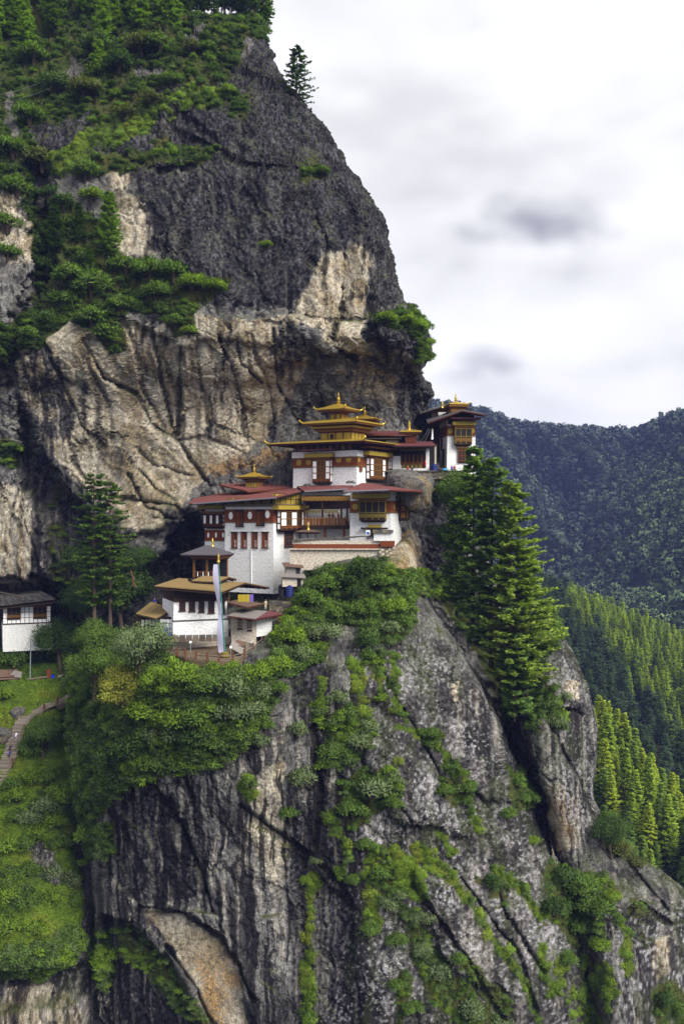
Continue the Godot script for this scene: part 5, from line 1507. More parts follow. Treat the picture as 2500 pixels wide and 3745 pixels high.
func brown_house() -> void:
	var b := thing("monks_house", "white house with wide brown panelled roof behind the prayer flag", "house", P(836, 2342, 162), 22)
	var f := Transform3D()
	var w := -fhit(b, f, 632, 2260).x
	var rt := right_of(f)
	var mid := fhit(b, f, 836, 2264).y
	var top := fhit(b, f, 836, 2196).y
	walls(b, "lower_wall", -w, 0, -9, 0, -2.0, mid, 0.05, M.white)
	walls(b, "upper_wall", -w + 0.15, -0.15, -8.8, -0.15, mid, top, 0.05, M.white)
	fbox(b, "string_course", f, rc(-w - 0.02, mid - 0.04, 0.02, mid + 0.12), -0.6, 0.10, M.slate[1])
	fbox(b, "plinth", f, rc(-w, -1.0, 0.3, 0.55), -0.6, 0.08, M.white_dirty)
	var fu := off(f, 0, 0, -0.1)
	for c in [[656, 678], [691, 713], [727, 747], [762, 784], [812, 822]]:
		var dy: float = (c[0] - 656) * 0.078
		win(b, fu, frect(b, fu, c[0], 2189 + dy, c[1], 2233 + dy), 0.0, M.wood_red)
	dentils(b, off(f, 0, 0, 0.0), -w + 0.1, -0.1, top, 0.5, M.wood_dark)
	walls(b, "attic", -w + 0.3, -0.3, -8.6, -0.3, top, top + 1.7, 0.0, M.wood_dark)
	# roof of two slopes laid in long panels
	var e0 := P(566, 2145, 158.5)
	var e1 := P(812, 2166, 156.5)
	var g0 := P(652, 2114, 171)
	var g1 := P(897, 2129, 167.5)
	sheet_roof_rows(b, e0, e1, g0, g1, 5)
	var h0 := P(750, 2132, 180)
	var h1 := P(985, 2147, 176)
	sheet_roof(b, "roof", h1, h0, g1 + Vector3(0, -0.03, 0), g0 + Vector3(0, -0.03, 0), 5, 0.14, M.roof_brown, M.wood_dark)
	# raised lantern roof
	var lt := wface(b, 768, 2128, 167.5, 22)
	walls(b, "lantern_wall", -3.4, 2.6, -1.5, 1.0, -0.8, 0.55, 0.0, M.wood_dark, lt)
	sheet_roof(b, "lantern_roof", P(700, 2123, 164), P(798, 2128, 163), P(740, 2106, 168.5), P(838, 2110, 167), 3, 0.12, M.roof_brown, M.wood_dark)
	sheet_roof(b, "lantern_roof", P(866, 2117, 171), P(770, 2113, 172), P(838, 2110.3, 167), P(740, 2106.3, 168.5), 3, 0.12, M.roof_brown, M.wood_dark)
	# slatted yellow gable
	var gr := frect(b, rt, 838, 2148, 930, 2180)
	for k in 22:
		var t := (k + 0.5) / 22.0
		var hh := 1.9 * (1.0 - absf(t - 0.42) * 1.25) + 0.35
		part(b, "gable_slat", boxm(Vector3(0.05, snappedf(hh, 0.1), 0.33)), M.ochre, off(right_of(off(f, 0, 0, 0)), 0.1 + 8.4 * t, top + 0.3 + hh / 2, 0.15) * Transform3D(Basis(Vector3.UP, PI / 2), Vector3.ZERO))
	dentils(b, rt, 0.1, 8.5, top - 0.15, 0.45, M.wood_gold)
	# lean-to roofs on the right
	var a := thing("lean_to_store", "lower stone store with rusty tin roofs built against the brown roofed house", "shed", P(937, 2338, 160), 8)
	var af := Transform3D()
	var aw := -fhit(a, af, 846, 2300).x
	walls(a, "wall", -aw, 0, -5.0, 0, -1.5, fhit(a, af, 930, 2264).y, 0.0, M.white_dirty)
	var ar := wface(a, 937, 2312, 160, 55)
	fbox(a, "side_wall", ar, frect(a, ar, 938, 2262, 994, 2325), -1.0, 0.0, M.white)
	for c in [[869, 2266, 884, 2300], [905, 2271, 920, 2306]]: win(a, af, frect(a, af, c[0], c[1], c[2], c[3]), 0.0, M.wood_red)
	sheet_roof(a, "roof", P(831, 2251, 156), P(935, 2263, 156), P(882, 2227, 165), P(981, 2235, 165), 9, 0.08, M.tin, M.wood_red)
	sheet_roof(a, "roof", P(831, 2201, 160), P(905, 2220, 159.5), P(880, 2191, 168), P(965, 2208, 167), 7, 0.08, M.tin_rust, M.wood_red)
	sheet_roof(a, "roof", P(936, 2263, 156.2), P(1034, 2246, 164), P(975, 2238, 163), P(985, 2234, 165.2), 3, 0.08, M.roof_maroon, M.wood_red)
	for px in [963, 1018]: fbox(a, "post", wface(a, px, 2262, 163, 0), rc(-0.1, -1.5, 0.1, 0.9), -0.1, 0.1, M.wood_orange)
	# shed on the left
	var s := thing("side_shed", "low shed with brown panelled roof and white panel wall beside dark pines", "shed", P(634, 2306, 163.5), 25)
	var sw := -fhit(s, af, 516, 2290).x
	walls(s, "wall", -sw, 0, -6, 0, -1.2, 2.2, 0.0, M.wood_dark)
	for k in 9: fbox(s, "wall_panel", af, rc(-sw + 0.1 + sw * k / 9.0, 1.0, -sw + sw * (k + 0.8) / 9.0, 2.0), 0.01, 0.07, M.white_panel)
	var sr := right_of(off(af, 0, 0, 0))
	for k in 5:
		for q in 3: fbox(s, "wall_panel", wface(s, 584, 2312, 161, -25), rc(0.15 + 0.62 * k, 0.1 + 0.72 * q, 0.66 + 0.62 * k, 0.7 + 0.72 * q), 0.02, 0.08, M.white_panel)
	fbox(s, "timber_wall", wface(s, 584, 2312, 161, -25), rc(0.05, -0.8, 3.3, 2.5), -0.6, 0.02, M.wood_dark)
	sheet_roof(s, "roof", P(497, 2244, 162), P(570, 2261, 158), P(552, 2202, 171), P(644, 2225, 167), 4, 0.14, M.roof_brown, M.wood_dark)

func sheet_roof_rows(b: Node3D, e0: Vector3, e1: Vector3, g0: Vector3, g1: Vector3, n: int) -> void:
	var inv := b.transform.affine_inverse()
	var mb := MB.new()
	var dn := Vector3(0, -0.2, 0)
	mb.slab(inv * (e0 + dn), inv * (e1 + dn), inv * (g1 + dn), inv * (g0 + dn), 0.2)
	var o := part(b, "roof", mb.done(), M.wood_dark)
	for i in n:
		for k in 6:
			var s := MB.new()
			var t0 := float(i) / n
			var t1 := (i + 0.985) / n
			var u0 := k / 6.0 + 0.001
			var u1 := (k + 1) / 6.0 - 0.001
			var lift := Vector3(0, 0.03 * (n - i) + rng.randf_range(0, 0.012), 0)
			var q := func(u: float, t: float) -> Vector3: return inv * (e0.lerp(e1, u).lerp(g0.lerp(g1, u), t) + lift)
			var zero := Vector3(0, -0.03, 0)
			s.slab(q.call(u0, t0), q.call(u1, t0), q.call(u1, t1) + zero, q.call(u0, t1) + zero, 0.16)
			part(o, "roof_panel", s.done(), M.roof_brown)

func pavilion() -> void:
	var b := thing("pavilion", "small timber pavilion with grey tin roof and golden bell beside the white tower", "pavilion", P(770, 2106, 176), -18)
	hip_roof(b, Transform3D(), -4.2, 3.2, -3.2, 3.4, 3.9, 1.5, 3.3, M.tin_dark, M.wood_dark, 0.0, 0.16)
	for x in [-2.3, 0.2, 2.3]:
		for z in [-1.8, 1.8]: part(b, "pillar", boxm(Vector3(0.35, 3.6, 0.35)), M.wood_gold, off(Transform3D(), x, 1.6, z))
	part(b, "back_wall", boxm(Vector3(4.8, 3.6, 0.2)), M.dark, off(Transform3D(), 0, 1.6, -1.5))
	for k in 3: part(b, "bracket", boxm(Vector3(5.2 + 0.4 * k, 0.22, 4.2 + 0.4 * k)), M.wood_gold if k % 2 else M.wood_red, off(Transform3D(), 0, 3.05 + 0.22 * k, 0))
	for k in 9: part(b, "baluster", boxm(Vector3(0.12, 0.8, 0.1)), M.white_panel if k % 2 else M.wood_orange, off(Transform3D(), -2.1 + 0.52 * k, 0.4, 1.85))
	part(b, "handrail", boxm(Vector3(4.6, 0.1, 0.14)), M.wood_gold, off(Transform3D(), 0, 0.85, 1.85))
	bell_finial(b, Vector3(0.4, 5.2, 0), 1.5)

func left_house() -> void:
	var b := thing("cliff_house", "stone and timber house with shingle roof below the cliff", "house", P(186, 2276, 203), 20)
	var f := Transform3D()
	var w := -fhit(b, f, 12, 2270).x
	var ht := fhit(b, f, 186, 2210).y
	walls(b, "timber_wall", -w, 0, -8, 0, 0, ht, 0.0, M.wood_red)
	var sb := -fhit(b, f, 54, 2310).x
	walls(b, "stone_wall", -w, 0.1, -8, -0.15, -5.6, -0.02, -0.1, M.white_stone)
	fbox(b, "sill_beam", f, rc(-w - 0.1, -0.1, 0.1, 0.1), -0.3, 0.12, M.wood_dark)
	# white panels between purple-brown timbers, two triple windows
	var cols := 11
	for k in cols:
		for q in 3:
			var x0 := -w + w * k / cols + 0.06
			var x1 := -w + w * (k + 1) / cols - 0.06
			if q > 0 and k in [1, 2, 3, 7, 8, 9] and k != 3 and k != 9: continue
			if q > 0 and k in [3, 9]: continue
			fbox(b, "panel", f, rc(x0, 0.1 + ht * 0.3 * q, x1, ht * 0.3 * (q + 1) - 0.02), 0.01, 0.07, M.white_panel)
	for k in [1, 7]:
		bay(b, f, rc(-w + w * k / cols, ht * 0.3, -w + w * (k + 3) / cols, ht * 0.92), 0.3, "aaa", 1, 0.25, {"post": M.wood_gold, "panel": M.wood_gold})
	fbox(b, "eave_beam", f, rc(-w, ht, 0.2, ht + 0.5), -0.5, 0.2, M.wood_orange)
	# shingle roof in courses
	var e0 := P(-40, 2226, 198)
	var e1 := P(208, 2197, 199.5)
	var g0 := P(-60, 2160, 211)
	var g1 := P(150, 2161, 213)
	var inv := b.transform.affine_inverse()
	var mb := MB.new()
	var dn := Vector3(0, -0.2, 0)
	mb.slab(inv * (e0 + dn), inv * (e1 + dn), inv * (g1 + dn), inv * (g0 + dn), 0.2)
	var o := part(b, "roof", mb.done(), M.wood_dark)
	for i in 6:
		for k in 26:
			var s := MB.new()
			var t0 := i / 6.0 + rng.randf_range(-0.012, 0.004)
			var t1 := (i + 1.06) / 6.0
			var u0 := k / 26.0
			var u1 := (k + 0.9) / 26.0
			var lift := Vector3(0, 0.05 * (6 - i) + rng.randf_range(-0.02, 0.05), 0)
			var q := func(u: float, t: float) -> Vector3: return inv * (e0.lerp(e1, u).lerp(g0.lerp(g1, u), t) + lift)
			s.slab(q.call(u0, t0), q.call(u1, t0), q.call(u1, t1), q.call(u0, t1), 0.07)
			part(o, "shingle", s.done(), M.shingle[rng.randi() % 3])
	part(b, "loose_plank", boxm(Vector3(5.0, 0.1, 0.4)), M.plank[0], off(f, -w + 1.5, ht + 2.2, 0.2) * Transform3D(Basis(Vector3.FORWARD, 0.25) * Basis(Vector3.RIGHT, -0.4), Vector3.ZERO))
	fbox(b, "eave_slab", f, rc(-w - 1.0, ht + 4.0, -w * 0.28, ht + 4.9), -9.5, -7.2, M.stone[1])
# ---------------------------------------------------------------- plants
func leafm(r: float, g: float, b: float) -> StandardMaterial3D:
	var m: StandardMaterial3D = M.leaf.duplicate()
	m.albedo_color = lin(r, g, b)
	return m

func plant_materials() -> void:
	M.leaves = {
		"dark": leafm(0.058, 0.108, 0.026), "mid": leafm(0.105, 0.180, 0.032), "bright": leafm(0.175, 0.275, 0.030), "grey": leafm(0.165, 0.220, 0.10),
		"yellow": leafm(0.27, 0.29, 0.045), "pine2": leafm(0.24, 0.33, 0.055), "pine3": leafm(0.15, 0.25, 0.06), "pine": leafm(0.19, 0.30, 0.055), "deep": leafm(0.06, 0.10, 0.045), "larch": leafm(0.34, 0.43, 0.035), "larch2": leafm(0.27, 0.38, 0.035), "larch3": leafm(0.20, 0.30, 0.045), "olive": leafm(0.12, 0.145, 0.04)}

func leaf_quad(mb: MB, p: Vector3, along: Vector3, side: Vector3, l: float, w: float, nn: Vector3, c: Color) -> void:
	mb.col = c
	var h := along * l
	var s := side * w * 0.5
	mb.quadn(p, p + h * 0.5 - s, p + h, p + h * 0.5 + s, nn)

func rdir(g: RandomNumberGenerator) -> Vector3:
	var z := g.randf_range(-1, 1)
	var a := g.randf_range(0, TAU)
	var r := sqrt(1.0 - z * z)
	return Vector3(r * cos(a), z, r * sin(a))

# A shrub's foliage about one metre in radius: leafy lobes with gaps between them.
func bush_mesh(sd: int, lobes: int, leaves: int, leaf: float, squash: float) -> Mesh:
	var g := RandomNumberGenerator.new()
	g.seed = sd
	var mb := MB.new()
	for i in lobes:
		var ld := rdir(g)
		ld.y = absf(ld.y) * 0.9 - 0.12
		var lc := ld * g.randf_range(0.35, 0.75)
		lc.y *= squash
		var lr := g.randf_range(0.26, 0.46)
		var tone := g.randf_range(0.55, 1.5)
		for k in leaves:
			var d := rdir(g)
			if d.y < -0.35: d.y = -d.y
			var p := lc + d * lr * (g.randf_range(0.5, 0.95) + pow(g.randf(), 5.0) * 0.7) * Vector3(1, 0.85, 1)
			var nn := (d + Vector3(0, 0.5, 0) + rdir(g) * 0.45).normalized()
			var along := (d.cross(rdir(g)) * 0.8 + d * 0.9 + Vector3(0, g.randf_range(-0.5, 0.4), 0)).normalized()
			var side := nn.cross(along).normalized()
			var v := tone * g.randf_range(0.72, 1.28)
			leaf_quad(mb, p, along, side, leaf * g.randf_range(0.9, 2.0), leaf * g.randf_range(0.35, 0.65), nn, Color(v * g.randf_range(0.9, 1.15), v, v * 0.95))
	return mb.done()

func stem_mesh(sd: int, n: int) -> Mesh:
	var g := RandomNumberGenerator.new()
	g.seed = sd
	var mb := MB.new()
	for i in n:
		var d := rdir(g); d.y = absf(d.y) + 0.5
		mb.tube([Vector3(0, -0.6, 0), Vector3(0, -0.3, 0) + d * 0.15, d.normalized() * 0.6], [0.07, 0.05, 0.015], 5)
	return mb.done()

# A conifer: [trunk with limbs, needles]. style: clear = bare share of the trunk, droop and lift shape the boughs.
func conifer(sd: int, h: float, rmax: float, whorls: int, per: int, steps: int, spray: float, clear: float, droop: float, lift: float, ragged: float, lean_side := Vector3.ZERO, power := 0.75) -> Array:
	var g := RandomNumberGenerator.new()
	g.seed = sd
	var wood := MB.new()
	var crown := MB.new()
	var tr := h * 0.011 + 0.05
	var tp := []
	var rr := []
	for i in 9:
		var t := i / 8.0
		tp.append(Vector3(sin(t * 3.0 + sd) * 0.006 * h * t, h * t, cos(t * 2.3 + sd) * 0.006 * h * t))
		rr.append(maxf(tr * (1.0 - t * 0.95), 0.03))
	wood.tube(tp, rr, 7)
	for i in whorls:
		var t := clear + (1.0 - clear) * (i + g.randf_range(-0.2, 0.2)) / whorls
		t = clampf(t, 0.02, 0.985)
		var prof := pow((1.0 - t) / (1.0 - clear), power) * (0.65 + 0.35 * smoothstep(clear, clear + 0.22, t))
		var y := h * t
		var a0 := g.randf_range(0, TAU)
		for b in per:
			var az := a0 + TAU * b / per + g.randf_range(-0.35, 0.35)
			var dirv := Vector3(cos(az), 0, sin(az))
			var r := rmax * prof * g.randf_range(1.0 - ragged, 1.18) * (1.0 + dirv.dot(lean_side)) + 0.25
			if g.randf() < ragged * 0.35: continue
			var drp := droop + g.randf_range(-0.14, 0.16)
			var sd2 := Vector3(-dirv.z, 0, dirv.x)
			var base := Vector3(0, y + g.randf_range(-0.5, 0.5) * h * (1.0 - clear) / whorls * (2.2 if spray > 1.2 else 1.0), 0)
			var tone := g.randf_range(0.75, 1.25)
			var pts := []
			for s in 4:
				var q := s / 3.0
				pts.append(base + dirv * r * q + Vector3(0, r * (-drp * q + lift * q * q), 0))
			if spray > 0.6: wood.tube(pts, [tr * 0.22 * (1.1 - t), tr * 0.16 * (1.1 - t), 0.03, 0.015], 3, false)
			for s in steps:
				var q := 0.18 + 0.82 * (s + g.randf_range(0.0, 0.6)) / steps
				var p := base + dirv * r * q + Vector3(0, r * (-drp * q + lift * q * q), 0)
				var l := spray * (1.15 - 0.45 * q) * g.randf_range(0.8, 1.25)
				for m in [-1.0, 0.0, 1.0]:
					var along: Vector3 = (dirv * (0.75 if m != 0.0 else 1.0) + sd2 * m * 0.9 + Vector3(0, g.randf_range(-0.25, 0.65), 0)).normalized()
					var up := (Vector3.UP + dirv * 0.25 + rdir(g) * 0.35).normalized()
					var side: Vector3 = up.cross(along).normalized()
					var v := tone * g.randf_range(0.75, 1.25) * (0.8 + 0.35 * q)
					leaf_quad(crown, p + rdir(g) * spray * 0.22, along, side, l, l * 0.5, up, Color(v * g.randf_range(0.9, 1.2), v, v))
					if spray > 0.45:
						var s2 := (side + Vector3(0, g.randf_range(-1.2, 1.2), 0)).normalized()
						leaf_quad(crown, p, along, s2, l * 0.9, l * 0.4, (up + dirv * 0.6).normalized(), Color(v, v * 0.95, v))
	return [wood.done(), crown.done()]

# A broadleaved tree: [trunk with limbs, crown of leaf clumps].
func broadleaf(sd: int, h: float, r: float, lobes: int, leaves: int, leaf: float) -> Array:
	var g := RandomNumberGenerator.new()
	g.seed = sd
	var wood := MB.new()
	var crown := MB.new()
	wood.tube([Vector3.ZERO, Vector3(0.05 * h, 0.3 * h, 0), Vector3(0.02 * h, 0.62 * h, 0.03 * h)], [h * 0.03, h * 0.022, h * 0.01], 7)
	for i in lobes:
		var d := rdir(g)
		d.y = d.y * 0.75 + 0.1
		var lc := Vector3(0, h * 0.62, 0) + d * Vector3(r, h * 0.36, r) * g.randf_range(0.45, 0.9)
		var lr := r * g.randf_range(0.24, 0.42)
		wood.tube([Vector3(0.04 * h, 0.3 * h + 0.1 * h * g.randf(), 0), lc * Vector3(0.5, 0.85, 0.5), lc], [h * 0.012, h * 0.008, 0.02], 4, false)
		var tone := g.randf_range(0.55, 1.5)
		for k in leaves:
			var e := rdir(g)
			var p := lc + e * lr * (g.randf_range(0.4, 0.98) + pow(g.randf(), 5.0) * 0.7) * Vector3(1.0, 0.75, 1.0)
			var nn := (e + Vector3(0, 0.6, 0) + rdir(g) * 0.5).normalized()
			var along := (e.cross(rdir(g)) + Vector3(0, -0.2, 0) + e * 0.3).normalized()
			var side := nn.cross(along).normalized()
			var v := tone * g.randf_range(0.72, 1.28)
			leaf_quad(crown, p, along, side, leaf * g.randf_range(0.7, 1.4), leaf * g.randf_range(0.5, 0.8), nn, Color(v * g.randf_range(0.9, 1.15), v, v * 0.95))
	return [wood.done(), crown.done()]

func tree_proto(kind: Array, leaf_mat: Material, bark: Material = null) -> Node3D:
	var o := Node3D.new()
	part(o, "trunk", kind[0], bark if bark else M.bark)
	part(o, "crown", kind[1], leaf_mat)
	return o

func put(proto: Node3D, called: String, label: String, category: String, at: Vector3, scale: float, turn: float, group := "", sy := 1.0) -> Node3D:
	var o: Node3D = proto.duplicate()
	o.name = numbered(called)
	add_child(o)
	o.transform = Transform3D(Basis(Vector3.UP, turn).scaled_local(Vector3(scale, scale * sy, scale)), at)
	tag(o, label, category, group)
	return o

func scatter(called: String, mesh: Mesh, xf: Array, cols: Array, mat: Material) -> void:
	var mm := MultiMesh.new()
	mm.transform_format = MultiMesh.TRANSFORM_3D
	mm.use_colors = true
	mm.mesh = mesh
	mm.instance_count = xf.size()
	for i in xf.size():
		mm.set_instance_transform(i, xf[i])
		mm.set_instance_color(i, cols[i])
	var o := MultiMeshInstance3D.new()
	o.name = numbered(called)
	o.multimesh = mm
	o.material_override = mat
	add_child(o)
	o.set_meta("kind", "stuff")

# ---------------------------------------------------------------- hills beyond the gorge
func hill(called: String, rows: Array, nu: int, nv: int, amp: float, freq: float, c0: Color, c1: Color) -> Dictionary:
	var nr := rows.size()
	var nc: int = rows[0].size()
	var f := noise(freq, 4, FastNoiseLite.TYPE_SIMPLEX_SMOOTH, 31)
	var pos := PackedVector3Array(); pos.resize(nu * nv)
	var nor := PackedVector3Array(); nor.resize(nu * nv)
	var col := PackedColorArray(); col.resize(nu * nv)
	var row := PackedVector3Array(); row.resize(nc)
	for j in nv:
		var tv := float(j) / (nv - 1) * (nr - 1)
		var r := mini(int(tv), nr - 2)
		for k in nc:
			var q := func(a: int) -> Vector3: return Vector3(rows[clampi(a, 0, nr - 1)][k][0], rows[clampi(a, 0, nr - 1)][k][1], rows[clampi(a, 0, nr - 1)][k][2])
			row[k] = q.call(r).cubic_interpolate(q.call(r + 1), q.call(r - 1), q.call(r + 2), tv - r)
		for i in nu:
			var tu := float(i) / (nu - 1) * (nc - 1)
			var k := mini(int(tu), nc - 2)
			var q := row[k].cubic_interpolate(row[k + 1], row[maxi(k - 1, 0)], row[mini(k + 2, nc - 1)], tu - k)
			var p := P(q.x, q.y, q.z)
			var ridge := (1.0 - absf(f.get_noise_2d(p.x * 1.4 + p.y * 0.5, p.z * 0.3)) * 2.0) * amp
			p.z += ridge * smoothstep(0.0, 0.18, float(j) / nv - 0.12)
			pos[j * nu + i] = p
			col[j * nu + i] = c0.lerp(c1, clampf(0.5 + f.get_noise_3dv(p * 4.0), 0, 1))
	grid_normals(pos, nor, nu, nv)
	var ix := PackedInt32Array()
	for j in nv - 1:
		for i in nu - 1:
			var a := j * nu + i
			ix.append_array(PackedInt32Array([a, a + 1, a + nu, a + 1, a + nu + 1, a + nu]))
	var arr := []
	arr.resize(Mesh.ARRAY_MAX)
	arr[Mesh.ARRAY_VERTEX] = pos
	arr[Mesh.ARRAY_NORMAL] = nor
	arr[Mesh.ARRAY_COLOR] = col
	arr[Mesh.ARRAY_INDEX] = ix
	var m := ArrayMesh.new()
	m.add_surface_from_arrays(Mesh.PRIMITIVE_TRIANGLES, arr)
	solo(called, m, M.soil, "", "", Vector3.ZERO, "", "structure")
	return {"pos": pos, "nu": nu, "nv": nv}

func hill_spots(h: Dictionary, spacing: float) -> Array:   # tree places about so far apart, [point, picture x, picture y]
	var out := []
	var nu: int = h.nu
	var pos: PackedVector3Array = h.pos
	for j in h.nv - 1:
		for i in nu - 1:
			var a := pos[j * nu + i]
			var area := (pos[j * nu + i + 1] - a).cross(pos[(j + 1) * nu + i] - a).length()
			var want := area / (spacing * spacing)
			var n := int(want) + (1 if rng.randf() < want - int(want) else 0)
			for k in n:
				var u := rng.randf()
				var v := rng.randf()
				var p := a.lerp(pos[j * nu + i + 1], u).lerp(pos[(j + 1) * nu + i].lerp(pos[(j + 1) * nu + i + 1], u), v)
				out.append([p, CX + p.x / -p.z * FOCAL, CY - p.y / -p.z * FOCAL])
	return out

func far_forest() -> void:
	var valley := MB.new()
	valley.col = Color(0.04, 0.06, 0.02)
	valley.quad(Vector3(-6000, 0, 3000), Vector3(6000, 0, 3000), Vector3(6000, 0, -6000), Vector3(-6000, 0, -6000))
	solo("ground", valley.done(), M.soil, "", "", Vector3(0, -190, 0), "", "structure")
	var hcol := Color(0.018, 0.028, 0.014)
	var far := hill("mountain", [
		[[1350, 1570, 1900], [1700, 1600, 1850], [1880, 1640, 1800], [2060, 1660, 1780], [2300, 1660, 1750], [2420, 1620, 1650], [2560, 1560, 1550], [2800, 1480, 1500]],
		[[1350, 1480, 1560], [1700, 1520, 1480], [1880, 1572, 1430], [2060, 1598, 1400], [2300, 1606, 1370], [2420, 1566, 1270], [2560, 1532, 1180], [2800, 1440, 1120]],
		[[1350, 1620, 1400], [1700, 1640, 1340], [1880, 1680, 1330], [2060, 1720, 1330], [2280, 1720, 1260], [2420, 1680, 1150], [2560, 1640, 1060], [2800, 1560, 1010]],
		[[1350, 1850, 1200], [1700, 1850, 1160], [1880, 1860, 1190], [2060, 1900, 1200], [2250, 1860, 1100], [2420, 1840, 1000], [2560, 1820, 930], [2800, 1780, 890]],
		[[1350, 2080, 1040], [1700, 2080, 1000], [1900, 2090, 1030], [2080, 2120, 1030], [2250, 2080, 950], [2420, 2080, 880], [2560, 2080, 830], [2800, 2060, 800]],
		[[1350, 2350, 880], [1700, 2350, 850], [1900, 2350, 860], [2080, 2360, 850], [2250, 2350, 800], [2420, 2350, 760], [2560, 2350, 730], [2800, 2350, 710]],
		[[1350, 2700, 720], [1700, 2700, 700], [1900, 2700, 700], [2080, 2700, 690], [2250, 2700, 660], [2420, 2700, 640], [2560, 2700, 620], [2800, 2700, 600]]], 130, 110, 80.0, 0.006, hcol, Color(0.035, 0.045, 0.022))
	var round1 := far_tree(101, false)
	var round2 := far_tree(102, false)
	var cone1 := far_tree(103, true)
	var meshes := [round1, round2, cone1]
	var xfs := [[], [], []]
	var cls := [[], [], []]
	var bare := [[2400, 1935, 26], [2236, 1945, 14], [2480, 1700, 12], [2330, 2080, 16], [2215, 2010, 12]]
	for s in hill_spots(far, 9.6):
		var skip := false
		for q in bare:
			if Vector2(s[1] - q[0], (s[2] - q[1]) * 0.5).length() < q[2] * 0.6: skip = true
		if skip or s[1] < 1480: continue
		var k := 2 if rng.randf() < 0.3 else rng.randi() % 2
		var sc := rng.randf_range(5.5, 10.0) * (0.85 if k == 2 else 1.0)
		xfs[k].append(Transform3D(Basis(Vector3.UP, rng.randf() * TAU).scaled(Vector3(sc, sc * rng.randf_range(0.9, 1.25), sc)), s[0] - Vector3(0, 1.0, 0)))
		var right := smoothstep(2150, 2480, s[1]) * smoothstep(1600, 1850, s[2]) + smoothstep(1950, 2300, s[2]) * 0.5
		var c := Color(0.046, 0.062, 0.050).lerp(Color(0.10, 0.15, 0.06), clampf(right * 0.75 + rng.randf_range(-0.2, 0.3), 0, 1))  # sunlit right spur painted into the crowns as a lighter green
		cls[k].append(c * rng.randf_range(0.7, 1.45))
	# the trees along the skyline stand free on bare trunks
	for i in 120:
		var x := 1690.0 + i * 7.4 + rng.randf_range(-3, 3)
		var crest := [[1690, 1528, 1485], [1880, 1574, 1430], [2060, 1600, 1400], [2300, 1608, 1370], [2420, 1568, 1270], [2560, 1534, 1180], [2800, 1440, 1120]]
		for c in crest.size() - 1:
			if x >= crest[c][0] and x < crest[c + 1][0]:
				var t: float = (x - crest[c][0]) / (crest[c + 1][0] - crest[c][0])
				var sc := rng.randf_range(5.0, 7.5)
				var p := P(x, lerpf(crest[c][1], crest[c + 1][1], t), lerpf(crest[c][2], crest[c + 1][2], t) + 3.0)
				xfs[i % 2].append(Transform3D(Basis(Vector3.UP, i * 1.7).scaled(Vector3(sc * 0.8, sc, sc * 0.8)), p + Vector3(0, rng.randf_range(0, 3.0), 0)))
				cls[i % 2].append(Color(0.04, 0.05, 0.045))
	for k in 3: scatter("distant_forest", meshes[k], xfs[k], cls[k], M.far_leaf)
	# the wooded ridge this side of the valley
	var ridge := hill("wooded_ridge", [
		[[1800, 2230, 720], [1960, 2240, 700], [2060, 2290, 690], [2180, 2330, 670], [2300, 2380, 640], [2420, 2440, 620], [2560, 2510, 600], [2780, 2620, 580]],
		[[1800, 2120, 660], [1960, 2165, 630], [2060, 2200, 615], [2180, 2250, 595], [2300, 2292, 575], [2420, 2352, 555], [2560, 2430, 535], [2780, 2550, 510]],
		[[1800, 2280, 560], [1960, 2300, 545], [2060, 2330, 535], [2180, 2370, 520], [2300, 2410, 505], [2420, 2460, 495], [2560, 2530, 480], [2780, 2620, 465]],
		[[1800, 2500, 480], [1960, 2500, 470], [2060, 2520, 462], [2180, 2560, 455], [2300, 2590, 450], [2420, 2630, 440], [2560, 2680, 430], [2780, 2760, 420]],
		[[1800, 2780, 410], [1960, 2780, 405], [2060, 2790, 400], [2180, 2810, 396], [2300, 2830, 392], [2420, 2850, 388], [2560, 2880, 380], [2780, 2920, 370]],
		[[1800, 3200, 350], [1960, 3200, 345], [2060, 3200, 342], [2180, 3200, 340], [2300, 3200, 338], [2420, 3200, 335], [2560, 3200, 330], [2780, 3200, 325]]], 90, 90, 14.0, 0.012, Color(0.02, 0.032, 0.012), Color(0.045, 0.05, 0.02))
	var spur := hill("near_spur", [
		[[1950, 2680, 370], [2100, 2720, 352], [2200, 2820, 338], [2300, 2930, 325], [2400, 3030, 315], [2520, 3150, 305], [2760, 3300, 295]],
		[[1950, 2560, 350], [2100, 2640, 332], [2200, 2745, 318], [2300, 2855, 304], [2400, 2965, 293], [2520, 3085, 283], [2760, 3240, 272]],
		[[1950, 2800, 320], [2100, 2850, 306], [2200, 2920, 294], [2300, 3010, 282], [2400, 3100, 273], [2520, 3210, 264], [2760, 3340, 256]],
		[[1950, 3200, 280], [2100, 3200, 272], [2200, 3230, 264], [2300, 3280, 256], [2400, 3340, 250], [2520, 3420, 244], [2760, 3520, 238]],
		[[1950, 3900, 240], [2100, 3900, 235], [2200, 3900, 230], [2300, 3900, 226], [2400, 3900, 222], [2520, 3900, 218], [2760, 3900, 212]]], 70, 70, 5.0, 0.02, Color(0.03, 0.045, 0.012), Color(0.06, 0.07, 0.02))
	var larch := []
	var dark := []
	for k in 3:
		larch.append(tree_proto(conifer(210 + k, 14.0, 3.9, 17, 7, 4, 0.8, 0.06, 0.12, 0.16, 0.35, Vector3.ZERO, 0.95), [M.leaves.larch, M.leaves.larch2, M.leaves.larch3][k]))
		dark.append(tree_proto(conifer(220 + k, 14.0, 4.6, 13, 7, 4, 1.0, 0.14, 0.12, 0.10, 0.5, Vector3.ZERO, 0.5), M.leaves.deep))
	var dark2 := tree_proto(conifer(230, 14.0, 4.4, 14, 7, 4, 0.95, 0.1, 0.12, 0.12, 0.45, Vector3.ZERO, 0.6), M.leaves.dark)
	var lxf := [[], [], []]
	var lcl := [[], [], []]
	var n_dark := 0
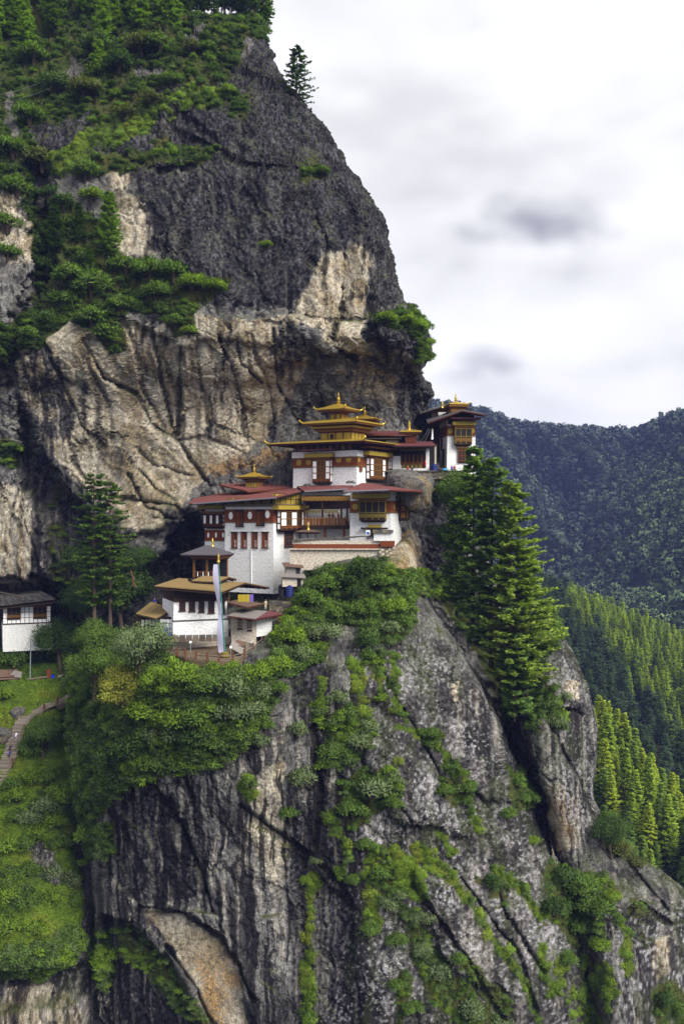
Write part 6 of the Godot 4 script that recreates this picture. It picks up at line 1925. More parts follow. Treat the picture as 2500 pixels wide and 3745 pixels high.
	var n_l := 0
	var spots := hill_spots(ridge, 5.6)
	spots.sort_custom(func(a, b): return a[0].z > b[0].z)
	for s in spots:
		if s[1] < 1900 or s[1] > 2640: continue
		# the sunny flank is painted yellow-green as sunlit, the hollow dark as shaded
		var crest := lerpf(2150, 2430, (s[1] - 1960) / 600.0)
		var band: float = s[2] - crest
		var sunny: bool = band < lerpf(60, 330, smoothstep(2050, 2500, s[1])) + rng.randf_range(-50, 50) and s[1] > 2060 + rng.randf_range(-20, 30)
		var sc := rng.randf_range(0.5, 1.05)
		if s[2] < 3000 and not sunny and n_dark < 110 and rng.randf() < 0.5 and s[1] > 2000 and s[1] < 2520:
			n_dark += 1
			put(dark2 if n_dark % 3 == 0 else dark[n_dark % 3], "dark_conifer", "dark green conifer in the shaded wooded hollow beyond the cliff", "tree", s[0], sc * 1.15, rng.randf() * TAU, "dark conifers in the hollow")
		elif sunny and n_l < 150 and s[1] < 2530 and rng.randf() < 0.75:
			n_l += 1
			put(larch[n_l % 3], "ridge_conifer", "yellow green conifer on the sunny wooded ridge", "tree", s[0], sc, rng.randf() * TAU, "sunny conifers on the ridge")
		else:
			var k := rng.randi() % 3
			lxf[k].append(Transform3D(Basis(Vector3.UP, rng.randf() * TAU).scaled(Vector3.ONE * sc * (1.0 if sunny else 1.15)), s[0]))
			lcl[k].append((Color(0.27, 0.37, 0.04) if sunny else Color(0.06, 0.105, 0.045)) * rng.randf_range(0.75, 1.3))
	var both := [conifer(240, 14.0, 3.9, 15, 7, 3, 0.95, 0.06, 0.10, 0.14, 0.35, Vector3.ZERO, 0.9)[1], conifer(241, 14.0, 4.4, 13, 7, 4, 1.0, 0.1, 0.12, 0.12, 0.45, Vector3.ZERO, 0.55)[1], conifer(242, 13.0, 4.2, 13, 7, 4, 0.95, 0.1, 0.12, 0.12, 0.4, Vector3.ZERO, 0.6)[1]]
	for k in 3: scatter("ridge_forest", both[k], lxf[k], lcl[k], M.leaf)
	var big := []
	for k in 3: big.append(tree_proto(conifer(250 + k, 16.0, 4.3, 26, 7, 5, 0.75, 0.05, 0.10, 0.18, 0.35, Vector3.ZERO, 0.95), [M.leaves.larch, M.leaves.larch2, M.leaves.larch3][k]))
	var big_d := tree_proto(conifer(255, 15.0, 4.4, 22, 7, 5, 0.8, 0.05, 0.12, 0.14, 0.35, Vector3.ZERO, 0.9), M.leaves.mid)
	var n_s := 0
	for s in hill_spots(spur, 4.4):
		if s[1] < 2030 or s[1] > 2640 or s[2] > 3520: continue
		n_s += 1
		var deep: bool = rng.randf() < smoothstep(60, 330, s[2] - lerpf(2640, 3085, (s[1] - 2100) / 420.0)) * 0.75
		put(big_d if deep else big[n_s % 3], "spur_conifer", "slender dark green conifer in the lower wood of the near spur" if deep else "slender yellow green conifer on the near spur below the ridge", "tree", s[0], rng.randf_range(0.5, 1.2), rng.randf() * TAU, "darker conifers of the near spur" if deep else "bright conifers of the near spur")

func far_tree(sd: int, cone: bool) -> Mesh:   # unit crown seen from a kilometre off
	if cone: return conifer(sd, 2.2, 0.6, 7, 5, 2, 0.42, 0.08, 0.15, 0.1, 0.25)[1]
	var g := RandomNumberGenerator.new()
	g.seed = sd
	var mb := MB.new()
	mb.col = Color(0.5, 0.45, 0.4)
	mb.tube([Vector3(0, -0.6, 0), Vector3(0, 0.9, 0)], [0.06, 0.04], 4)
	for i in 7:
		var d := rdir(g)
		var lc := Vector3(0, 1.15, 0) + d * Vector3(0.42, 0.4, 0.42)
		var lt := g.randf_range(0.8, 1.2)
		for k in 12:
			var e := rdir(g)
			if e.y < -0.3: e.y = -e.y
			var v := lt * g.randf_range(0.85, 1.15)
			var nn := (e * 0.5 + d + Vector3(0, 0.5, 0)).normalized()
			var along := e.cross(rdir(g)).normalized()
			leaf_quad(mb, lc + e * 0.27, along, nn.cross(along).normalized(), 0.34, 0.26, nn, Color(v, v, v))
	return mb.done()

# ---------------------------------------------------------------- plants on and round the rock
func rock_plants() -> void:
	# ground cover and low scrub nobody could count
	var bm := [bush_mesh(301, 7, 80, 0.19, 0.8), bush_mesh(302, 6, 90, 0.17, 0.7), bush_mesh(303, 8, 74, 0.21, 0.9)]
	var gm := [bush_mesh(311, 10, 44, 0.22, 0.35), bush_mesh(312, 9, 50, 0.19, 0.3)]
	var xf := [[], [], []]
	var cl := [[], [], []]
	var gx := [[], []]
	var gc := [[], []]
	var tones := [Color(0.06, 0.108, 0.026), Color(0.10, 0.172, 0.032), Color(0.165, 0.265, 0.028), Color(0.16, 0.21, 0.09), Color(0.23, 0.27, 0.035)]
	for s in seats:
		var p: Vector3 = s[0]
		var n: Vector3 = s[1]
		var upper: bool = s[5] < 1400
		if float(s[2]) > 0.5:
			var k := rng.randi() % 3
			var sc := (pow(rng.randf(), 1.6) * 1.1 + 0.4) * (0.62 if s[5] > 2900 and s[4] > 450 else 1.0)
			var b := Basis(Vector3.UP, rng.randf() * TAU).scaled(Vector3(sc, sc * rng.randf_range(0.7, 1.15), sc))
			xf[k].append(Transform3D(b, p + n * 0.25 * sc - Vector3(0, 0.1, 0)))
			var t := n_col.get_noise_3dv(p * 1.3) + rng.randf_range(-0.35, 0.35)
			var c: Color
			if upper: c = tones[0].lerp(tones[1], clampf(t + 0.45, 0, 1)) if t < 0.3 else tones[2].lerp(tones[1], 0.4)
			else: c = tones[1].lerp(tones[3], clampf(t + 0.35, 0, 1)) if t < 0.25 else tones[2]
			cl[k].append(c * rng.randf_range(0.75, 1.25))
		elif float(s[3]) > 0.36:
			var k := rng.randi() % 2
			var sc := rng.randf_range(0.45, 1.1)
			var b := Basis(Quaternion(Vector3.UP, (n + Vector3.UP * 0.6).normalized())) * Basis(Vector3.UP, rng.randf() * TAU).scaled(Vector3.ONE * sc)
			gx[k].append(Transform3D(b, p - n * 0.05))
			var t := n_col.get_noise_3dv(p * 0.8) + rng.randf_range(-0.3, 0.3)
			gc[k].append(tones[2].lerp(tones[4] if t > 0 else tones[1], clampf(absf(t) * 1.6, 0, 1)) * rng.randf_range(0.8, 1.2))
	for k in 3: scatter("cliff_scrub", bm[k], xf[k], cl[k], M.leaf)
	for k in 2: scatter("grass", gm[k], gx[k], gc[k], M.leaf)
	print("scrub ", xf[0].size() * 3, " grass ", gx[0].size() * 2)

func shrubs() -> void:
	var protos := {}
	for tone in ["dark", "mid", "bright", "grey", "yellow", "olive"]:
		protos[tone] = []
		for k in 3:
			var o := Node3D.new()
			part(o, "stem", stem_mesh(400 + k, 5), M.bark)
			part(o, "foliage", bush_mesh(410 + k * 31 + tone.length() * 3, 18 - k * 4, 130, 0.135, 0.9 - 0.2 * k), M.leaves[tone])
			protos[tone].append(o)
	var where := {
		"under the courtyard wall": [[1135, 2215, 55, "mid"], [1200, 2170, 66, "mid"], [1275, 2115, 62, "dark"], [1335, 2095, 66, "dark"], [1390, 2140, 60, "mid"], [1180, 2310, 66, "grey"], [1262, 2250, 62, "mid"], [1440, 2215, 54, "bright"], [1485, 2265, 48, "mid"], [1415, 2305, 44, "grey"], [1340, 2335, 52, "dark"], [1550, 2120, 40, "bright"], [1300, 2180, 56, "dark"], [1350, 2220, 52, "mid"], [1575, 2190, 34, "bright"]],
		"on the brow below the terrace fence": [[660, 2490, 66, "bright"], [760, 2520, 72, "mid"], [860, 2530, 74, "grey"], [930, 2470, 62, "bright"], [1000, 2420, 60, "bright"], [1050, 2340, 55, "bright"], [640, 2620, 80, "bright"], [740, 2620, 76, "mid"], [840, 2630, 72, "grey"], [920, 2600, 60, "grey"], [700, 2710, 78, "dark"], [800, 2720, 66, "mid"], [600, 2710, 76, "grey"], [880, 2700, 50, "bright"], [540, 2610, 74, "bright"], [500, 2740, 76, "dark"], [560, 2800, 66, "mid"], [650, 2800, 60, "dark"], [960, 2540, 52, "grey"], [1010, 2500, 46, "mid"], [430, 2760, 72, "dark"], [370, 2690, 66, "dark"], [350, 2830, 66, "mid"], [430, 2860, 56, "dark"], [300, 2770, 56, "mid"], [580, 2500, 52, "bright"], [1090, 2400, 52, "grey"]],
		"in cracks down the grey pinnacle face": [[1085, 2690, 46, "grey"], [1240, 2540, 44, "grey"], [1255, 2625, 46, "mid"], [1330, 2650, 44, "grey"], [1095, 2870, 58, "grey"], [1050, 2965, 44, "mid"], [1215, 2760, 56, "mid"], [1300, 2740, 54, "grey"], [1365, 2870, 74, "grey"], [1290, 2960, 60, "mid"], [1440, 2960, 40, "mid"], [1168, 3140, 28, "grey"], [1570, 2690, 42, "mid"], [1640, 2880, 44, "mid"], [1685, 2920, 34, "mid"], [1340, 3110, 44, "mid"], [1395, 3190, 48, "mid"], [1415, 3300, 46, "grey"], [1440, 3440, 42, "mid"], [1560, 3370, 44, "grey"], [1620, 3570, 50, "grey"], [1720, 3680, 56, "grey"], [1810, 3760, 50, "grey"], [1800, 3235, 40, "dark"], [1360, 3420, 44, "mid"], [1460, 3600, 44, "mid"], [1500, 3680, 44, "mid"], [1680, 3500, 40, "mid"], [940, 2720, 42, "grey"], [980, 2640, 40, "mid"], [1540, 3480, 42, "grey"], [1300, 3230, 36, "mid"], [1460, 3260, 38, "grey"]],
		"in the gully and hollow of the right buttress": [[1890, 2880, 48, "mid"], [1930, 2930, 44, "mid"], [1960, 3090, 34, "bright"], [2060, 3200, 66, "dark"], [2110, 3270, 70, "mid"], [2170, 3330, 66, "mid"], [2030, 3320, 52, "dark"], [2235, 3260, 42, "bright"], [2130, 3400, 56, "mid"], [2190, 3440, 42, "bright"], [2020, 2630, 44, "grey"], [2050, 2560, 36, "grey"], [2270, 3110, 50, "olive"], [2220, 3000, 40, "mid"], [2330, 3170, 36, "olive"], [2060, 3500, 44, "mid"], [1870, 2990, 40, "mid"], [2030, 2290, 40, "mid"], [1980, 2250, 44, "mid"], [2010, 2380, 42, "dark"], [2420, 3640, 44, "dark"], [2460, 3700, 46, "mid"]],
		"on the leafy ledge across the great cliff": [[250, 1020, 74, "mid"], [350, 1030, 74, "mid"], [450, 990, 66, "mid"], [540, 1010, 70, "mid"], [630, 1020, 66, "mid"], [700, 1060, 54, "bright"], [770, 1040, 48, "bright"], [330, 1170, 62, "mid"], [400, 1215, 62, "mid"], [440, 1130, 62, "mid"], [640, 1160, 44, "mid"], [700, 1215, 40, "bright"], [230, 1110, 60, "mid"], [150, 1180, 54, "dark"], [560, 1090, 56, "mid"], [90, 1240, 46, "mid"], [180, 990, 56, "dark"], [300, 930, 50, "dark"]],
		"on the mossy upper slopes of the cliff": [[340, 160, 66, "dark"], [520, 180, 66, "olive"], [600, 170, 60, "mid"], [450, 240, 66, "dark"], [700, 200, 50, "olive"], [760, 180, 44, "mid"], [300, 330, 70, "olive"], [200, 300, 66, "dark"], [100, 420, 66, "mid"], [60, 560, 70, "mid"], [170, 590, 66, "olive"], [310, 640, 54, "mid"], [80, 680, 60, "mid"], [40, 800, 60, "mid"], [230, 760, 54, "dark"], [640, 280, 46, "mid"], [820, 320, 40, "bright"], [440, 420, 50, "olive"], [560, 350, 46, "olive"], [120, 200, 66, "mid"], [330, 700, 50, "bright"], [180, 700, 56, "dark"], [40, 950, 56, "mid"]],
		"on the knob of cliff beside the sky": [[1420, 1165, 36, "bright"], [1480, 1175, 38, "bright"], [1530, 1215, 36, "bright"], [1550, 1270, 28, "bright"], [1190, 640, 34, "mid"], [1130, 650, 30, "mid"], [970, 880, 30, "bright"]],
		"on the grassy hillside beside the stone steps": [[80, 2400, 46, "mid"], [140, 2390, 44, "dark"], [30, 2420, 50, "mid"], [170, 2400, 40, "mid"], [90, 3090, 46, "mid"], [30, 3120, 50, "bright"], [150, 3060, 46, "bright"], [210, 3000, 50, "bright"], [230, 3090, 50, "mid"], [90, 3180, 50, "mid"], [200, 3300, 46, "bright"], [270, 3300, 40, "mid"], [30, 2860, 44, "mid"], [120, 2860, 50, "bright"], [190, 2840, 50, "mid"], [40, 2980, 46, "mid"], [165, 2690, 62, "mid"], [130, 2750, 54, "mid"], [60, 2420, 60, "mid"], [20, 2350, 56, "mid"], [240, 2650, 60, "dark"], [290, 2600, 60, "dark"], [330, 3070, 48, "bright"], [380, 3040, 46, "mid"], [250, 2900, 56, "bright"], [100, 3000, 54, "grey"], [160, 2930, 56, "grey"], [60, 2920, 50, "bright"], [190, 3190, 52, "grey"], [120, 3300, 50, "mid"], [40, 3260, 54, "bright"], [250, 3220, 44, "grey"], [30, 2560, 40, "bright"], [60, 3380, 50, "bright"], [150, 3420, 46, "bright"], [300, 2950, 48, "mid"]]}
	var words := {"dark": "dark green", "mid": "mid green", "bright": "bright green", "grey": "grey green", "yellow": "yellow green", "olive": "olive green"}
	var nth := ["first", "second", "third", "fourth", "fifth", "sixth", "seventh", "eighth", "ninth", "tenth", "eleventh", "twelfth", "thirteenth", "fourteenth", "fifteenth", "sixteenth", "seventeenth", "eighteenth", "nineteenth", "twentieth"]
	for place in where:
		var by_tone := {}
		for q in where[place]:
			if not by_tone.has(q[3]): by_tone[q[3]] = []
			by_tone[q[3]].append([q[0] + rng.randf_range(-16, 16), q[1] + rng.randf_range(-22, 22), q[2], q[3]])
		for tone in by_tone:
			var row: Array = by_tone[tone]
			row.sort_custom(func(a, b): return a[0] < b[0])
			for i in row.size():
				var q: Array = row[i]
				var p := surf(q[0], q[1] + q[2] * 0.35)
				var r: float = q[2] * -p.z / FOCAL
				var which := "%s shrub %s" % [words[tone], place.replace("in the gully and hollow of", "in the hollow of")]
				if row.size() > 1: which += ", %s from the left" % nth[i]
				put(protos[tone][rng.randi() % 3], "shrub", which, "shrub", p + Vector3(0, r * 0.35, r * 0.1), r * 1.05, rng.randf() * TAU, "%s shrubs %s" % [words[tone], place], rng.randf_range(0.8, 1.0))
	# ferns and trees that stand out from the rest
	var bl := {}
	for tone in ["grey", "yellow", "dark", "mid", "bright"]: bl[tone] = tree_proto(broadleaf(500 + tone.length() * 7, 10.0, 4.4, 34, 330, 0.27), M.leaves[tone], M.bark_pale)
	for q in [[520, 2530, 270, "grey", "round grey green tree between the pines and the terrace fence"], [455, 2680, 250, "yellow", "yellowish leafy tree at the brow below the grey green tree"], [225, 2480, 230, "dark", "dark dense tree in front of the stone house by the cliff"], [345, 2570, 220, "mid", "mid green tree in the hollow left of the yellowish tree"], [160, 2790, 170, "mid", "small round tree growing beside the stone steps"], [330, 2340, 260, "dark", "dark tree at the foot of the two tall pines, nearest the stone house"], [450, 2330, 280, "dark", "dark tree at the foot of the tall pines, next to the shed"], [260, 2270, 240, "mid", "mid green tree against the dark gully behind the stone house"],
		[500, 2150, 170, "dark", "dark tree under the cliff above the brown shed roof"], [600, 2620, 190, "bright", "bright leafy tree hanging over the brow under the fence"], [1690, 1960, 260, "mid", "leafy green tree under the cliff tower beside the pines"], [1640, 2060, 170, "dark", "dark tree in the shadow below the stone terrace wall"], [2235, 3150, 170, "dark", "dark spreading tree at the foot of the right buttress"], [360, 2460, 200, "mid", "leafy mid green tree below the group of seated visitors"], [300, 2170, 200, "dark", "dark tree half way up the gully left of the pines"]]:
		var base := surf(q[0], q[1] - 10.0)
		if q[0] == 1690: base = P(1690, 1960, 190)
		if q[0] == 1640: base = P(1640, 2060, 193)
		if q[4].contains("pines, n"): base = P(q[0], q[1], 201)
		if q[4].contains("shed"): base = P(q[0], q[1], 199)
		var hh: float = q[2] * -base.z / FOCAL
		put(bl[q[3]], "broadleaf_tree", q[4], "tree", base, hh / 10.0, rng.randf() * TAU)

func conifers() -> void:
	# four tall pines on the right
	var big := [[1868, 2590, 830, 172, 601, 0.0, "tallest front pine of the group right of the pinnacle, leaning over the gully"], [1795, 2440, 770, 176, 602, 0.0, "middle pine of the tall group right of the pinnacle"], [1728, 2330, 700, 180, 603, 0.0, "rear pine whose tip reaches the white cliff tower"], [1925, 2560, 560, 174, 604, 0.0, "outermost pine of the tall group, boughs reaching toward the valley"], [1668, 2250, 430, 184, 606, 0.0, "lower pine half hidden between the dark rock and the rear pine"], [1880, 2640, 330, 171, 605, 0.0, "short pine at the bottom of the tall group above the gully"]]
	for q in big:
		var h: float = q[2] * q[3] / FOCAL
		var kit := conifer(q[4], h, h * 0.20, int(h * 0.74), 8, 13, 1.05, 0.13, 0.06, 0.22, 0.42, Vector3(0.28, 0, 0.1), 0.6)
		var o := tree_proto(kit, M.leaves[["pine", "pine2", "pine3"][int(q[4]) % 3]])
		o.name = numbered("pine_tree")
		add_child(o)
		o.position = P(q[0], q[1], q[3])
		tag(o, q[6], "tree")
	# two thin pines on the left with bare lower trunks
	for q in [[345, 2340, 620, 188, 611, "thin tall pine with bare trunk, the one closer to the stone house"], [404, 2325, 575, 189, 612, "thin tall pine with bare trunk, the one closer to the white tower"]]:
		var h: float = q[2] * q[3] / FOCAL
		var o := tree_proto(conifer(q[4], h, h * 0.18, int(h * 0.7), 7, 9, 0.85, 0.22, 0.04, 0.12, 0.6, Vector3.ZERO, 0.35), M.leaves.mid, M.bark_pale)
		o.name = numbered("pine_tree")
		add_child(o)
		o.position = P(q[0], q[1], q[3])
		tag(o, q[5], "tree")
	# lone tree on the skyline and the wood on top of the cliff
	var lone := tree_proto(conifer(621, 12.0, 5.0, 14, 6, 8, 0.7, 0.05, 0.02, 0.14, 0.55, Vector3(0.15, 0, 0), 0.6), M.leaves.dark)
	put(lone, "pine_tree", "lone pine on the skyline of the great cliff", "tree", P(1085, 372, 222), 1.04, 0.4)
	var top := []
	for k in 3: top.append(tree_proto(conifer(630 + k, 14.0, 3.4, 14, 6, 3, 1.3, 0.16, 0.10, 0.10, 0.4, Vector3.ZERO, 0.6), M.leaves.pine if k else M.leaves.mid))
	var g := RandomNumberGenerator.new()
	g.seed = 77
	var sky_top := []
	for k in 3: sky_top.append(tree_proto(conifer(660 + k, 15.0, 3.1, 13, 6, 5, 0.8, 0.36, 0.08, 0.10, 0.5, Vector3.ZERO, 0.5), M.leaves.mid if k else M.leaves.dark))
	for k in 30:
		var x := 560.0 + k * 14.2 + g.randf_range(-9, 9)
		var y := 52.0 + maxf(0, x - 930) * 1.5 + g.randf_range(-6, 14)
		put(sky_top[k % 3], "skyline_pine", "pine in the row along the very top of the cliff against the sky", "tree", P(x, y + 40, 234 + g.randf_range(0, 14)), g.randf_range(0.65, 1.15), g.randf() * TAU, "pines along the cliff top")
	for k in 26:
		var x := g.randf_range(-60, 640)
		var y := g.randf_range(-60, 360) * (1.0 - x / 1500.0) + 60.0
		var p := surf(x, y)
		put(top[k % 3], "slope_pine", ["dark green pine", "fresh green pine", "bright mid green pine"][k % 3] + " on the wooded slope at the top of the cliff", "tree", p - Vector3(0, 1, 0), g.randf_range(0.55, 1.0), g.randf() * TAU, "pines on the upper slope")
	var cl := [[400, 920, 225, "bright green young pine beside the bare tan rock of the cliff", "pine"], [205, 905, 165, "dusky pine in the gully left of the bright young pine", "dark"], [290, 870, 130, "small pine between the dusky pine and the bright young pine", "dark"], [330, 1010, 120, "small pine on the left end of the leafy cliff ledge", "mid"], [210, 1000, 110, "small dark pine below the dusky pine in the gully", "dark"]]
	for q in cl:
		var p := surf(q[0], q[1])
		var h: float = q[2] * -p.z / FOCAL
		var o := tree_proto(conifer(640 + q[2], h, h * 0.26, 18, 7, 8, h * 0.06, 0.03, 0.02, 0.20, 0.2), M.leaves[q[4]])
		o.name = numbered("young_pine")
		add_child(o)
		o.position = p + Vector3(0, -0.3, 0.3)
		tag(o, q[3], "tree")
# ---------------------------------------------------------------- people: one continuous skin over a skeleton of tapered bones
func body_mesh(bones: Array, cell: float) -> Mesh:
	var lo := Vector3(1e9, 1e9, 1e9)
	var hi := -lo
	for b in bones:
		for k in 2:
			lo = lo.min(b[k] - Vector3.ONE * (b[2 + k] + cell * 2))
			hi = hi.max(b[k] + Vector3.ONE * (b[2 + k] + cell * 2))
	var nx := int((hi.x - lo.x) / cell) + 2
	var ny := int((hi.y - lo.y) / cell) + 2
	var nz := int((hi.z - lo.z) / cell) + 2
	var fld := PackedFloat32Array()
	fld.resize(nx * ny * nz)
	fld.fill(1.0)
	var own := PackedInt32Array()
	own.resize(nx * ny * nz)
	var bestd := PackedFloat32Array()
	bestd.resize(nx * ny * nz)
	bestd.fill(1e9)
	for bi in bones.size():
		var b: Array = bones[bi]
		var pa: Vector3 = b[0]
		var ab: Vector3 = b[1] - b[0]
		var l2 := maxf(ab.length_squared(), 1e-6)
		var rm: float = maxf(b[2], b[3]) + cell * 2
		var b0 := ((pa.min(b[1]) - Vector3.ONE * rm - lo) / cell).max(Vector3.ZERO)
		var b1 := (pa.max(b[1]) + Vector3.ONE * rm - lo) / cell
		for z in range(int(b0.z), mini(nz, int(b1.z) + 2)):
			for y in range(int(b0.y), mini(ny, int(b1.y) + 2)):
				for x in range(int(b0.x), mini(nx, int(b1.x) + 2)):
					var p := lo + Vector3(x, y, z) * cell
					var t := clampf((p - pa).dot(ab) / l2, 0.0, 1.0)
					var d: float = p.distance_to(pa + ab * t) - lerpf(b[2], b[3], t)
					var i := (z * ny + y) * nx + x
					var f := fld[i]
					var h := clampf(0.5 + 0.5 * (f - d) / 0.05, 0.0, 1.0)
					fld[i] = lerpf(f, d, h) - 0.05 * h * (1.0 - h)
					if d < bestd[i]:
						bestd[i] = d
						own[i] = bi
	var idx := {}
	var v := PackedVector3Array()
	var c := PackedColorArray()
	var st := [1, nx, nx * ny]
	for z in nz - 1:
		for y in ny - 1:
			for x in nx - 1:
				var i := (z * ny + y) * nx + x
				var neg := 0
				for q in 8:
					if fld[i + (q & 1) + ((q >> 1) & 1) * nx + (q >> 2) * nx * ny] < 0.0: neg += 1
				if neg == 0 or neg == 8: continue
				var sum := Vector3.ZERO
				var n := 0
				for q in 8:
					for ax in 3:
						if (q >> ax) & 1: continue
						var q2 := q | (1 << ax)
						var fa := fld[i + (q & 1) + ((q >> 1) & 1) * nx + (q >> 2) * nx * ny]
						var fb := fld[i + (q2 & 1) + ((q2 >> 1) & 1) * nx + (q2 >> 2) * nx * ny]
						if (fa < 0.0) != (fb < 0.0):
							var t := fa / (fa - fb)
							var pa := Vector3(q & 1, (q >> 1) & 1, q >> 2)
							var pb := Vector3(q2 & 1, (q2 >> 1) & 1, q2 >> 2)
							sum += pa.lerp(pb, t)
							n += 1
				idx[i] = v.size()
				v.append(lo + (Vector3(x, y, z) + sum / n) * cell)
				c.append(bones[own[i]][4])
	var tri := PackedInt32Array()
	for i in idx:
		for ax in 3:
			var s: int = st[ax]
			var u: int = st[(ax + 1) % 3]
			var w: int = st[(ax + 2) % 3]
			var fa := fld[i]
			var fb := fld[i + s] if i + s < fld.size() else 1.0
			if (fa < 0.0) == (fb < 0.0): continue
			if not (idx.has(i - u) and idx.has(i - w) and idx.has(i - u - w)): continue
			var q := [idx[i], idx[i - u], idx[i - u - w], idx[i - w]]
			if fa < 0.0: tri.append_array(PackedInt32Array([q[0], q[2], q[1], q[0], q[3], q[2]]))
			else: tri.append_array(PackedInt32Array([q[0], q[1], q[2], q[0], q[2], q[3]]))
	var nn := PackedVector3Array()
	nn.resize(v.size())
	for k in range(0, tri.size(), 3):
		var fn := (v[tri[k + 2]] - v[tri[k]]).cross(v[tri[k + 1]] - v[tri[k]])
		for e in 3: nn[tri[k + e]] += fn
	for k in nn.size(): nn[k] = nn[k].normalized()
	var arr := []
	arr.resize(Mesh.ARRAY_MAX)
	arr[Mesh.ARRAY_VERTEX] = v
	arr[Mesh.ARRAY_NORMAL] = nn
	arr[Mesh.ARRAY_COLOR] = c
	arr[Mesh.ARRAY_INDEX] = tri
	var m := ArrayMesh.new()
	m.add_surface_from_arrays(Mesh.PRIMITIVE_TRIANGLES, arr)
	return m

# pose: stand, climb (one foot a step up) or sit; facing +z, feet or seat at the origin
func person(pose: String, shirt: Color, legs: Color, hair: Color, label: String, at: Vector3, turn: float, pack := Color(0, 0, 0, 0)) -> void:
	var skin := Color(0.32, 0.19, 0.12)
	var b := []
	var hip := Vector3(0, 0.90, 0)
	if pose == "sit": hip = Vector3(0, 0.16, -0.05)
	var lean := 0.05 if pose == "stand" else (0.16 if pose == "climb" else 0.10)
	var chest := hip + Vector3(0, 0.38, lean)
	var neck := hip + Vector3(0, 0.55, lean * 1.2)
	var head := hip + Vector3(0, 0.70, lean * 1.8)
	b.append([hip, chest, 0.145, 0.165, shirt])
	b.append([chest + Vector3(-0.13, 0.09, 0), chest + Vector3(0.13, 0.09, 0), 0.085, 0.085, shirt])
	b.append([neck, head, 0.055, 0.055, skin])
	b.append([head + Vector3(0, -0.02, 0.01), head + Vector3(0, 0.07, 0), 0.085, 0.098, skin])
	b.append([head + Vector3(0, 0.08, -0.03), head + Vector3(0, 0.10, -0.01), 0.10, 0.09, hair])
	b.append([head + Vector3(0, 0.0, 0.09), head + Vector3(0, -0.02, 0.115), 0.02, 0.014, skin])
	for s in [-1.0, 1.0]:
		var sh := chest + Vector3(0.19 * s, 0.09, 0)
		var el := sh + Vector3(0.06 * s, -0.28, 0.02 if pose == "stand" else 0.10)
		var ha := el + Vector3(-0.02 * s, -0.22, 0.10) if pose != "sit" else Vector3(0.12 * s, 0.28, 0.34)
		b.append([sh, el, 0.062, 0.048, shirt])
		b.append([el, ha, 0.046, 0.034, skin])
		for k in 4: b.append([ha, ha + Vector3(0.012 * (k - 1.5), -0.085 - 0.01 * (2 - absi(k - 2)), 0.03), 0.018, 0.011, skin])
		b.append([ha, ha + Vector3(-0.03 * s, -0.05, 0.045), 0.017, 0.012, skin])
		var hj := hip + Vector3(0.09 * s, -0.03, 0)
		var kn := Vector3(0.10 * s, 0.48, 0.03)
		var an := Vector3(0.10 * s, 0.09, -0.02)
		if pose == "climb":
			kn = Vector3(0.10 * s, 0.52 if s > 0 else 0.47, 0.20 if s > 0 else -0.02)
			an = Vector3(0.10 * s, 0.24 if s > 0 else 0.09, 0.10 if s > 0 else -0.12)
		if pose == "sit":
			kn = Vector3(0.13 * s, 0.22, 0.36)
			an = Vector3(0.12 * s, -0.18, 0.40)
		b.append([hj, kn, 0.095, 0.065, legs])
		b.append([kn, an, 0.062, 0.042, legs])
		b.append([an + Vector3(0, -0.05, -0.03), an + Vector3(0, -0.06, 0.15), 0.042, 0.034, Color(0.03, 0.025, 0.02)])
	if pack.a > 0.0:
		b.append([chest + Vector3(0, 0.08, -0.22), hip + Vector3(0, 0.12, -0.20), 0.13, 0.14, pack])
	var m := body_mesh(b, 0.036)
	var o := solo("person", m, M.person, label, "person", at)
	o.rotation.y = deg_to_rad(turn)

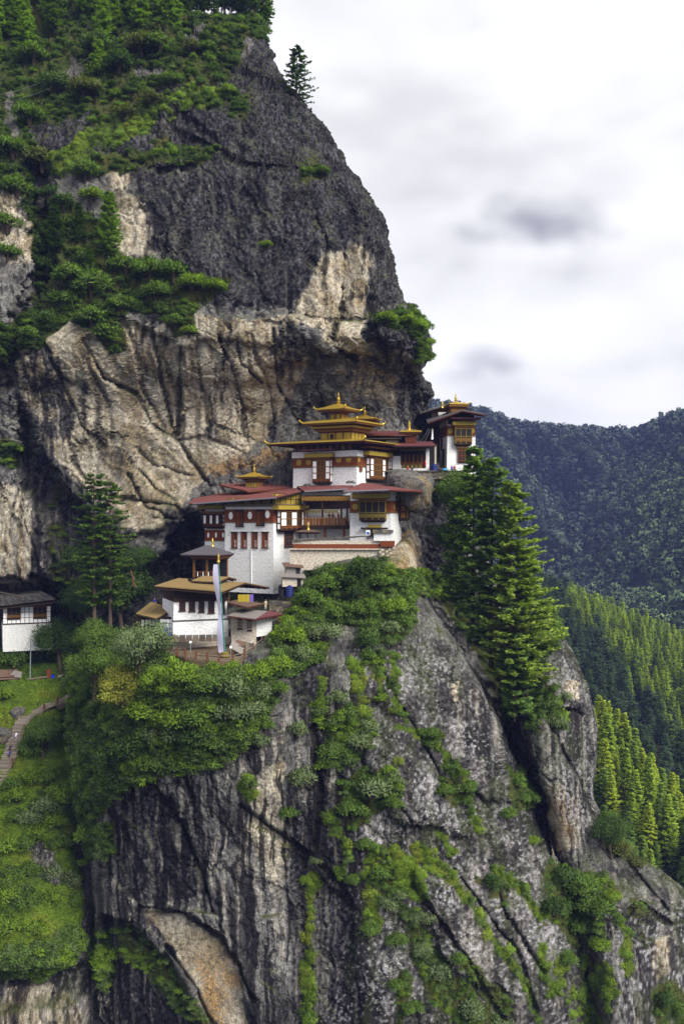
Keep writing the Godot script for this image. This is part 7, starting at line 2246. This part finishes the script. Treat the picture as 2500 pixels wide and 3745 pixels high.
func people() -> void:
	var navy := Color(0.02, 0.02, 0.06)
	var black := Color(0.015, 0.014, 0.014)
	person("climb", Color(0.62, 0.58, 0.72), Color(0.30, 0.28, 0.30), black, "person in a pale lilac shirt climbing the stone steps, the upper climber", stair_at(0.335), 150)
	person("climb", Color(0.025, 0.025, 0.06), navy, black, "person in dark clothes climbing the stone steps, the lower climber with blue pack", stair_at(0.215), 150, Color(0.10, 0.09, 0.30))
	person("climb", Color(0.03, 0.03, 0.05), black, black, "person in a black jacket on the steps, between the two other climbers", stair_at(0.255) + Vector3(-0.3, 0, 0), 160)
	person("stand", Color(0.42, 0.37, 0.27), Color(0.50, 0.45, 0.36), black, "person in pale beige clothes standing behind the rusty tin roofs", P(971, 2230, 170), 20)
	person("stand", Color(0.03, 0.03, 0.22), black, black, "person in a blue jacket on the path above the side shed roof", P(565, 2222, 180), 30)
	var i := 0
	for q in [[1203, "black hooded"], [1216, "maroon"], [1236, "dark red"]]:
		person("sit", [black, Color(0.12, 0.015, 0.04), Color(0.16, 0.02, 0.03)][i], black, black, ["person in black leaning on the timber gallery rail, left of the two red robed ones", "person in a maroon robe in the middle of the timber gallery", "person in a dark red robe at the stair end of the timber gallery"][i], P(q[0], 1896, 186) + Vector3(0, 0.1, 0), 10 + i * 8)
		i += 1
	person("sit", Color(0.32, 0.02, 0.02), Color(0.25, 0.02, 0.02), black, "person in red sitting on the terrace edge before the white plinth", P(1490, 1723, 196.9) , 5)
	person("sit", Color(0.03, 0.03, 0.03), black, black, "person in black and grey sitting on the terrace edge beside the person in red", P(1506, 1723, 196.9), -10)
	person("sit", Color(0.16, 0.08, 0.42), Color(0.1, 0.05, 0.3), black, "person in violet sitting at the foot of the cliff tower", P(1650, 1719, 197), 10)
	person("sit", Color(0.42, 0.03, 0.04), black, black, "person in bright red sitting at the foot of the cliff tower, beside the pines", P(1661, 1719, 197), -8)
	var spots := [[353, 2336, "sit"], [366, 2336, "stand"], [381, 2336, "stand"], [393, 2336, "stand"], [412, 2330, "sit"]]
	var labs := ["visitor in pale clothes sitting at the foot of the thinner pine trunk", "visitor in a cream shirt standing between the pine trunks, first of three", "visitor in a cream shirt standing between the pine trunks, middle of three", "visitor in a cream shirt standing between the pine trunks, beside the second trunk", "visitor in a cream top sitting behind the second pine trunk"]
	for k in 5:
		person(spots[k][2], Color(0.55, 0.48, 0.33) * (0.8 + 0.1 * k), Color(0.04, 0.035, 0.03), black, labs[k], P(spots[k][0], spots[k][1], 189), 10 * k - 20)
	person("sit", Color(0.25, 0.25, 0.3), Color(0.03, 0.03, 0.05), black, "person in grey sitting on the terrace behind the fence by the prayer flag", P(797, 2412, 154), -30)

# ---------------------------------------------------------------- things on the terrace, the steps and about the walls
func stair_line(t: float) -> Vector3:   # t from the bottom to the top of the stone steps
	var pts := [[-70, 2960, 174], [5, 2830, 179], [38, 2760, 182.5], [62, 2690, 186], [88, 2635, 189], [140, 2600, 191.5], [178, 2580, 193.5], [215, 2568, 196], [255, 2545, 198]]
	var f := t * (pts.size() - 1)
	var i := mini(int(f), pts.size() - 2)
	var q := func(k: int) -> Vector3:
		var a: Array = pts[clampi(k, 0, pts.size() - 1)]
		return Vector3(a[0], a[1], a[2])
	var r: Vector3 = q.call(i).cubic_interpolate(q.call(i + 1), q.call(i - 1), q.call(i + 2), f - i)
	if stair_d.is_empty():
		for k in pts.size(): stair_d.append(-surf(pts[k][0], pts[k][1]).z - 0.5)
	var e := func(k: int) -> float: return stair_d[clampi(k, 0, pts.size() - 1)]
	return P(r.x, r.y, cubic_interpolate(e.call(i), e.call(i + 1), e.call(i - 1), e.call(i + 2), f - i))

var stair_d := []

func stair_at(t: float) -> Vector3:
	return stair_line(t) + Vector3(0.2, 0.05, 0)

func steps_and_rails() -> void:
	var b := thing("stone_steps", "long flight of stone steps climbing the grassy hillside", "stairs", stair_line(0.3))
	var inv := b.transform.affine_inverse()
	var n := 74
	for k in n:
		var t := (k + 0.5) / n
		var p := stair_line(t)
		var d := stair_line(minf(t + 0.01, 1.0)) - stair_line(maxf(t - 0.01, 0.0))
		d.y = 0
		var yaw := atan2(-d.x, -d.z) * 0.45
		part(b, "step", boxm(Vector3(2.3 + 0.2 * (k % 3), 0.22, 0.5)), M.step[(k * 7 + k / 3) % 3], Transform3D(Basis(Vector3.UP, yaw), inv * p + Vector3(0, 0.05, 0)))
	var a := MB.new()
	var pa := []
	for k in 30: pa.append(inv * (stair_line(k / 29.0) + Vector3(0, -1.05, -0.2)))
	var rr := []
	for k in 30: rr.append(0.9)
	a.tube(pa, rr, 6)
	part(b, "stair_bed", a.done(), M.plank[2])
	# hand rail in two runs with stout posts
	var r := thing("stair_railing", "pale double handrail with brown posts beside the stone steps", "railing", stair_line(0.3) + Vector3(1.5, 0, 0))
	var ri := r.transform.affine_inverse()
	for t in [0.05, 0.17, 0.4, 0.62, 0.78, 0.95]:
		part(r, "post", boxm(Vector3(0.34, 1.5, 0.34)), M.post, Transform3D(Basis(), ri * (stair_line(t) + Vector3(1.35, 0.7, 0.3))))
	for hgt in [0.55, 1.1]:
		var mb := MB.new()
		var pts := []
		var rad := []
		for k in 34:
			pts.append(ri * (stair_line(k / 33.0) + Vector3(1.35, hgt, 0.3)))
			rad.append(0.055)
		mb.tube(pts, rad, 5)
		part(r, "rail", mb.done(), M.rail)

func fence() -> void:
	var b := thing("terrace_fence", "brown post and rail fence round the dirt terrace", "fence", P(780, 2415, 152))
	var inv := b.transform.affine_inverse()
	var px := [[598, 2372, 158.5], [609, 2378, 157], [622, 2386, 155.5], [648, 2398, 153.5], [678, 2405, 152.5], [717, 2412, 151.8], [758, 2418, 151.4], [801, 2421, 151.2], [851, 2420, 151.6], [893, 2408, 153.5], [925, 2385, 156.5], [958, 2360, 160.5], [946, 2332, 164.5]]
	for q in px:
		part(b, "post", boxm(Vector3(0.28, 1.45, 0.28)), M.post, Transform3D(Basis(), inv * P(q[0], q[1] - 16, q[2])))
	for k in px.size() - 1:
		for h in [4.0, 12.0, 22.0]:
			var mb := MB.new()
			mb.tube([inv * P(px[k][0], px[k][1] - h, px[k][2]), inv * P(px[k + 1][0], px[k + 1][1] - h + rng.randf_range(-1.5, 1.5), px[k + 1][2])], [0.05, 0.05], 5)
			part(b, "rail", mb.done(), M.rail)

func small_things() -> void:
	# dirt floor of the terrace
	var fl := MB.new()
	fl.col = Color(0.21, 0.155, 0.10)
	var fp := [P(600, 2380, 158), P(622, 2392, 155), P(680, 2410, 152), P(760, 2422, 150.8), P(850, 2424, 151), P(900, 2412, 153), P(960, 2366, 160.5), P(950, 2336, 166), P(800, 2335, 167), P(640, 2325, 169), P(600, 2340, 166)]
	var ctr := Vector3.ZERO
	for q in fp: ctr += q / fp.size()
	ctr.y += 0.1
	for k in fp.size():
		var a: Vector3 = fp[k]
		var z: Vector3 = fp[(k + 1) % fp.size()]
		fl.tri(ctr, a, z)
		fl.quad(a + Vector3(0, -2.5, 0), z + Vector3(0, -2.5, 0), z, a)
	solo("dirt_terrace", fl.done(), M.soil, "", "", Vector3.ZERO, "", "structure")
	# prayer flag on its pole
	var p := thing("prayer_flag", "tall white prayer flag on a teal pole with golden bell top", "flag", P(823, 2398, 153.5))
	var inv := p.transform.affine_inverse()
	var top := inv * P(799, 2055, 153.5)
	var mb := MB.new()
	mb.tube([Vector3.ZERO, top * 0.5 + Vector3(0.05, 0, 0), top], [0.11, 0.09, 0.07], 7)
	part(p, "pole", mb.done(), M.teal)
	bell_finial(p, top, 1.3)
	var fm := MB.new()
	var n := 40
	for k in n:
		var q := func(i: int, s: float) -> Vector3:
			var t := i / float(n)
			var y := lerpf(0.975, 0.03, t)
			var wv := 0.10 * sin(t * 19.0) + 0.16 * sin(t * 7.0 + 1.0)
			return Vector3(top.x * y, top.y * y, 0) + Vector3(-0.12 - s * (0.62 + 0.2 * sin(t * 9.0) + 0.1 * t), 0, 0.15 + wv * s + 0.25 * s * sin(t * 12.0))
		for s in 3:
			var a: Vector3 = q.call(k, s / 3.0)
			var b2: Vector3 = q.call(k, (s + 1) / 3.0)
			var c: Vector3 = q.call(k + 1, (s + 1) / 3.0)
			var d: Vector3 = q.call(k + 1, s / 3.0)
			fm.quad(b2, c, d, a)
	part(p, "banner", fm.done(), M.flag)
	var bm := MB.new()
	bm.lathe([[0.75, 0], [0.75, 0.35], [0.6, 0.38], [0.6, 0.7], [0.4, 0.75]], Vector3(0, -0.15, 0), 12)
	part(p, "base", bm.done(), M.ochre_dull)
	# roof sheets stacked as a low platform in front of the house
	var sp := thing("slab_platform", "long low platform of grey slabs against the white house wall", "platform", P(705, 2345, 158), 8)
	for k in 8:
		part(sp, "slab", boxm(Vector3(0.95, 0.14, 1.6)), M.slate[(k * 2) % 3], Transform3D(Basis(Vector3.RIGHT, 0.12), Vector3(-3.7 + k * 1.04, 0.75, 0)))
		part(sp, "side_board", boxm(Vector3(0.98, 0.6, 0.12)), M.plank[k % 3], Transform3D(Basis(), Vector3(-3.7 + k * 1.04, 0.35, 0.8)))
	# blue tarpaulin heap
	var tp := MB.new()
	var f := noise(0.9, 3, FastNoiseLite.TYPE_SIMPLEX_SMOOTH, 88)
	var g0 := 20
	for j in g0:
		for i in g0:
			var q := func(x: int, y: int) -> Vector3:
				var u := x / float(g0) * 2.0 - 1.0
				var v := y / float(g0) * 2.0 - 1.0
				var r := Vector2(u, v).length()
				return Vector3(u * 1.2, maxf(0.0, 1.5 * (1.0 - r * r * 0.8)) * (0.7 + f.get_noise_2d(u * 3.0, v * 3.0)) + 0.12 * f.get_noise_2d(u * 9.0, v * 9.0), v * 0.9)
			tp.quad(q.call(i, j + 1), q.call(i + 1, j + 1), q.call(i + 1, j), q.call(i, j))
	solo("tarpaulin", tp.done(), M.blue, "crumpled bright blue tarpaulin heaped beside the side shed", "tarpaulin", P(602, 2336, 158.5))
	var tb := thing("timber_stack", "dark timber stack beside the blue tarpaulin", "timber stack", P(624, 2336, 159))
	for k in 8: part(tb, "log", boxm(Vector3(1.4, 0.18, 0.2)), M.wood_dark if k % 2 else M.plank[2], Transform3D(Basis(Vector3.FORWARD, 0.1), Vector3(0, 0.1 + 0.19 * (k / 2), 0.25 * (k % 2))))
	# fallen tin sheets
	var sh := thing("tin_sheets", "fallen rusty and grey tin sheets on the grass near the flag", "roof sheets", P(866, 2378, 155))
	part(sh, "sheet", boxm(Vector3(2.3, 0.05, 1.5)), M.tin, Transform3D(Basis(Vector3.FORWARD, 0.55) * Basis(Vector3.RIGHT, 0.7), Vector3(0.1, 0.4, 0)))
	part(sh, "sheet", boxm(Vector3(2.1, 0.05, 1.3)), M.tin_rust, Transform3D(Basis(Vector3.FORWARD, 0.2) * Basis(Vector3.RIGHT, 0.5), Vector3(0.7, 0.9, -0.9)))
	part(sh, "sheet", boxm(Vector3(0.6, 1.2, 0.05)), M.plank[1], Transform3D(Basis(Vector3.RIGHT, -0.2), Vector3(1.6, 0.6, -0.2)))
	for q in [[697, 2366, "small lamp post on the dirt terrace, the one near the slab platform"], [844, 2385, "small lamp post on the dirt terrace, the one near the fallen tin sheets"]]:
		var l := thing("terrace_lamp", q[2], "lamp", P(q[0], q[1] + 20, 154.5))
		part(l, "post", boxm(Vector3(0.1, 1.5, 0.1)), M.steel, off(Transform3D(), 0, 0.75, 0))
		part(l, "lamp_head", boxm(Vector3(0.36, 0.3, 0.28)), M.cloth_white, off(Transform3D(), 0, 1.6, 0))
	var be := thing("bench", "plain wooden bench inside the terrace fence", "bench", P(770, 2398, 154), 3)
	part(be, "seat", boxm(Vector3(3.4, 0.08, 0.35)), M.plank[0], off(Transform3D(), 0, 0.5, 0))
	for s in [-1.4, 1.4]: part(be, "leg", boxm(Vector3(0.12, 0.5, 0.3)), M.plank[2], off(Transform3D(), s, 0.25, 0))
	# yellow cloths drying under the gable
	var cl := thing("drying_cloths", "yellow cloths and a violet one drying under the slatted gable", "laundry", P(893, 2188, 157.5), 14)
	for k in 4:
		var cm := MB.new()
		for i in 6:
			var x0 := -0.3 + 0.1 * i
			cm.quad(Vector3(x0, -1.15, 0.06 * (i % 2)), Vector3(x0 + 0.1, -1.15, 0.06 * ((i + 1) % 2)), Vector3(x0 + 0.1, 0, 0.03 * ((i + 1) % 2)), Vector3(x0, 0, 0.03 * (i % 2)))
		part(cl, "cloth", cm.done(), M.yellow_cloth if k < 3 else mat(lin(0.12, 0.08, 0.3), 0.9), off(Transform3D(), -0.7 + 0.62 * k, 0.6, 0))
	# water tanks
	for q in [[1032, 2178, 173, "black ribbed water tank below the white tower", "black"], [1058, 2182, 172, "blue water barrel beside the black ribbed tank", "blue"], [1586, 1722, 198.5, "dark blue water tank on the stone terrace by the steps", "blue"]]:
		var t := MB.new()
		var h := 1.9 if q[0] < 1500 else 1.35
		var pr := [[0.7, 0.0]]
		for k in 5:
			pr.append([0.72, h * (k + 0.2) / 5.0 * 0.85]); pr.append([0.66, h * (k + 0.7) / 5.0 * 0.85])
		pr.append([0.7, h * 0.86]); pr.append([0.45, h * 0.96]); pr.append([0.2, h]); pr.append([0.2, h * 1.05])
		t.lathe(pr, Vector3.ZERO, 16)
		solo("water_tank", t.done(), M.tank_black if q[4] == "black" else M.tank_blue, q[3], "water tank", P(q[0], q[1], q[2]))
	# tin huts below the courtyard
	for q in [[1070, 2102, 175, "upper small hut with a rusty tin roof under the courtyard wall", 2.6, 1.5], [1068, 2144, 173, "lower small hut with a grey tin roof above the water tanks", 3.6, 1.7]]:
		var h := thing("tin_hut", q[3], "hut", P(q[0], q[1], q[2]), 10)
		part(h, "wall", boxm(Vector3(q[4], q[5], 2.0)), M.tin if q[4] < 3 else M.white_dirty, off(Transform3D(), 0, q[5] / 2, 0))
		part(h, "roof", boxm(Vector3(q[4] + 0.9, 0.1, 2.9)), M.tin_rust if q[4] < 3 else M.tin, Transform3D(Basis(Vector3.FORWARD, 0.06) * Basis(Vector3.RIGHT, 0.2), Vector3(0, q[5] + 0.2, 0.1)))
		part(h, "door", boxm(Vector3(0.7, q[5] * 0.8, 0.06)), M.dark, off(Transform3D(), q[4] * 0.3, q[5] * 0.4, 1.01))
	# stone walls stepping up behind the house
	for q in [[985, 2200, 1090, 2205, 4, 172, "mossy dark stone wall under the water tanks"], [1010, 2235, 1062, 2228, 4, 167, "pale low stone wall right of the tin roofs"], [560, 2215, 640, 2218, 6, 181, "ruined stone wall at the cliff foot above the shed"]]:
		var w := thing("stone_wall", q[6], "wall", P((q[0] + q[2]) / 2, (q[1] + q[3]) / 2, q[5]))
		var wi := w.transform.affine_inverse()
		for r in q[4]: course(w, "stone", wi * P(q[0], q[1] + r * 9, q[5]), wi * P(q[2], q[3] + r * 9, q[5]), 9, 0.42, 0.9, M.stone, 0.04)
	# beside the steps: hut roof, sheet, pole, beam
	var hu := thing("plank_hut", "low hut with brown panelled roof at the hillside edge below the stone house", "hut", P(15, 2500, 198), 20)
	part(hu, "wall", boxm(Vector3(4.6, 1.6, 3)), M.wood_dark, off(Transform3D(), 0, 0.6, -0.6))
	for k in 6: part(hu, "roof_panel", boxm(Vector3(1.75, 0.1, 1.5)), M.tin_rust, Transform3D(Basis(Vector3.RIGHT, 0.55), Vector3(-1.8 + 1.8 * (k % 3), 1.75 + 0.4 - 0.8 * (k / 3), -0.7 + 1.3 * (k / 3))))
	var ms := thing("loose_sheet", "bent pale metal sheet lying in the grass by the plank hut", "metal sheet", P(62, 2472, 198.5), -20)
	part(ms, "sheet", boxm(Vector3(1.9, 0.05, 1.3)), M.tin, Transform3D(Basis(Vector3.RIGHT, 0.6) * Basis(Vector3.FORWARD, 0.2), Vector3(0, 0.5, 0)))
	part(ms, "sheet", boxm(Vector3(1.5, 0.05, 0.7)), M.tin, Transform3D(Basis(Vector3.RIGHT, 1.1) * Basis(Vector3.FORWARD, 0.25), Vector3(0.7, 0.15, 0.5)))
	var up := thing("utility_pole", "thin steel utility pole with slack wires below the stone house", "utility pole", P(111, 2484, 198))
	var pm := MB.new()
	pm.tube([Vector3(0, -0.4, 0), Vector3(0.15, 8.9, 0)], [0.13, 0.10], 7)
	part(up, "pole", pm.done(), M.steel)
	for q in [[Vector3(0.15, 8.6, 0), Vector3(4.2, 7.0, -3)], [Vector3(0.15, 8.4, 0), Vector3(-3.4, 3.0, -2)], [Vector3(0.15, 8.2, 0), Vector3(1.2, 3.2, -4)]]:
		var wm := MB.new()
		wm.tube([q[0], q[0].lerp(q[1], 0.5) - Vector3(0, 0.5, 0), q[1]], [0.025, 0.025, 0.025], 4)
		part(up, "wire", wm.done(), M.wire)
	var lg := MB.new()
	lg.tube([Vector3(-2, -0.2, 0), Vector3(2.0, 0.35, 0)], [0.2, 0.22], 8)
	solo("fallen_log", lg.done(), M.plank[1], "straight log lying along the hillside below the dark tree", "log", P(138, 2482, 198))
	var rb := thing("red_stall", "small red painted stall with blue bundle under the dark tree", "stall", P(180, 2482, 199.5), 10)
	part(rb, "frame", boxm(Vector3(0.8, 1.9, 0.8)), M.wood_orange, off(Transform3D(), 0, 0.95, 0))
	part(rb, "bundle", boxm(Vector3(0.6, 0.7, 0.6)), M.blue, off(Transform3D(), 0.8, 0.4, 0.2))
	dog(P(220, 2482, 198))
	# rope lines and wires
	for q in [[P(1515, 1612, 201), P(1572, 1570, 199), 1.6, "pale cable slung from the gold capped lantern up to the cliff tower eave"], [P(1517, 1613, 201.2), P(1566, 1566, 199.5), 1.0, "second pale cable beside the first, up to the cliff tower eave"], [P(-20, 352, 215), P(520, 60, 232), 3.0, "upper of two long wires crossing the wooded slope"], [P(-20, 378, 214), P(480, 110, 231), 3.4, "lower of two long wires crossing the wooded slope"], [P(1000, 2160, 178), P(1112, 2010, 175.2), 1.2, "slack wire from the courtyard wall down to the tanks"]]:
		var wm := MB.new()
		var pts := []
		var rad := []
		for k in 17:
			var t := k / 16.0
			pts.append(Vector3(0, -q[2] * 4.0 * t * (1.0 - t), 0) + (q[1] - q[0]) * t)
			rad.append(0.05 if q[2] < 2.0 else 0.025)
		wm.tube(pts, rad, 4)
		solo("cable", wm.done(), M.wire, q[3], "cable", q[0])
	# fire extinguisher-red pipe end and blue bundles on the stone terrace
	var rp := MB.new()
	rp.lathe([[0.14, 0], [0.16, 0.1], [0.16, 0.75], [0.08, 0.9], [0.05, 1.05]], Vector3.ZERO, 10)
	solo("fire_extinguisher", rp.done(), M.red_pipe, "red cylinder standing by the shrine hall door", "fire extinguisher", P(1554, 1703, 197.4))
	var bb := MB.new()
	bb.lathe([[0.5, 0], [0.62, 0.12], [0.55, 0.32], [0.3, 0.42], [0.1, 0.45]], Vector3.ZERO, 10)
	solo("bundle", bb.done(), mat(lin(0.05, 0.3, 0.6), 0.8), "light blue bundle on the terrace wall at the tower foot", "bundle", P(1625, 1721, 196.8))
	solo("bundle", bb.done(), mat(lin(0.05, 0.03, 0.05), 0.8), "dark bundle on the terrace wall beside the light blue one", "bundle", P(1610, 1721, 196.8))
	var pf := MB.new()
	pf.prism([Vector2(-0.22, 0), Vector2(0.22, 0.1), Vector2(0.1, 2.2), Vector2(-0.05, 2.2)], 0.0, 0.03)
	solo("small_banner", pf.done(), M.cloth_white, "small white banner hanging in the dark gap beside the cliff tower", "banner", P(1580, 1608, 202))
	# loose stones holding the red roof down
	for q in [[1124, 1775, 189.5, "little heap of stones on the red roof under the temple bay"], [1280, 1765, 188.5, "little heap of stones on the red roof by the temple corner"]]:
		var hp := thing("stone_heap", q[3], "stones", P(q[0], q[1] + 3, q[2]))
		for k in 7: part(hp, "stone", boxm(Vector3(0.4, 0.2, 0.4)), M.slate[k % 3], Transform3D(Basis(Vector3.UP, k * 1.3) * Basis(Vector3.FORWARD, 0.2), Vector3(-0.7 + 0.24 * k, 0.1 + 0.16 * (k % 3), 0.1 * (k % 2))))
	# dead branch hanging in the dark trees, boulders on the hillside
	var db := MB.new()
	db.tube([P(478, 2085, 186) - P(478, 2085, 186), P(486, 2110, 186) - P(478, 2085, 186), P(490, 2140, 186) - P(478, 2085, 186), P(503, 2150, 186) - P(478, 2085, 186)], [0.1, 0.16, 0.2, 0.08], 5)
	solo("dead_branch", db.done(), M.post, "reddish dead branch hanging in the dark trees left of the shed", "branch", P(478, 2085, 186))
	var rk := boulder_mesh(9)
	var i := 0
	for q in [[58, 2385, 0.20, "pale rounded boulder on the hillside under the stone house"], [85, 2395, 0.12, "smaller boulder beside the pale rounded one under the stone house"], [190, 2300, 0.50, "grey boulder leaning against the end of the stone house"], [70, 2610, 0.3, "mossy boulder in the grass left of the stone steps"], [15, 2690, 0.35, "dark boulder at the edge left of the stone steps"]]:
		var o := solo("boulder", rk, M.rock, q[3], "boulder", surf(q[0], q[1]) + Vector3(0, 0, 0.3))
		o.scale = Vector3.ONE * q[2]
		o.rotation.y = i * 1.4
		i += 1

func dog(at: Vector3) -> void:
	var c := Color(0.35, 0.30, 0.24)
	var b := [[Vector3(-0.25, 0.5, 0), Vector3(0.25, 0.52, 0), 0.13, 0.16, c], [Vector3(0.28, 0.55, 0), Vector3(0.45, 0.72, 0), 0.1, 0.08, c], [Vector3(0.45, 0.74, 0), Vector3(0.62, 0.70, 0), 0.085, 0.045, c], [Vector3(-0.3, 0.55, 0), Vector3(-0.5, 0.72, 0), 0.04, 0.02, c], [Vector3(0.44, 0.8, 0.05), Vector3(0.42, 0.88, 0.06), 0.03, 0.015, c], [Vector3(0.44, 0.8, -0.05), Vector3(0.42, 0.88, -0.06), 0.03, 0.015, c]]
	for s in [-0.08, 0.08]:
		b.append([Vector3(0.24, 0.45, s), Vector3(0.25, 0.22, s), 0.065, 0.04, c])
		b.append([Vector3(0.25, 0.22, s), Vector3(0.25, 0.03, s), 0.04, 0.035, c])
		b.append([Vector3(-0.24, 0.45, s), Vector3(-0.16, 0.30, s), 0.09, 0.05, c])
		b.append([Vector3(-0.16, 0.30, s), Vector3(-0.30, 0.20, s), 0.045, 0.035, c])
		b.append([Vector3(-0.30, 0.20, s), Vector3(-0.28, 0.03, s), 0.035, 0.035, c])
	solo("dog", body_mesh(b, 0.03), M.person, "pale standing dog on the path under the dark tree", "dog", at)
func buildings() -> void:
	lower_temple()
	courtyard()
	upper_temple()
	back_hall()
	right_tower()
	terrace()
	brown_house()
	pavilion()
	left_house()

func _ready() -> void:
	setup()
	rng.seed = 7
	materials()
	plant_materials()
	paint_maps()
	cliffs()
	far_forest()
	buildings()
	conifers()
	shrubs()
	rock_plants()
	steps_and_rails()
	fence()
	small_things()
	people()
